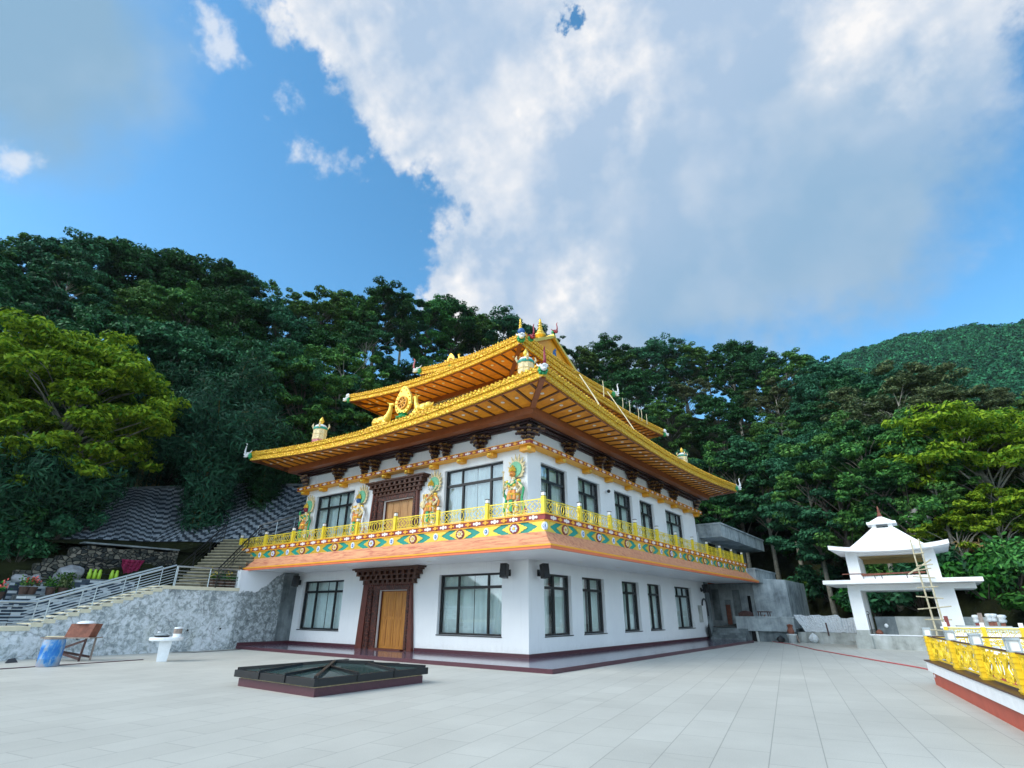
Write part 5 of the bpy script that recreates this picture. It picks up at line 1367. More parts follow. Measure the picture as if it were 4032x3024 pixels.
for a, b in (((-.6, -.26, .15), (.8, -.26, .64)), ((-.6, -.29, .42), (.8, -.29, .08)), ((-.6, .26, .3), (.8, .26, .1)), ((-.62, 0, .5), (-.2, -.2, .42))):
    mb = MB(); mb.beam(TL(*a), TL(*b), .03, .07); mb.build('brace', M['wood_dark'], t)
t = thing('board_box', 'rusty brown open box standing on the trestle table', 'box', TL(.55, 0, .735))
mb = MB(); b = MB(); b.add([(-.5, -.2, 0), (.36, -.2, 0), (.36, .16, 0), (-.5, .16, 0), (-.42, -.14, .42), (.46, -.14, .42), (.46, .2, .42), (-.42, .2, .42)], [(0, 3, 2, 1), (4, 5, 6, 7), (0, 1, 5, 4), (1, 2, 6, 5), (2, 3, 7, 6), (3, 0, 4, 7)])
b.xf(Matrix.Translation(TL(.5, 0, .737)) @ Matrix.Rotation(ta, 4, 'Z')); b.build('box_body', M['rustybox'], t)
mb = MB(); q = TL(.48, .03, 1.16); mb.lathe([(.3, 0), (.27, .05), (.15, .09), (.02, .1)], q, 14); o = mb.build('plastic_bowl', M['whitepaint'], smooth=True); tag(o, 'upturned white bowl lying on top of the rusty box', 'bowl')
mb = MB(); mb.beam(TL(-.72, -.1, .75), TL(.0, .1, .75), .12, .03); o = mb.build('lumber_offcut', M['sticks']); tag(o, 'pale board offcut lying on the trestle table behind the drum', 'board')
mb = MB(); q = TL(-.85, -.75, 0); mb.add([(q[0], q[1], 0), (q[0]+.1, q[1]-.35, 0), (q[0]-.2, q[1]-.3, .0), (q[0]-.05, q[1]-.1, .14), (q[0], q[1]-.28, .12)], [(0, 1, 4, 3), (0, 3, 2), (2, 3, 4), (1, 2, 4), (0, 2, 1)]); o = mb.build('cloth_rag', M['rubber']); tag(o, 'dark crumpled rag lying on the paving left of the drum', 'rag')

def round_table(loc, label):
    t = thing('pedestal_table', label, 'table', (0, 0, 0), 'white round pedestal tables')
    a = MB(); a.lathe([(.5, .64), (.52, .66), (.52, .74), (.5, .75)], (0, 0, 0), 36); a.build('table_top', M['whitepaint'], t, bevel=.01)
    a = MB(); a.add([(-.15, -.15, 0), (.15, -.15, 0), (.15, .15, 0), (-.15, .15, 0), (-.19, -.19, .64), (.19, -.19, .64), (.19, .19, .64), (-.19, .19, .64)], [(4, 5, 6, 7), (0, 1, 5, 4), (1, 2, 6, 5), (2, 3, 7, 6), (3, 0, 4, 7)]); a.build('pedestal', M['whitepaint'], t)
    t.location = loc; t.rotation_euler = (0, 0, R(-22)); return t
round_table((-10.05, -7.55, 0), 'white round pedestal table in front of the peeling wall')
round_table((12.0, 5.3, .12), 'white round pedestal table seen behind the yellow railing on the right')
t = thing('covered_pan', 'shallow grey pan with a lid on the round white table', 'pan', (-10.15, -7.7, .75))
mb = MB(); mb.lathe([(.2, .0), (.24, .03), (.24, .05)], (-10.12, -7.68, .752), 20); mb.build('pan_body', M['bronze'], t); mb = MB(); mb.lathe([(.22, .05), (.18, .1), (.05, .13)], (-10.14, -7.7, .752), 18); mb.build('lid', M['conc'], t, smooth=True); mb = MB(); mb.box(-10.23, -10.12, -7.82, -7.74, .885, .93); mb.build('lid_handle', M['whitepaint'], t, bevel=.01)
t = thing('tin_can', 'pale tin can with a dark label on the round white table', 'can', (-9.9, -7.3, .75))
mb = MB(); mb.lathe([(.13, 0), (.13, .3), (.12, .31)], (-9.93, -7.28, .752), 18); mb.build('can_body', M['whitepaint'], t); mb = MB(); mb.lathe([(.132, .1), (.132, .26)], (-9.93, -7.28, .752), 18); mb.build('can_label', M['wood_grey'], t)
def hose(name, pts, r, mtl, label, cat):
    P = []
    for k in range(len(pts)-1):
        for q in range(6): 
            a, b = Vector(pts[k]), Vector(pts[k+1]); P.append(a.lerp(b, q/6)+Vector((.015*math.sin(k*3+q), .015*math.cos(k*2+q*1.3), 0)))
    P.append(Vector(pts[-1])); m = MB(); m.tube(P, r, 6); o = m.build(name, M[mtl], smooth=True); tag(o, label, cat)
hose('water_hose', [(3.3, 20.6, .02), (4.7, 18.5, .02), (6.65, 13.86, .02), (8.61, 10.19, .02), (10.95, 5.8, .02), (11.6, 3.2, .02), (11.9, 1.9, .02)], .022, 'redhose', 'thin red hose lying across the paving towards the yellow railing', 'hose')
hose('power_cable', [(-14.35, -5.4, .015), (-14.0, -5.2, .015), (-13.4, -4.9, .015), (-13.5, -3.9, .015), (-13.8, -2.7, .015)], .012, 'rubber', 'thin grey cable on the paving between wall and plinth', 'cable')
mb = MB(); mb.beam((-10.6, -13.0, .012), (-11.15, -7.7, .012), .09, .02); o = mb.build('drain_channel', M['maroon']); tag(o, 'narrow dark drain strip in the paving beside the blue drum', 'drain'); 

# ------------------------------------------------------------------ right side: annex
t = thing('concrete_annex', 'unfinished grey concrete annex joined to the far end of the temple', 'building', (.5, 28, 0))
mb = MB(); mb.box(-9, .0, 19.5, 31.0, 3.45, 6.5); mb.build('upper_wall', M['conc'], t)
mb = MB(); mb.box(-9, 1.45, 19.95, 31.4, 6.15, 6.95); mb.box(-9, 1.52, 19.88, 31.46, 6.95, 7.05); mb.build('roof_slab', M['conc'], t)
mb = MB(); mb.box(-9, 2.6, 22.2, 28.0, 3.45, 4.2); mb.box(-9, 2.66, 22.14, 28.06, 4.2, 4.3); mb.build('floor_slab', M['conc'], t)
for y in (21.5, 25.2, 28.5):
    mb = MB(); mb.box(-.01, .012, y, y+1.7, 4.7, 6.0); mb.build('dark_window_slab', M['dark'], t)  # flat dark slabs paint the unlit openings onto the solid wall
mb = MB(); mb.box(-.3, .02, 19.47, 20.35, 0, 3.42); mb.build('pier', M['conc_dark'], t)
mb = MB(); mb.box(-9, 1.86, 24, 30, 0, 3.44); mb.build('lower_wall', M['conc'], t)
mb = MB(); mb.add([(1.87, 23.9, 0), (3.9, 24.4, 0), (3.9, 31, 0), (1.87, 31, 0), (1.87, 23.9, 3.78), (3.9, 24.4, 3.62), (3.9, 31, 3.62), (1.87, 31, 3.78)], [(0, 3, 2, 1), (4, 5, 6, 7), (0, 1, 5, 4), (1, 2, 6, 5), (2, 3, 7, 6), (3, 0, 4, 7)]); mb.build('end_block', M['conc'], t)
for x0_, x1_, z0_, z1_, m_n in ((.45, .95, 1.0, 3.05, 'conc_dark'), (1.42, 1.62, .9, 2.65, 'dark'), (-.95, -.45, 1.1, 3.1, 'conc_dark')):
    mb = MB(); mb.box(x0_, x1_, 23.97, 24.01, z0_, z1_); mb.build('doorway', M[m_n], t)
mb = MB(); mb.box(-.12, .3, 23.95, 24.01, .85, 2.42); mb.build('door_frame', M['conc_dark'], t)
mb = MB(); mb.box(-.08, .22, 23.92, 23.95, .85, 2.1); mb.build('door', M['rustybox'], t)
mb = MB(); mb.box(-3, 4.6, 20.66, 23.98, 0, .72); mb.build('porch_floor', M['conc_dark'], t)
mb = MB(); mb.box(1.42, 4.7, 20.42, 20.6, .58, 1.32); mb.box(1.36, 4.78, 20.38, 20.65, 1.32, 1.39); mb.build('parapet', M['conc'], t)
mb = MB(); mb.box(2.2, 2.5, 20.6, 20.66, .0, .56); mb.build('dark_gap_slab', M['dark'], t)  # dark slab paints the shade of the gap under the parapet
t2 = thing('porch_steps', 'rough grey concrete steps up to the annex porch beyond the plinth', 'steps', (1, 19.8, 0))
for k in range(5):
    mb = MB(); mb.box(.06, 2.15-.02*k, 19.2+.3*k, 20.65, .12*k+.1 if k else 0, .12*(k+1)+.1); mb.build('step', M['conc_dark'], t2)
mb = MB(); mb.beam((.1, 19.3, .14), (.2, 18.75, .85), .45, .04, up=(1, 0, 0)); o = mb.build('leaning_board', M['black']); tag(o, 'black board leaning against the far end of the temple wall', 'board')
mb = MB(); mb.box(.005, .045, 17.9, 18.5, 1.05, 2.0); o = mb.build('notice_panel', M['conc_pale']); tag(o, 'small grey panel fixed on the wall beside the last ground floor window', 'panel')
mb = MB(); mb.tube([(.06, 18.6, 2.0)]+[(.06, 19.05-.45*math.cos(PI*k/8), 2.0+.38*math.sin(PI*k/8)) for k in range(9)]+[(.06, 19.5, 1.4)], .05, 8); o = mb.build('conduit_loop', M['rubber'], smooth=True); tag(o, 'dark arched conduit above the leaning black board', 'pipe')
t3 = thing('work_bench', 'small dark table with boards standing behind the annex parapet', 'table', (2.8, 22.0, .72))
mb = MB(); mb.box(2.45, 3.15, 21.7, 22.4, 1.62, 1.68); mb.build('table_top', M['wood_dark'], t3)
for a in (2.5, 3.05):
    for b in (21.75, 22.3): mb = MB(); mb.beam((a, b, .72), (a, b, 1.62), .05, .05); mb.build('leg', M['wood_dark'], t3)
mb = MB(); mb.beam((2.55, 21.65, .75), (2.9, 21.65, 1.5), .12, .03); mb.build('board', M['rustybox'], t3); mb = MB(); mb.beam((3.1, 21.65, .75), (2.75, 21.6, 1.5), .1, .03); mb.build('board', M['wood_grey'], t3)
mb = MB(); mb.box(1.5, 2.2, 20.9, 21.7, .72, 1.6); mb.ball((1.85, 21.3, 1.6), (.36, .4, .12), 10); o = mb.build('timber_stack', M['wood_dark']); tag(o, 'dark reddish heap of boards on the annex porch above the steps', 'heap')
mb = MB()
for k in range(6): mb.beam((-.6+.15*k, 20.8+.2*k, .76), (1.3, 21.4+.2*k, .8+.04*k), .05, .05)
o = mb.build('steel_rods', M['bronze']); tag(o, 'bundle of dark rods lying on the annex porch floor', 'rods')
mb = MB(); mb.tube([(2.55, 20.5, 0), (2.53, 20.5, .57)], .07, 8); o = mb.build('prop_post', M['conc_pale']); tag(o, 'short pale post propped under the annex parapet', 'post')

# low concrete wall, plastic sheet, bags
t = thing('low_concrete_wall', 'low bare concrete wall running from the annex to the white pavilion', 'wall', (6, 21, 0))
mb = MB(); mb.box(4.7, 8.2, 21.0, 21.25, 0, .56); mb.box(5.75, 5.95, 20.95, 21.0, 0, .56); mb.box(7.1, 8.2, 20.2, 21.0, 0, .16); mb.build('wall_body', M['conc_pale'], t)
PU = Vector((1, 0, 0)); PV = Vector((0, 1, 0)); PO = Vector((8.11, 17.2, 0))
def pp(u, v, z): return (8.11+u, 17.2+v, z)
def pbox(mb, u0, u1, v0, v1, z0, z1, mi=None): mb.box(8.11+u0, 8.11+u1, 17.2+v0, 17.2+v1, z0, z1, mi)
mb = MB(); NX, NY = 26, 12; r = random.Random(2)
hh = [[0]*(NY+1) for _ in range(NX+1)]
for i in range(NX+1):
    for j in range(NY+1):
        a = i/NX; k = j/NY; x = 4.3+3.75*a+.8*k*(1-a); zt_ = 1.47+.03*math.sin(i*.9)-(.14 if a > .68 else 0)
        z = zt_-(zt_-.585)*k-.12*math.sin(PI*k)*math.sin(PI*a)+.035*math.sin(i*1.3+j*.9)*math.sin(PI*k)+.02*r.uniform(-1, 1)
        hh[i][j] = (x, 22.7-1.55*k+.1*math.sin(i*.6), max(.575, z))
for i in range(NX):
    for j in range(NY): mb.quad(hh[i][j], hh[i][j+1], hh[i+1][j+1], hh[i+1][j])
o = mb.build('plastic_sheet', M['plastic_sheet'], smooth=True); m = o.modifiers.new('th', 'SOLIDIFY'); m.thickness = .015; tag(o, 'crumpled white plastic sheet spread over a heap left of the pavilion', 'plastic sheet')
mb = MB(); mb.add([(4.9, 21.3, 0), (8.0, 21.3, 0), (8.0, 22.8, 0), (4.9, 22.8, 0), (4.9, 21.3, .3), (8.0, 21.3, .3), (8.0, 22.8, 1.1), (4.9, 22.8, 1.1)], [(4, 5, 6, 7), (0, 1, 5, 4), (1, 2, 6, 5), (2, 3, 7, 6), (3, 0, 4, 7)]); o = mb.build('material_heap', M['conc_dark']); tag(o, 'heap of building material under the white plastic sheet', 'heap')
mb = MB(); mb.beam((6.31, 20.98, .4), (6.27, 20.98, 1.08), .14, .06); o = mb.build('timber_stake', M['wood_dark']); tag(o, 'dark timber stake standing in front of the plastic sheet', 'stake')
t = thing('lidded_bucket', 'white lidded bucket standing near the annex corner', 'bucket', (4.52, 20.1, 0))
mb = MB(); mb.lathe([(.2, 0), (.26, .42), (.28, .43), (.28, .47), (.0, .48)], (4.52, 20.1, 0), 18); mb.build('bucket_body', M['plastic_sheet'], t, smooth=True); mb = MB(); mb.lathe([(.16, .48), (.2, .6), (.12, .8), (.17, .95), (.02, 1.0)], (4.5, 20.1, 0), 9); mb.build('bundle', M['rustybox'], t)
def bag(loc, s, seed, label, mtl='plastic_sheet'):
    bm = bmesh.new(); bmesh.ops.create_icosphere(bm, subdivisions=3, radius=1); r = random.Random(seed); p = [r.uniform(0, 6) for _ in range(4)]
    for v in bm.verts:
        c = v.co; tp = 1-.55*max(0, c.z)**1.2; k = 1+.08*math.sin(7*c.x+p[0])+.07*math.sin(9*c.z+5*c.y+p[1]); v.co = Vector((c.x*s[0]*tp*k, c.y*s[1]*tp*k, (c.z+1)*s[2]))
    me = bpy.data.meshes.new('sack'); bm.to_mesh(me); bm.free(); me.materials.append(M[mtl]); o = bpy.data.objects.new('sack', me); COL.objects.link(o); o.location = loc; tag(o, label, 'sack')
bag((5.55, 20.6, 0), (.24, .2, .27), 3, 'white pointed sack leaning on the low wall left of the pavilion')
bag((3.9, 20.05, 0), (.24, .2, .19), 5, 'small black bag on the paving beside the bucket', 'black')
mb = MB(); mb.beam((4.9, 19.9, .02), (4.75, 20.1, .45), .06, .06); o = mb.build('timber_offcut', M['wood_grey']); tag(o, 'grey timber offcut propped beside the white bucket', 'offcut')

# ------------------------------------------------------------------ pavilion
t = thing('pavilion', 'unfinished white concrete pavilion with two roofs and a small spire', 'pavilion', (10.3, 18.8, 0))
zb = .59
mb = MB(); pbox(mb, 0, 6.5, -.45, 3.6, -.2, .58); pbox(mb, -.05, .66, -.55, -.45, -.2, .6); mb.build('pavilion_base', M['conc_pale'], t)
for u0, u1 in ((.02, .58), (3.54, 4.4)):
    for v0, v1 in ((0, .6), (2.5, 3.1)):
        m = MB(); pbox(m, u0, u1, v0, v1, zb+.23, 2.66, 0); pbox(m, u0-.008, u1+.008, v0-.008, v1+.008, zb-.01, zb+.23, 1); m.build('pier', [M['pav_white'], M['conc_pale']], t)
mb = MB(); pbox(mb, .04, 4.38, .03, 3.07, 2.66, 2.94); pbox(mb, 4.38, 5.25, .04, 2.8, 2.69, 2.94); mb.build('ring_beam', M['pav_white'], t)
mb = MB(); pbox(mb, -.92, 5.53, -.9, 3.9, 2.945, 3.135); mb.build('middle_slab', M['pav_white'], t, bevel=.01)
for u0, u1 in ((.27, .8), (3.54, 4.08)):
    for v0, v1 in ((.02, .6), (2.5, 3.1)):
        m = MB(); pbox(m, u0, u1, v0, v1, 3.137, 4.35, 0); m.build('upper_pier', M['pav_white'], t)
mb = MB(); pbox(mb, .8, 3.54, .04, .25, 3.137, 3.34); pbox(mb, .8, 3.54, 2.85, 3.06, 3.137, 3.34); mb.build('sill_beam', M['pav_white'], t)
mb = MB(); pbox(mb, .28, 4.07, .03, 3.08, 4.35, 4.56); mb.build('upper_beam', M['pav_white'], t)
mb = MB(); pbox(mb, .82, 3.52, .65, 2.45, 4.31, 4.349); pbox(mb, .82, 3.52, 2.55, 2.85, 4.1, 4.34); mb.build('loft_ceiling', M['plywood'], t)
mb = MB(); N = 20; u0, u1, v0, v1 = -.34, 4.72, -.8, 3.9
ez = lambda k: 4.45+.2*abs(2*k-1)**2.4
th = .2
for i in range(N):
    a, b = i/N, (i+1)/N; ua, ub = u0+(u1-u0)*a, u0+(u1-u0)*b
    for v in (v0, v1): mb.quad(pp(ua, v, ez(a)), pp(ub, v, ez(b)), pp(ub, v, ez(b)+th), pp(ua, v, ez(a)+th))
    mb.quad(pp(ua, v0, ez(a)), pp(ua, v1, ez(a)), pp(ub, v1, ez(b)), pp(ub, v0, ez(b))); mb.quad(pp(ua, v0, ez(a)+th), pp(ub, v0, ez(b)+th), pp(ub, v1, ez(b)+th), pp(ua, v1, ez(a)+th))
for u, k in ((u0, 0), (u1, 1)): mb.quad(pp(u, v0, ez(k)), pp(u, v1, ez(k)), pp(u, v1, ez(k)+th), pp(u, v0, ez(k)+th))
mb.build('eave_slab', M['pav_white'], t)
cu, cv = 2.18, 1.55
mb = MB(); B_ = [(.5, -.35), (3.86, -.35), (3.86, 3.45), (.5, 3.45)]; Tq = [(cu-.46, cv-.45), (cu+.46, cv-.45), (cu+.46, cv+.45), (cu-.46, cv+.45)]; K = 6
def P2(i, k): f = k/K; return pp(B_[i][0]*(1-f)+Tq[i][0]*f, B_[i][1]*(1-f)+Tq[i][1]*f, 4.62+1.14*(f**1.08))
for k in range(K):
    for i in range(4):
        j = (i+1) % 4; mb.quad(P2(i, k), P2(j, k), P2(j, k+1), P2(i, k+1))
mb.build('roof_slope', M['pav_white'], t)
for i in range(4): mb = MB(); mb.tube([P2(i, k) for k in range(K+1)], .06, 6); mb.build('hip_rib', M['pav_white'], t)
mb = MB()
for a in (-1, 1):
    for b in (-1, 1): pbox(mb, cu+a*.37-.1, cu+a*.37+.1, cv+b*.36-.09, cv+b*.36+.09, 5.74, 5.99)
pbox(mb, cu-.5, cu+.5, cv-.48, cv+.48, 5.72, 5.79); mb.build('lantern_posts', M['pav_white'], t)
mb = MB(); pbox(mb, cu-.66, cu+.66, cv-.62, cv+.62, 5.98, 6.1); bs = [(cu-.56, cv-.52), (cu+.56, cv-.52), (cu+.56, cv+.52), (cu-.56, cv+.52)]
mb.add([pp(*b, 6.1) for b in bs]+[pp(cu-.08, cv-.08, 6.42), pp(cu+.08, cv-.08, 6.42), pp(cu+.08, cv+.08, 6.42), pp(cu-.08, cv+.08, 6.42)], [(0, 1, 5, 4), (1, 2, 6, 5), (2, 3, 7, 6), (3, 0, 4, 7), (4, 5, 6, 7)]); mb.build('lantern_roof', M['pav_white'], t)
mb = MB(); mb.lathe([(.1, 0), (.13, .05), (.08, .12), (.1, .17), (.04, .26), (.08, .3), (.03, .38), (.05, .43), (.01, .58)], pp(cu, cv, 6.42), 12); mb.build('spire', M['rustybox'], t, smooth=True)
t = thing('panel_wall', 'bare concrete panel wall inside the lower storey of the pavilion', 'wall', (10.5, 18.0, .59))
mb = MB(); pbox(mb, .86, 1.72, .8, .95, .57, 1.44); mb.build('dark_panel', M['conc_dark'], t); mb = MB(); pbox(mb, 1.725, 5.7, .8, .96, .57, 1.45); mb.build('pale_panel', M['conc_pale'], t)
mb = MB(); mb.beam(pp(.68, .1, .6), pp(.62, .62, 1.55), .04, .04); mb.tube([pp(.62+.07*math.cos(a), .62, 1.6+.07*math.sin(a)) for a in [k*.7 for k in range(10)]], .016, 5); o = mb.build('shovel', M['bronze']); tag(o, 'dark shovel leaning against the left pier of the pavilion', 'shovel')
mb = MB(); mb.ball(pp(1.28, .78, 1.02), (.09, .04, .1), 8); o = mb.build('paint_splash', M['whitepaint'], smooth=True); tag(o, 'white lump stuck to the dark panel inside the pavilion', 'lump')
bag(pp(.95, .35, .58), (.16, .14, .14), 9, 'brown sack lying beside the dark panel of the pavilion', 'rustybox')
mb = MB(); mb.tube([pp(.6, -.4, .62), pp(3.6, -.4, .62)], .03, 6); o = mb.build('plastic_pipe', M['whitepaint']); tag(o, 'long white pipe lying along the pavilion base', 'pipe')
t = thing('scaffold_bars', 'rusty bars lashed across the upper opening of the pavilion', 'scaffold bars', pp(2, 0, 3.4))
for a, b, rr in (((-.05, .0, 3.46), (.95, .0, 3.46), .022), ((.8, .0, 3.42), (3.5, .0, 3.45), .04), ((.85, -.03, 3.36), (3.1, -.03, 3.48), .028)):
    m = MB(); m.tube([pp(*a), pp(*b)], rr, 7); m.build('bar', M['rustybox'], t)
for u in (.85, 1.35, 1.65, 2.7): m = MB(); m.tube([pp(u, -.02, 3.48), pp(u+.02, -.02, 3.2)], .016, 5); m.build('tie', M['wood_dark'], t)
t = thing('bamboo_ladder', 'tall bamboo ladder leaning against the front of the white pavilion', 'ladder', pp(3.4, -1.2, 0))
def LD(u, k): return pp(3.26+u, -1.75+.85*k, .02+4.9*k)
for u in (0, .33):
    m = MB(); m.tube([LD(u+.01*math.sin(k), k/6) for k in range(7)], [.045, .043, .04, .038, .035, .033, .03], 7); m.build('pole', M['bamboo'], t)
for k, a, b, dz in ((.08, -.2, .55, 0), (.18, -.35, .85, -.02), (.27, -.3, .7, 0), (.37, -.45, .82, .06), (.46, -.38, .62, -.05), (.55, -.25, .55, .02), (.64, -.3, .55, -.04), (.71, -.22, .5, .05), (.75, -.05, .6, .02), (.86, -.05, .4, .02)):
    m = MB(); q = LD(a, k); s = LD(b, k); m.tube([(q[0], q[1]-.05, q[2]-dz), (s[0], s[1]-.05, s[2]+dz)], .026, 6); m.build('rung', M['bamboo'], t)
m = MB(); q, s = LD(-.45, .67), LD(.58, .8); m.tube([q, s], .034, 6); m.build('rung', M['bamboo'], t)

# ------------------------------------------------------------------ right foreground: kerb with yellow railing
kd = Vector((.17, -.985, 0)).normalized(); kn = Vector((.985, .17, 0)).normalized(); K0 = Vector((11.22, 1.31, 0))
def kp(s, n, z): q = K0+kd*s+kn*n; return (q.x, q.y, z)
def kbox(mb, s0, s1, n0, n1, z0, z1, mi=None):
    c = [kp(s0, n0, z0), kp(s1, n0, z0), kp(s1, n1, z0), kp(s0, n1, z0), kp(s0, n0, z1), kp(s1, n0, z1), kp(s1, n1, z1), kp(s0, n1, z1)]
    mb.add(c, [(0, 1, 2, 3), (4, 7, 6, 5), (0, 4, 5, 1), (1, 5, 6, 2), (2, 6, 7, 3), (3, 7, 4, 0)], mi)
t = thing('railing_kerb', 'terracotta and white kerb wall carrying the yellow railing on the right', 'kerb wall', tuple(K0))
mb = MB(); kbox(mb, 0, 9, 0, .18, 0, .29); kbox(mb, 0, .18, .18, 5, 0, .29); mb.build('kerb_wall', M['kerb_red'], t)
mb = MB(); kbox(mb, -.07, 9, -.07, .22, .29, .51); kbox(mb, -.07, .22, .22, 5, .29, .51); mb.build('kerb_band', M['whitepaint'], t)
mb = MB(); kbox(mb, -.12, 9, -.1, .25, .51, .535); kbox(mb, -.12, .25, .25, 5, .51, .535); mb.build('kerb_cap', M['brown'], t)
mb = MB(); mb.tube([kp(.2, -.003, .2), kp(.2, -.02, .2)], .035, 10); mb.build('outlet', M['whitepaint'], t)
t = thing('yellow_railing', 'bright yellow openwork railing with lamp topped posts in the right foreground', 'railing', kp(0, .08, .535))
def kpost(s, n):
    m = MB(); w_ = .075; 
    kbox(m, s-w_, s+w_, n-w_, n+w_, .535, 1.08)
    for z in (.56, .66, .74, .86, .94, 1.02): kbox(m, s-w_-.012, s+w_+.012, n-w_-.012, n+w_+.012, z, z+.02)
    o = m.build('railing_post', M['goldpost'], t); m = MB(); q = .06; kbox(m, s-q, s+q, n-q, n+q, 1.08, 1.24, 0); kbox(m, s-.085, s+.085, n-.085, n+.085, 1.24, 1.27, 1); kbox(m, s-.08, s+.08, n-.08, n+.08, 1.08, 1.1, 1)
    for a in (-1, 1):
        for b in (-1, 1): kbox(m, s+a*.07-.01, s+a*.07+.01, n+b*.07-.01, n+b*.07+.01, 1.1, 1.24, 1)
    m.build('post_lamp', [M['lampwhite'], M['conc']], o)
def kpanel(s0, n0, s1, n1):
    a, b = Vector(kp(s0, n0, 0)), Vector(kp(s1, n1, 0)); d = (b-a).normalized(); L = (b-a).length-.15
    m = rail_panel_mb(L, .5, .019, .022); ang = math.atan2(d.y, d.x); m.xf(Matrix.Translation((a.x+d.x*.075, a.y+d.y*.075, .56)) @ Matrix.Rotation(ang, 4, 'Z')); m.build('railing_panel', M['goldpost'], t)
    m = MB(); m.beam((a.x+d.x*.075, a.y+d.y*.075, 1.075), (b.x-d.x*.075, b.y-d.y*.075, 1.075), .05, .02); m.build('rail_cap', M['brown'], t)
ss = [.12, 2.7, 4.72, 6.8, 8.9]
for s in ss: kpost(s, .08)
for i in range(4): kpanel(ss[i], .08, ss[i+1], .08)
for n_ in (2.35, 4.6): kpost(.12, n_)
kpanel(.12, .08, .12, 2.35); kpanel(.12, 2.35, .12, 4.6)
# parapet at the edge of the terrace with the farther railing
t = thing('terrace_parapet', 'white terrace edge parapet behind the farther railing on the right', 'wall', (13.3, 8.5, 0))
mb = MB(); mb.box(11.7, 14.6, 8.9, 9.15, 0, 1.12); mb.box(11.6, 14.6, 8.8, 9.22, 1.12, 1.17); mb.build('parapet_body', M['whitepaint'], t)
mb = MB(); mb.box(11.6, 14.6, 7.2, 8.79, 0, .62); mb.build('parapet_step', M['whitepaint'], t)
t = thing('far_railing', 'yellow openwork railing standing on the white step beyond the nearer one', 'railing', (11.73, 7.3, .62))
xs = [11.74, 12.7, 13.64, 14.55]
for x in xs:
    m = MB(); m.box(x-.06, x+.06, 7.24, 7.36, .62, 1.2); o = m.build('railing_post', M['goldpost'], t); m = MB(); m.box(x-.055, x+.055, 7.245, 7.355, 1.2, 1.33); m.build('post_lamp', M['lampwhite'], o)
for a, b in zip(xs, xs[1:]):
    m = rail_panel_mb(b-a-.12, .52, .014, .02); m.xf(Matrix.Translation((a+.06, 7.3, .64))); m.build('railing_panel', M['railyellow'], t)
def stub(x, y, z0, z1, mtl, wrap, label, tilt=0):
    t = thing('wrapped_pier_stub', label, 'pier stub', (x, y, z0), 'unfinished pier stubs beyond the far railing')
    m = MB(); m.beam((x, y, z0), (x+tilt, y, z1), .14, .14, up=(0, 1, 0)); m.build('stub_core', M[mtl], t)
    if wrap:
        m = MB(); m.lathe([(.1, -.02), (.13, .05), (.1, .14), (.15, .2), (.12, .27), (.02, .28)], (x+tilt, y, z1-.18), 9, lobes=3, lobe=.15); m.build('plastic_wrap', M['plastic_sheet'], t, smooth=True)
stub(12.82, 13.2, .9, 1.45, 'brick_red', 1, 'red pier stub with crumpled white wrapping, nearest the pavilion')
stub(12.97, 13.15, .9, 1.62, 'wood_grey', 0, 'bare brown timber post between the wrapped pier stubs')
stub(13.24, 13.2, .9, 1.5, 'rustybox', 1, 'brown pier stub under the largest white wrapping')
stub(13.36, 13.25, .9, 1.5, 'rustybox', 1, 'brown pier stub tucked close behind the largest wrapping')
stub(13.61, 13.2, .9, 1.46, 'rustybox', 1, 'wrapped pier stub farthest to the right')
stub(11.85, 13.0, .7, 1.5, 'brick_red', 0, 'dark red post at the foot of the bamboo ladder')
t = thing('boundary_wall', 'pale boundary wall under the wrapped pier stubs at the terrace edge', 'wall', (13, 13.4, 0))
mb = MB(); mb.box(12.2, 13.78, 13.1, 13.4, 0, 1.1); mb.box(12.1, 13.85, 13.05, 13.45, 1.1, 1.15); mb.build('wall_body', M['conc_pale'], t)
# odds and ends on the slope to the right
bag((14.0, 27.9, 6.2), (.3, .25, .45), 21, 'pale wrapped bundle standing on the slope right of the pavilion roof', 'plastic_sheet')
mb = MB(); mb.beam((11.5, 27.5, 7.2), (12.0, 27.7, 8.0), 1.1, .04); o = mb.build('metal_sheet', M['conc_pale']); tag(o, 'grey metal sheet propped on the wooded slope above the pavilion', 'sheet')
bag((12.4, 27.5, 7.1), (.35, .3, .2), 22, 'small white bag on the slope beside the grey metal sheet', 'plastic_sheet')
# ------------------------------------------------------------------ terrain
CX, CY = 11.703, -16.769
AZ = [40, 70, 78, 84, 90, 95, 100, 104, 110, 116, 122, 128, 134, 140, 147, 150, 160, 170, 180, 195, 215]
r0 = [60, 38, 38, 37, 42, 46, 58, 58, 56, 53, 50, 48, 43, 39, 36, 31, 28.5, 28.5, 28.5, 28.5, 60]
z1 = [0, 3, 3.5, 4, 4, 4, 4, 4, 4, 4, 4.5, 4.5, 4.5, 4.5, 4.3, 4.2, 4.2, 4.2, 4.0, 3, 0]
dr1 = [20, 6, 5, 5, 5, 6, 6, 6, 6, 6, 6, 6, 6, 6, 3.5, 3.5, 4.3, 4.3, 4.3, 6, 20]
r2 = [100, 48, 46, 46, 52, 58, 70, 70, 68, 65, 62, 60, 56, 50, 44, 41.5, 41, 41, 41, 42, 100]
z2 = [0, 6, 6.5, 8, 9, 10, 12, 12, 12, 12, 12, 12, 11, 9.6, 8.4, 8.2, 7.9, 7.6, 7.2, 6, 0]
RR = [120, 70, 62, 62, 72, 80, 92, 92, 90, 86, 80, 74, 70, 66, 63, 62, 62, 62, 62, 64, 120]
TT = [.1, .25, .28, .315, .377, .42, .465, .485, .505, .515, .55, .59, .625, .635, .625, .61, .60, .565, .475, .42, .1]
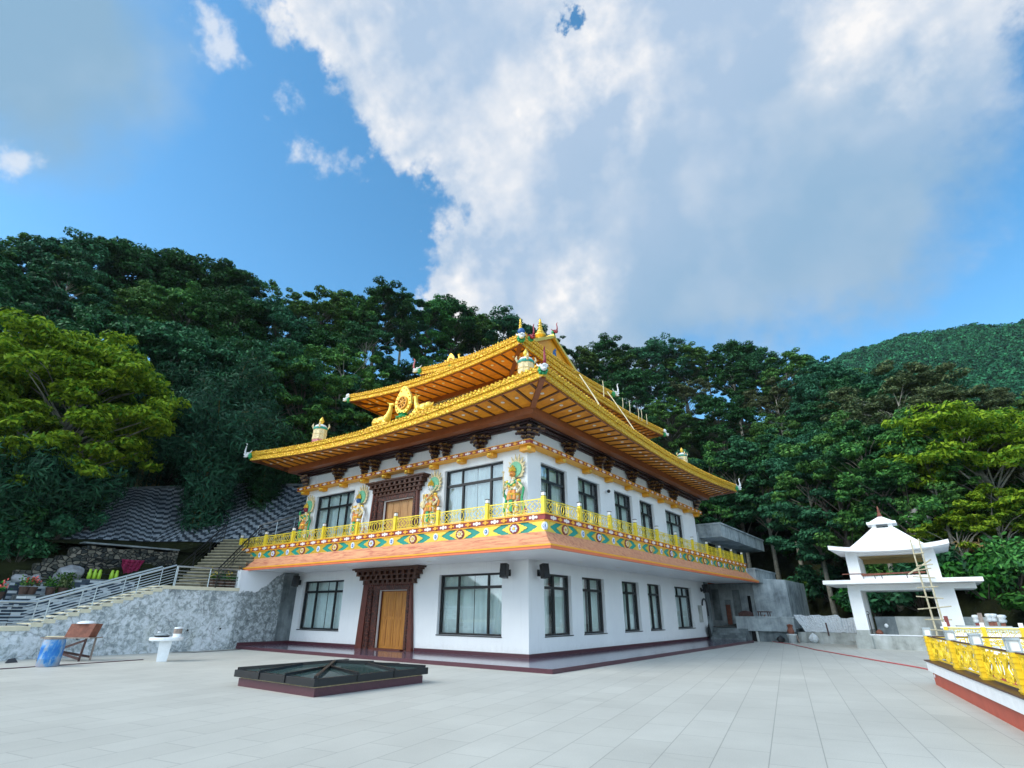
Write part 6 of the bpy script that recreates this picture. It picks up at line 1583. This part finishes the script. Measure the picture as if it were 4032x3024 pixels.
HT = [10, 9, 9, 9, 12, 14, 15, 15, 15, 15, 15, 14.5, 14, 14, 14, 14, 14, 14, 14, 14, 10]
def ip(az, arr): return float(np.interp(az, AZ, arr))
def zr(az): return max(ip(az, TT)*ip(az, RR)+1.6-ip(az, HT)*.9, ip(az, z2)+1)
def ground_z(az, r):
    a0 = ip(az, r0); rs = [0, a0, a0+ip(az, dr1), ip(az, r2), ip(az, RR), ip(az, RR)+25, ip(az, RR)+140, 560]
    zs = [-.7, -.7, ip(az, z1), ip(az, z2), zr(az), zr(az)-1, zr(az)-18, zr(az)-40]
    edge = min(1, max(0, (az-44)/22), max(0, (212-az)/16)) if 40 < az < 215 else 0
    z = float(np.interp(r, rs, zs))
    return -.7*(1-edge)+z*edge if edge < 1 else z
def P3(az, r, dz=0): return (CX+r*math.cos(R(az)), CY+r*math.sin(R(az)), ground_z(az, r)+dz)
azs = [40+2*k for k in range(88)]; azs = [a for a in azs if a <= 215]; azs = azs+[215+10*k for k in range(1, 19)]
rsr = [8, 20, 26, 28, 30, 32, 34, 36, 38, 40, 42, 44, 46, 48, 50, 53, 56, 60, 64, 68, 72, 76, 80, 85, 90, 95, 105, 120, 150, 200, 400, 560]
V = [(CX, CY, -.7)]; Fc = []
for a in azs:
    for r in rsr:
        jig = .35*math.sin(a*1.7+r*.9)*(1 if r > 44 and 60 < a < 200 else 0); p = P3(a if a <= 215 else 300, r, jig)
        V.append((CX+r*math.cos(R(a)), CY+r*math.sin(R(a)), p[2]))
n = len(rsr); m_ = len(azs)
for i in range(m_):
    j = (i+1) % m_; Fc.append((0, 1+i*n, 1+j*n))
    for k in range(n-1): Fc.append((1+i*n+k, 1+i*n+k+1, 1+j*n+k+1, 1+j*n+k))
me = bpy.data.meshes.new('hillside'); me.from_pydata(V, [], Fc); me.materials.append(M['earth']); me.polygons.foreach_set('use_smooth', [True]*len(Fc))
o = bpy.data.objects.new('hillside', me); COL.objects.link(o); o['kind'] = 'structure'

# ------------------------------------------------------------------ leaves
def leaf_mesh(name, pts, nrm, size, asp, mtl, seed, fold=.25):
    rg = np.random.default_rng(seed); n = len(pts); pts = np.asarray(pts, float); nrm = np.asarray(nrm, float)
    nrm = nrm+rg.normal(0, .55, (n, 3)); nrm /= np.linalg.norm(nrm, axis=1)[:, None]
    t = rg.normal(0, 1, (n, 3)); t -= nrm*np.sum(t*nrm, 1)[:, None]; t /= np.linalg.norm(t, axis=1)[:, None]
    b = np.cross(nrm, t); s = size*rg.uniform(.65, 1.35, n)[:, None]
    v = np.empty((n*4, 3)); v[0::4] = pts-t*s; v[1::4] = pts+b*s*asp-t*s*.1; v[2::4] = pts+t*s-nrm*s*fold; v[3::4] = pts-b*s*asp-t*s*.1
    me = bpy.data.meshes.new(name); me.vertices.add(n*4); me.vertices.foreach_set('co', v.ravel()); me.loops.add(n*4); me.polygons.add(n)
    me.loops.foreach_set('vertex_index', np.arange(n*4)); me.polygons.foreach_set('loop_start', np.arange(0, n*4, 4)); me.polygons.foreach_set('loop_total', np.full(n, 4))
    me.materials.append(mtl); me.update(); me.validate(); return me
def add_mesh_obj(name, me, parent):
    o = bpy.data.objects.new(name, me); COL.objects.link(o); o.parent = parent; return o

def tree_proto(seed, H, th, Rc, zc, Hc, nclump, nleaf, leaf, size, bark='bark', cr=.26, flat=.62, shell=.55, limbs=True, tr=.22, lean=0, asp=.5, sub=3):
    """tree standing at the origin: H trunk top, crown ellipsoid centre zc, radii Rc x Hc"""
    r = random.Random(seed); rg = np.random.default_rng(seed)
    root = bpy.data.objects.new('tree', None); COL.objects.link(root); root.empty_display_size = .3
    tk = MB(); pts = []; n = 9
    ax, ay = r.uniform(-.5, .5), r.uniform(-.5, .5)
    for i in range(n): f = i/(n-1); pts.append((lean*f*f+ax*math.sin(f*3)*.6, ay*math.sin(f*2.4)*.6, H*f-.4))
    tk.tube(pts, [tr*(1.25-f*.95) if f > .05 else tr*1.5 for f in [i/(n-1) for i in range(n)]], 8)
    C = []
    tries = 0
    while len(C) < nclump and tries < 5000:
        tries += 1
        d = Vector((r.gauss(0, 1), r.gauss(0, 1), r.gauss(.15, 1))).normalized(); k = shell+(1-shell)*r.random()**.5
        p = Vector((d.x*Rc*k+lean, d.y*Rc*k, zc+d.z*Hc*k))
        k2 = 1+.22*math.sin(3*math.atan2(d.y, d.x)+seed)+.12*math.sin(5*math.atan2(d.y, d.x)+2*seed+d.z*4)
        p = Vector((lean+(p.x-lean)*k2, p.y*k2, p.z+ .12*Hc*math.sin(4*math.atan2(d.y, d.x)+seed)))
        if p.z < th: continue
        if any((p-q).length < Rc*cr*.55 for q in C): continue
        C.append(p)
    P = []; N = []
    for p in C:
        rad = Rc*cr*r.uniform(.7, 1.35); per = int(nleaf/len(C)*r.uniform(.6, 1.4))
        # every clump is itself made of a few smaller sprays
        S = [p+Vector((r.gauss(0, .5), r.gauss(0, .5), r.gauss(0, .3)))*rad for _ in range(sub)]
        for s_ in S:
            q = rg.normal(0, 1, (per//sub, 3)); q /= np.linalg.norm(q, axis=1)[:, None]; q *= rg.uniform(.35, 1, (len(q), 1))**.5
            q[:, 2] = np.where(q[:, 2] < 0, q[:, 2]*.45, q[:, 2])
            P.append(np.array(s_)[None]+q*np.array([rad, rad, rad*flat])*.75); N.append(q*[1, 1, 1]+[0, 0, .7])
    P = np.concatenate(P); N = np.concatenate(N)
    if limbs:
        for p in C:
            if r.random() > .6: continue
            f = min(.96, max(.18, (p.z-math.hypot(p.x, p.y)*r.uniform(.55, .9))/H)); i = f*(n-1); a = Vector(pts[int(i)]).lerp(Vector(pts[min(n-1, int(i)+1)]), i-int(i))
            mid = a.lerp(p, .5)+Vector((0, 0, .12*(p-a).length)); rr = tr*(1.1-f)*.36+.02
            tk.tube([a, mid, p], [rr, rr*.6, .015], 5, cap=False)
    o = tk.build('trunk', M[bark], root, smooth=True)
    add_mesh_obj('crown', leaf_mesh('crown', P, N, size, asp, M[leaf], seed), root)
    return root
PROTO = {
 'broad': tree_proto(11, 10.5, 4.0, 4.4, 9.4, 4.6, 62, 25000, 'leaf_dark', .172, 'bark', tr=.24, cr=.235, shell=.74, flat=.6),
 'tall': tree_proto(12, 13, 6.0, 3.2, 10.6, 4.6, 52, 19000, 'leaf_dark', .165, 'bark_pale', tr=.2, cr=.27, flat=.5, shell=.7),
 'airy': tree_proto(13, 12.5, 5.0, 3.4, 10.2, 4.4, 40, 9000, 'leaf_mid', .145, 'bark_pale', tr=.17, cr=.2, flat=.55, shell=.5),
 'leafy': tree_proto(14, 11, 3.2, 4.0, 8.8, 5.2, 66, 26000, 'leaf_mid', .172, 'bark', tr=.22, cr=.235, shell=.76, flat=.55),
 'olive': tree_proto(15, 10.5, 5, 4.2, 9.8, 3.6, 50, 18000, 'leaf_olive', .155, 'bark_pale', tr=.2, flat=.5, cr=.22, shell=.7),
 'round': tree_proto(16, 9.5, 3.0, 4.6, 8.4, 4.8, 74, 28000, 'leaf_dark', .18, 'bark', tr=.26, shell=.8, cr=.22),
}
for p in PROTO.values(): p.location = (0, 0, -500)
ADJ = {'broad': 'dark broad tree', 'tall': 'slender pale trunked tree', 'airy': 'thin airy tree', 'leafy': 'mid green leafy tree', 'olive': 'olive brown tree', 'round': 'dark round headed tree'}
TREES = []
def put(kind, az, r, h, w=1.0, rot=None, dz=-.3):
    TREES.append((kind, az, r, h, w, rnd.uniform(0, 6.28) if rot is None else rot, dz))
H0 = {'broad': 14.2, 'tall': 15.4, 'airy': 14.8, 'leafy': 14.1, 'olive': 13.6, 'round': 13.5}
rt = random.Random(99)
kinds_l = ['broad', 'round', 'broad', 'tall', 'airy', 'leafy']; kinds_r = ['leafy', 'round', 'leafy', 'tall', 'olive', 'broad']
# skyline row, azimuth from the right edge of the view to the left
for i, (az, f, kind) in enumerate([(79.5, 1.0, 'leafy'), (83, .95, 'olive'), (86.5, 1.05, 'round'), (89.3, 1.0, 'broad'), (92, .93, 'leafy'), (94.3, 1.0, 'tall'), (97, 1.02, 'leafy'), (99.5, .98, 'round'), (102, 1.03, 'broad'), (104.6, .93, 'airy'), (107, 1.0, 'leafy'), (110, 1.04, 'round'), (113, .95, 'leafy'), (116, 1.03, 'broad'), (119, .9, 'leafy'), (122, .96, 'tall'), (125, 1.0, 'broad'), (128, 1.03, 'round'), (131, .97, 'leafy'), (134, 1.02, 'broad'), (137, .98, 'leafy'), (140, 1.0, 'tall'), (143, 1.02, 'broad'), (146, .95, 'leafy'), (149, .97, 'leafy'), (152, .9, 'airy'), (154.6, 1.0, 'airy'), (157.4, 1.0, 'tall'), (160, 1.02, 'broad'), (163.2, 1.03, 'round'), (166, .98, 'broad'), (168.6, 1.06, 'round'), (171.3, 1.0, 'broad'), (173.6, 1.05, 'airy'), (176, .95, 'broad'), (178.5, .98, 'broad'), (181, 1.0, 'round')]):
    put(kind, az, ip(az, RR)-1, ip(az, HT)*f*.92)
for row, (dr, hf, step, off) in enumerate([(-9, .95, 4.6, 1.2), (-17, .9, 5.2, 3.0), (-25, .85, 5.4, .6)]):
    az = 79+off
    while az < 181:
        r = ip(az, RR)+dr+rt.uniform(-1.5, 1.5)
        lim = ip(az, r0)+(4 if az < 146 else 14.5)
        if r > lim: put((kinds_r if az < 118 else kinds_l)[rt.randrange(6)], az+rt.uniform(-.6, .6), r, (12.5 if az > 92 else 6.3)*hf*rt.uniform(.88, 1.12), rt.uniform(.95, 1.15))
        az += step*rt.uniform(.9, 1.1)
# tall stems close behind the annex and the temple
for az, r, kind, h in [(97.3, 52, 'tall', 15.5), (99.2, 60.5, 'tall', 16), (101.2, 63, 'tall', 17), (103.5, 62, 'tall', 16.5), (106, 62, 'airy', 16), (95, 50, 'leafy', 14), (92.5, 47, 'tall', 13.5), (90, 45.5, 'leafy', 12), (87.8, 44, 'airy', 10.5), (110, 60, 'tall', 16), (114, 58, 'leafy', 15), (119, 55, 'broad', 14), (124, 53, 'leafy', 14), (130, 50, 'airy', 14.5), (136, 46, 'tall', 13.5), (141.5, 44, 'leafy', 13), (145.8, 45, 'airy', 15.5), (149.5, 44.5, 'leafy', 12), (153, 44, 'broad', 11.5)]:
    put(kind, az, r, h, 1.0)
put('olive', 88.8, 54, 11.5, 1.1); put('olive', 85.2, 52, 8.5, 1.1)
# near the left bank
for az, r, kind, h in [(158.5, 43.5, 'broad', 11), (163, 44, 'round', 11.5), (176.5, 42, 'leafy', 11), (179, 38, 'round', 9)]: put(kind, az, r, h, 1.0)
rows = {}
ORD = 'first second third fourth fifth sixth seventh eighth ninth tenth eleventh twelfth thirteenth fourteenth fifteenth sixteenth seventeenth eighteenth nineteenth twentieth'.split()
def where(az):
    if az > 165: return 'above the bright tree'
    if az > 152: return 'left of the temple'
    if az > 134: return 'over the left roof'
    if az > 117: return 'behind the roof top'
    if az > 103: return 'over the right roof'
    if az > 94: return 'left of the pavilion'
    return 'above the pavilion'
def depth(az, r):
    d = ip(az, RR)-r
    return 'on the skyline' if d < 4 else ('just below the skyline' if d < 13 else ('halfway downhill' if d < 21 else 'low on the slope'))
cnt = {}
for T_ in sorted(TREES, key=lambda q: -q[1]):
    key = (T_[0], where(T_[1]), depth(T_[1], T_[2])); cnt.setdefault(key, []).append(T_)
for (kind, az, r, h, w_, rot, dz) in TREES:
    key = (kind, where(az), depth(az, r)); L = cnt[key]; k = [q is None or q[1:3] == (az, r) for q in L].index(True)
    lab = '%s %s %s' % (ADJ[kind], depth(az, r), where(az))
    if len(L) > 1: lab = ('rightmost ' if k == len(L)-1 else ('leftmost ' if k == 0 else ORD[k]+' from left ')) + lab
    s = h/H0[kind]; c = copy_tree(PROTO[kind], loc=P3(az, r, dz), rotz=rot, scale=(s*w_, s*w_, s)); c.name = 'forest_tree'
    tag(c, lab, 'tree', 'trees of the forest behind the temple')
for p in PROTO.values():
    for ch in list(p.children): bpy.data.objects.remove(ch)
    bpy.data.objects.remove(p)

# bright yellow green trees
def bright(seed, loc, H, Rc, zc, Hc, ncl, nl, label, lean=0, leaf='leaf_bright', size=.17, tr=.2, th=1, rot=0, cr=.24, flat=.42):
    o = tree_proto(seed, H, th, Rc, zc, Hc, ncl, nl, leaf, size, 'bark_pale', cr=cr, flat=flat, shell=.72, tr=tr, lean=lean, asp=.42, sub=4)
    o.location = loc; o.rotation_euler = (0, 0, rot); o.name = 'spreading_tree'; tag(o, label, 'tree'); return o
bright(31, (-22.6, -9.3, 4.8), 8.2, 3.7, 6.2, 4.3, 150, 60000, 'large bright yellow green round crowned tree at the left edge beside the zigzag bank', size=.16, th=.8, cr=.19, flat=.6)
bright(32, (-21.6, -11.3, 4.0), 4.8, 2.2, 4.2, 2.6, 40, 12000, 'smaller yellow green tree in front of the large bright tree, at the left edge', size=.14, th=.6)
bright(33, (16.4, 27.3, 6.6), 5.2, 4.2, 5.0, 1.8, 52, 20000, 'yellow green spreading tree on the slope above the wrapped piers, near the right edge', lean=-1.2, size=.17, th=3.4)
bright(34, (15.6, 26.5, 4.0), 3.6, 2.0, 3.2, 1.3, 26, 8000, 'small yellow green tree low on the slope at the right edge', size=.14, th=1.4, tr=.12)
bright(35, (18.4, 31.5, 7.2), 5.0, 3.2, 4.4, 1.6, 40, 13000, 'yellow green tree higher behind the spreading tree at the right edge', size=.17, th=3)
bright(36, (13.7, 26.2, 4.2), 2.4, 1.8, 2.0, .9, 20, 6000, 'low olive green bush tree on the slope beside the pale bundle', size=.12, th=.3, tr=.09)

# bamboo
def bamboo(seed, loc, n, h, spread, label):
    root = thing('bamboo_clump', label, 'bamboo', loc); r = random.Random(seed); rg = np.random.default_rng(seed); cu = MB(); P = []; N = []
    for i in range(n):
        a = r.uniform(0, 6.28); b = Vector((math.cos(a), math.sin(a), 0))*r.uniform(.1, spread*.3); out = Vector((math.cos(a+r.uniform(-.6, .6)), math.sin(a+r.uniform(-.6, .6)), 0)); hh = h*r.uniform(.65, 1.05)
        pts = [b+out*(spread*(k/7)**2.2)*r.uniform(.8, 1.1)+Vector((0, 0, hh*math.sin(1.45*k/7)/math.sin(1.45)*(1-.12*(k/7)**4)))-Vector((0, 0, .3)) for k in range(8)]
        cu.tube(pts, [.05*(1-k/9) for k in range(8)], 5, cap=False)
        for k in range(2 if i % 2 else 1, 8):
            m = 85; q = rg.normal(0, 1, (m, 3))*[.42, .42, .4]; q[:, 2] -= .1; P.append(np.array(pts[k])[None]+q); N.append(q*.6+[0, 0, .5])
    cu.build('culms', M['bamboo_green'], None).parent = root
    add_mesh_obj('bamboo_leaves', leaf_mesh('bamboo_leaves', np.concatenate(P), np.concatenate(N), .2, .17, M['leaf_bamboo'], seed, .6), root)
bamboo(41, (-20.4, -2.7, 5.0), 60, 9.0, 2.3, 'tall dark bamboo clump with yellow stalks in front of the zigzag bank')
bamboo(42, (-19.8, .2, 6.5), 22, 6.5, 1.2, 'narrow dark bamboo clump between the two right panels of the zigzag bank')
bamboo(46, (-21.6, -8.9, 4.9), 24, 3.6, 1.5, 'low bamboo clump over the left end of the zigzag bank')
bamboo(43, (-21.0, -10.9, 3.6), 30, 5.2, 1.8, 'drooping bamboo clump at the lower left edge below the bright tree')
bamboo(44, (-24.5, -1.2, 8.8), 26, 10, 2.4, 'arching bamboo clump above the zigzag bank behind the tall bamboo')
bamboo(45, (-27.5, -3.5, 8.6), 22, 9, 2.2, 'arching bamboo clump between the bright tree and the tall bamboo')

# shrubs: one mesh per kind, copied
def shrub_proto(seed, Rr, Hh, n, leaf, size):
    root = bpy.data.objects.new('shrub', None); COL.objects.link(root); rg = np.random.default_rng(seed); r = random.Random(seed); P = []; N = []
    tk = MB()
    for i in range(16):
        c = np.array([r.gauss(0, Rr*.45), r.gauss(0, Rr*.45), r.uniform(.15, .8)*Hh]); q = rg.normal(0, 1, (n//16, 3)); q /= np.linalg.norm(q, axis=1)[:, None]; q *= rg.uniform(.3, 1, (len(q), 1)); P.append(c+q*[Rr*.4, Rr*.4, Hh*.3]); N.append(q+[0, 0, .6]); tk.tube([(0, 0, -.2), tuple(c*.6), tuple(c)], [.03, .02, .01], 4, cap=False)
    tk.build('stems', M['bark'], None).parent = root
    add_mesh_obj('foliage', leaf_mesh('foliage', np.concatenate(P), np.concatenate(N), size, .45, M[leaf], seed), root); return root
SP = [shrub_proto(51, 1.5, 2.0, 2200, 'leaf_dark', .16), shrub_proto(52, 1.3, 1.5, 2000, 'leaf_shrub', .14), shrub_proto(53, 1.6, 2.6, 2400, 'leaf_mid', .17)]
SN = ['dark leaved shrub', 'fresh green shrub', 'tall mid green shrub']
S_ = []
r = random.Random(12)
for k in range(46):
    az = 79+k*1.52+r.uniform(-.5, .5)
    if az > 147: break
    S_.append((r.randrange(3), az, ip(az, r0)+r.uniform(1.2, 4.5), r.uniform(.9, 1.5)))
for k in range(26):
    az = 80+k*.95+r.uniform(-.3, .3); S_.append((r.randrange(3), az, ip(az, r0)+r.uniform(5.5, 13), r.uniform(.8, 1.4)))
for az, rr, i, s in [(176, 36.5, 1, .9), (173.5, 37.5, 2, .9), (171, 37.2, 0, 1.0), (168.5, 35.4, 1, .7), (166.2, 35.2, 1, .55), (178, 34.5, 0, .9), (180, 33.5, 2, 1.0), (174.5, 34.2, 0, .8), (175.5, 33.2, 0, 1.1), (174, 31.2, 1, .7), (177.5, 30.9, 0, .8), (180.5, 30.8, 2, .8), (171.5, 31.4, 2, .6), (168.8, 32.6, 0, .6), (172.5, 33.4, 1, .9), (170.2, 33.6, 0, .9), (178.5, 32, 0, 1.0), (176.8, 31.6, 1, .6), (170, 42, 0, 1.2), (165, 43, 2, 1.1), (160, 43, 0, 1.2), (155, 43, 2, 1.2), (152, 43, 0, 1.1)]: S_.append((i, az, rr, s))
cn = {}
for q in sorted(S_, key=lambda q: -q[1]): cn.setdefault((q[0], where(q[1])), []).append(q)
for (i, az, rr, s) in S_:
    L = cn[(i, where(az))]; k = L.index((i, az, rr, s)); lab = '%s growing low %s' % (SN[i], where(az))
    if len(L) > 1: lab = ('rightmost ' if k == len(L)-1 else ('leftmost ' if k == 0 else (ORD[k] if k < 20 else 'later')+' from left, '))+lab
    c = copy_tree(SP[i], loc=P3(az, rr, -.1), rotz=r.uniform(0, 6), scale=(s, s, s*r.uniform(.8, 1.2))); c.name = 'shrub'; tag(c, lab, 'shrub', 'shrubs at the foot of the wooded slope')
for loc, sc_, lab in [((-21.3, -8.1, 5.0), .55, 'leafy shrub hiding the left end of the zigzag bank'), ((-20.3, -9.0, 4.5), .55, 'leafy shrub beside the left end of the rubble wall'), ((-20.0, -10.2, 3.4), .6, 'dark shrub behind the planter pots at the left edge'), ((-22.8, -7.5, 6.0), .6, 'shrub growing out over the upper left part of the zigzag bank')]:
    c = copy_tree(SP[2 if loc[2] > 5.5 else 0], loc=loc, rotz=loc[1], scale=(sc_, sc_, sc_)); c.name = 'shrub'; tag(c, lab, 'shrub', 'shrubs by the zigzag bank')
for p in SP:
    for ch in list(p.children): bpy.data.objects.remove(ch)
    bpy.data.objects.remove(p)
# dry straw patches
def strawheap(loc, rr, label, seed):
    root = thing('straw_heap', label, 'straw', loc); rg = np.random.default_rng(seed); n = 900; q = rg.normal(0, 1, (n, 3))*[rr, rr, rr*.25]; q[:, 2] = np.abs(q[:, 2])
    add_mesh_obj('straw_stalks', leaf_mesh('straw', q, np.tile([0, -.8, .6], (n, 1)), .22, .07, M['straw'], seed), root)
strawheap((14.6, 27.6, 5.2), .75, 'heap of dry straw on the slope below the pale bundle', 61); strawheap((13.6, 30.5, 8.0), .7, 'patch of dry straw higher on the slope above the pavilion roof', 62)

# far wooded mountain
azf = [62+1.0*k for k in range(40)]; TTF = lambda a: float(np.interp(a, [60, 78.7, 85, 90.1, 93.5, 97, 101], [.43, .392, .418, .42, .40, .37, .3])); rf = [150, 200, 250, 300, 350, 400, 450, 480]
V = []; Fc = []
def farz(a, r): k = (r-150)/250; return (TTF(a)*400*.985)*min(1, max(0, k))**.9-10*(1-min(1, k))-max(0, r-400)*.3+1.5*math.sin(a*1.3+r*.02)*min(1, max(0, k))*.7
for a in azf:
    for r_ in rf: V.append((CX+r_*math.cos(R(a)), CY+r_*math.sin(R(a)), farz(a, r_)))
for i in range(len(azf)-1):
    for k in range(len(rf)-1): q = i*len(rf)+k; Fc.append((q, q+1, q+len(rf)+1, q+len(rf)))
me = bpy.data.meshes.new('far_mountain'); me.from_pydata(V, [], Fc); me.materials.append(M['farground']); me.polygons.foreach_set('use_smooth', [True]*len(Fc))
o = bpy.data.objects.new('mountain', me); COL.objects.link(o); o['kind'] = 'structure'
rg = np.random.default_rng(5); P = []; N = []
for k in range(3600):
    a = rg.uniform(74, 97); r_ = rg.uniform(255, 402); z = farz(a, r_); hh = rg.uniform(4, 9) if r_ < 385 else rg.uniform(2.5, 6); w_ = rg.uniform(2.2, 4.2)
    m = 60; q = rg.normal(0, 1, (m, 3)); q /= np.linalg.norm(q, axis=1)[:, None]; q[:, 2] = np.abs(q[:, 2])*1.0-.2
    P.append(np.array([CX+r_*math.cos(R(a)), CY+r_*math.sin(R(a)), z+hh*.3])+q*[w_, w_, hh*.7]); N.append(q)
me = leaf_mesh('far_forest', np.concatenate(P), np.concatenate(N), .62, .6, M['leaf_far'], 8); o = bpy.data.objects.new('far_forest', me); COL.objects.link(o); o['kind'] = 'stuff'; tag(o, 'distant blue green woods covering the mountain at the right', 'forest')

# pale air over the valley
hz = NT('pale_air')
pv = hz.n('ShaderNodeVolumePrincipled'); pv.inputs['Color'].default_value = (.80, .90, 1, 1); pv.inputs['Density'].default_value = HAZE; pv.inputs['Anisotropy'].default_value = .2
hz.l(pv.outputs[0], hz.out.inputs['Volume'])
mb = MB(); mb.box(CX-580, CX+580, CY-580, CY+580, -62, 185); o = mb.build('haze', hz.m); o['kind'] = 'stuff'
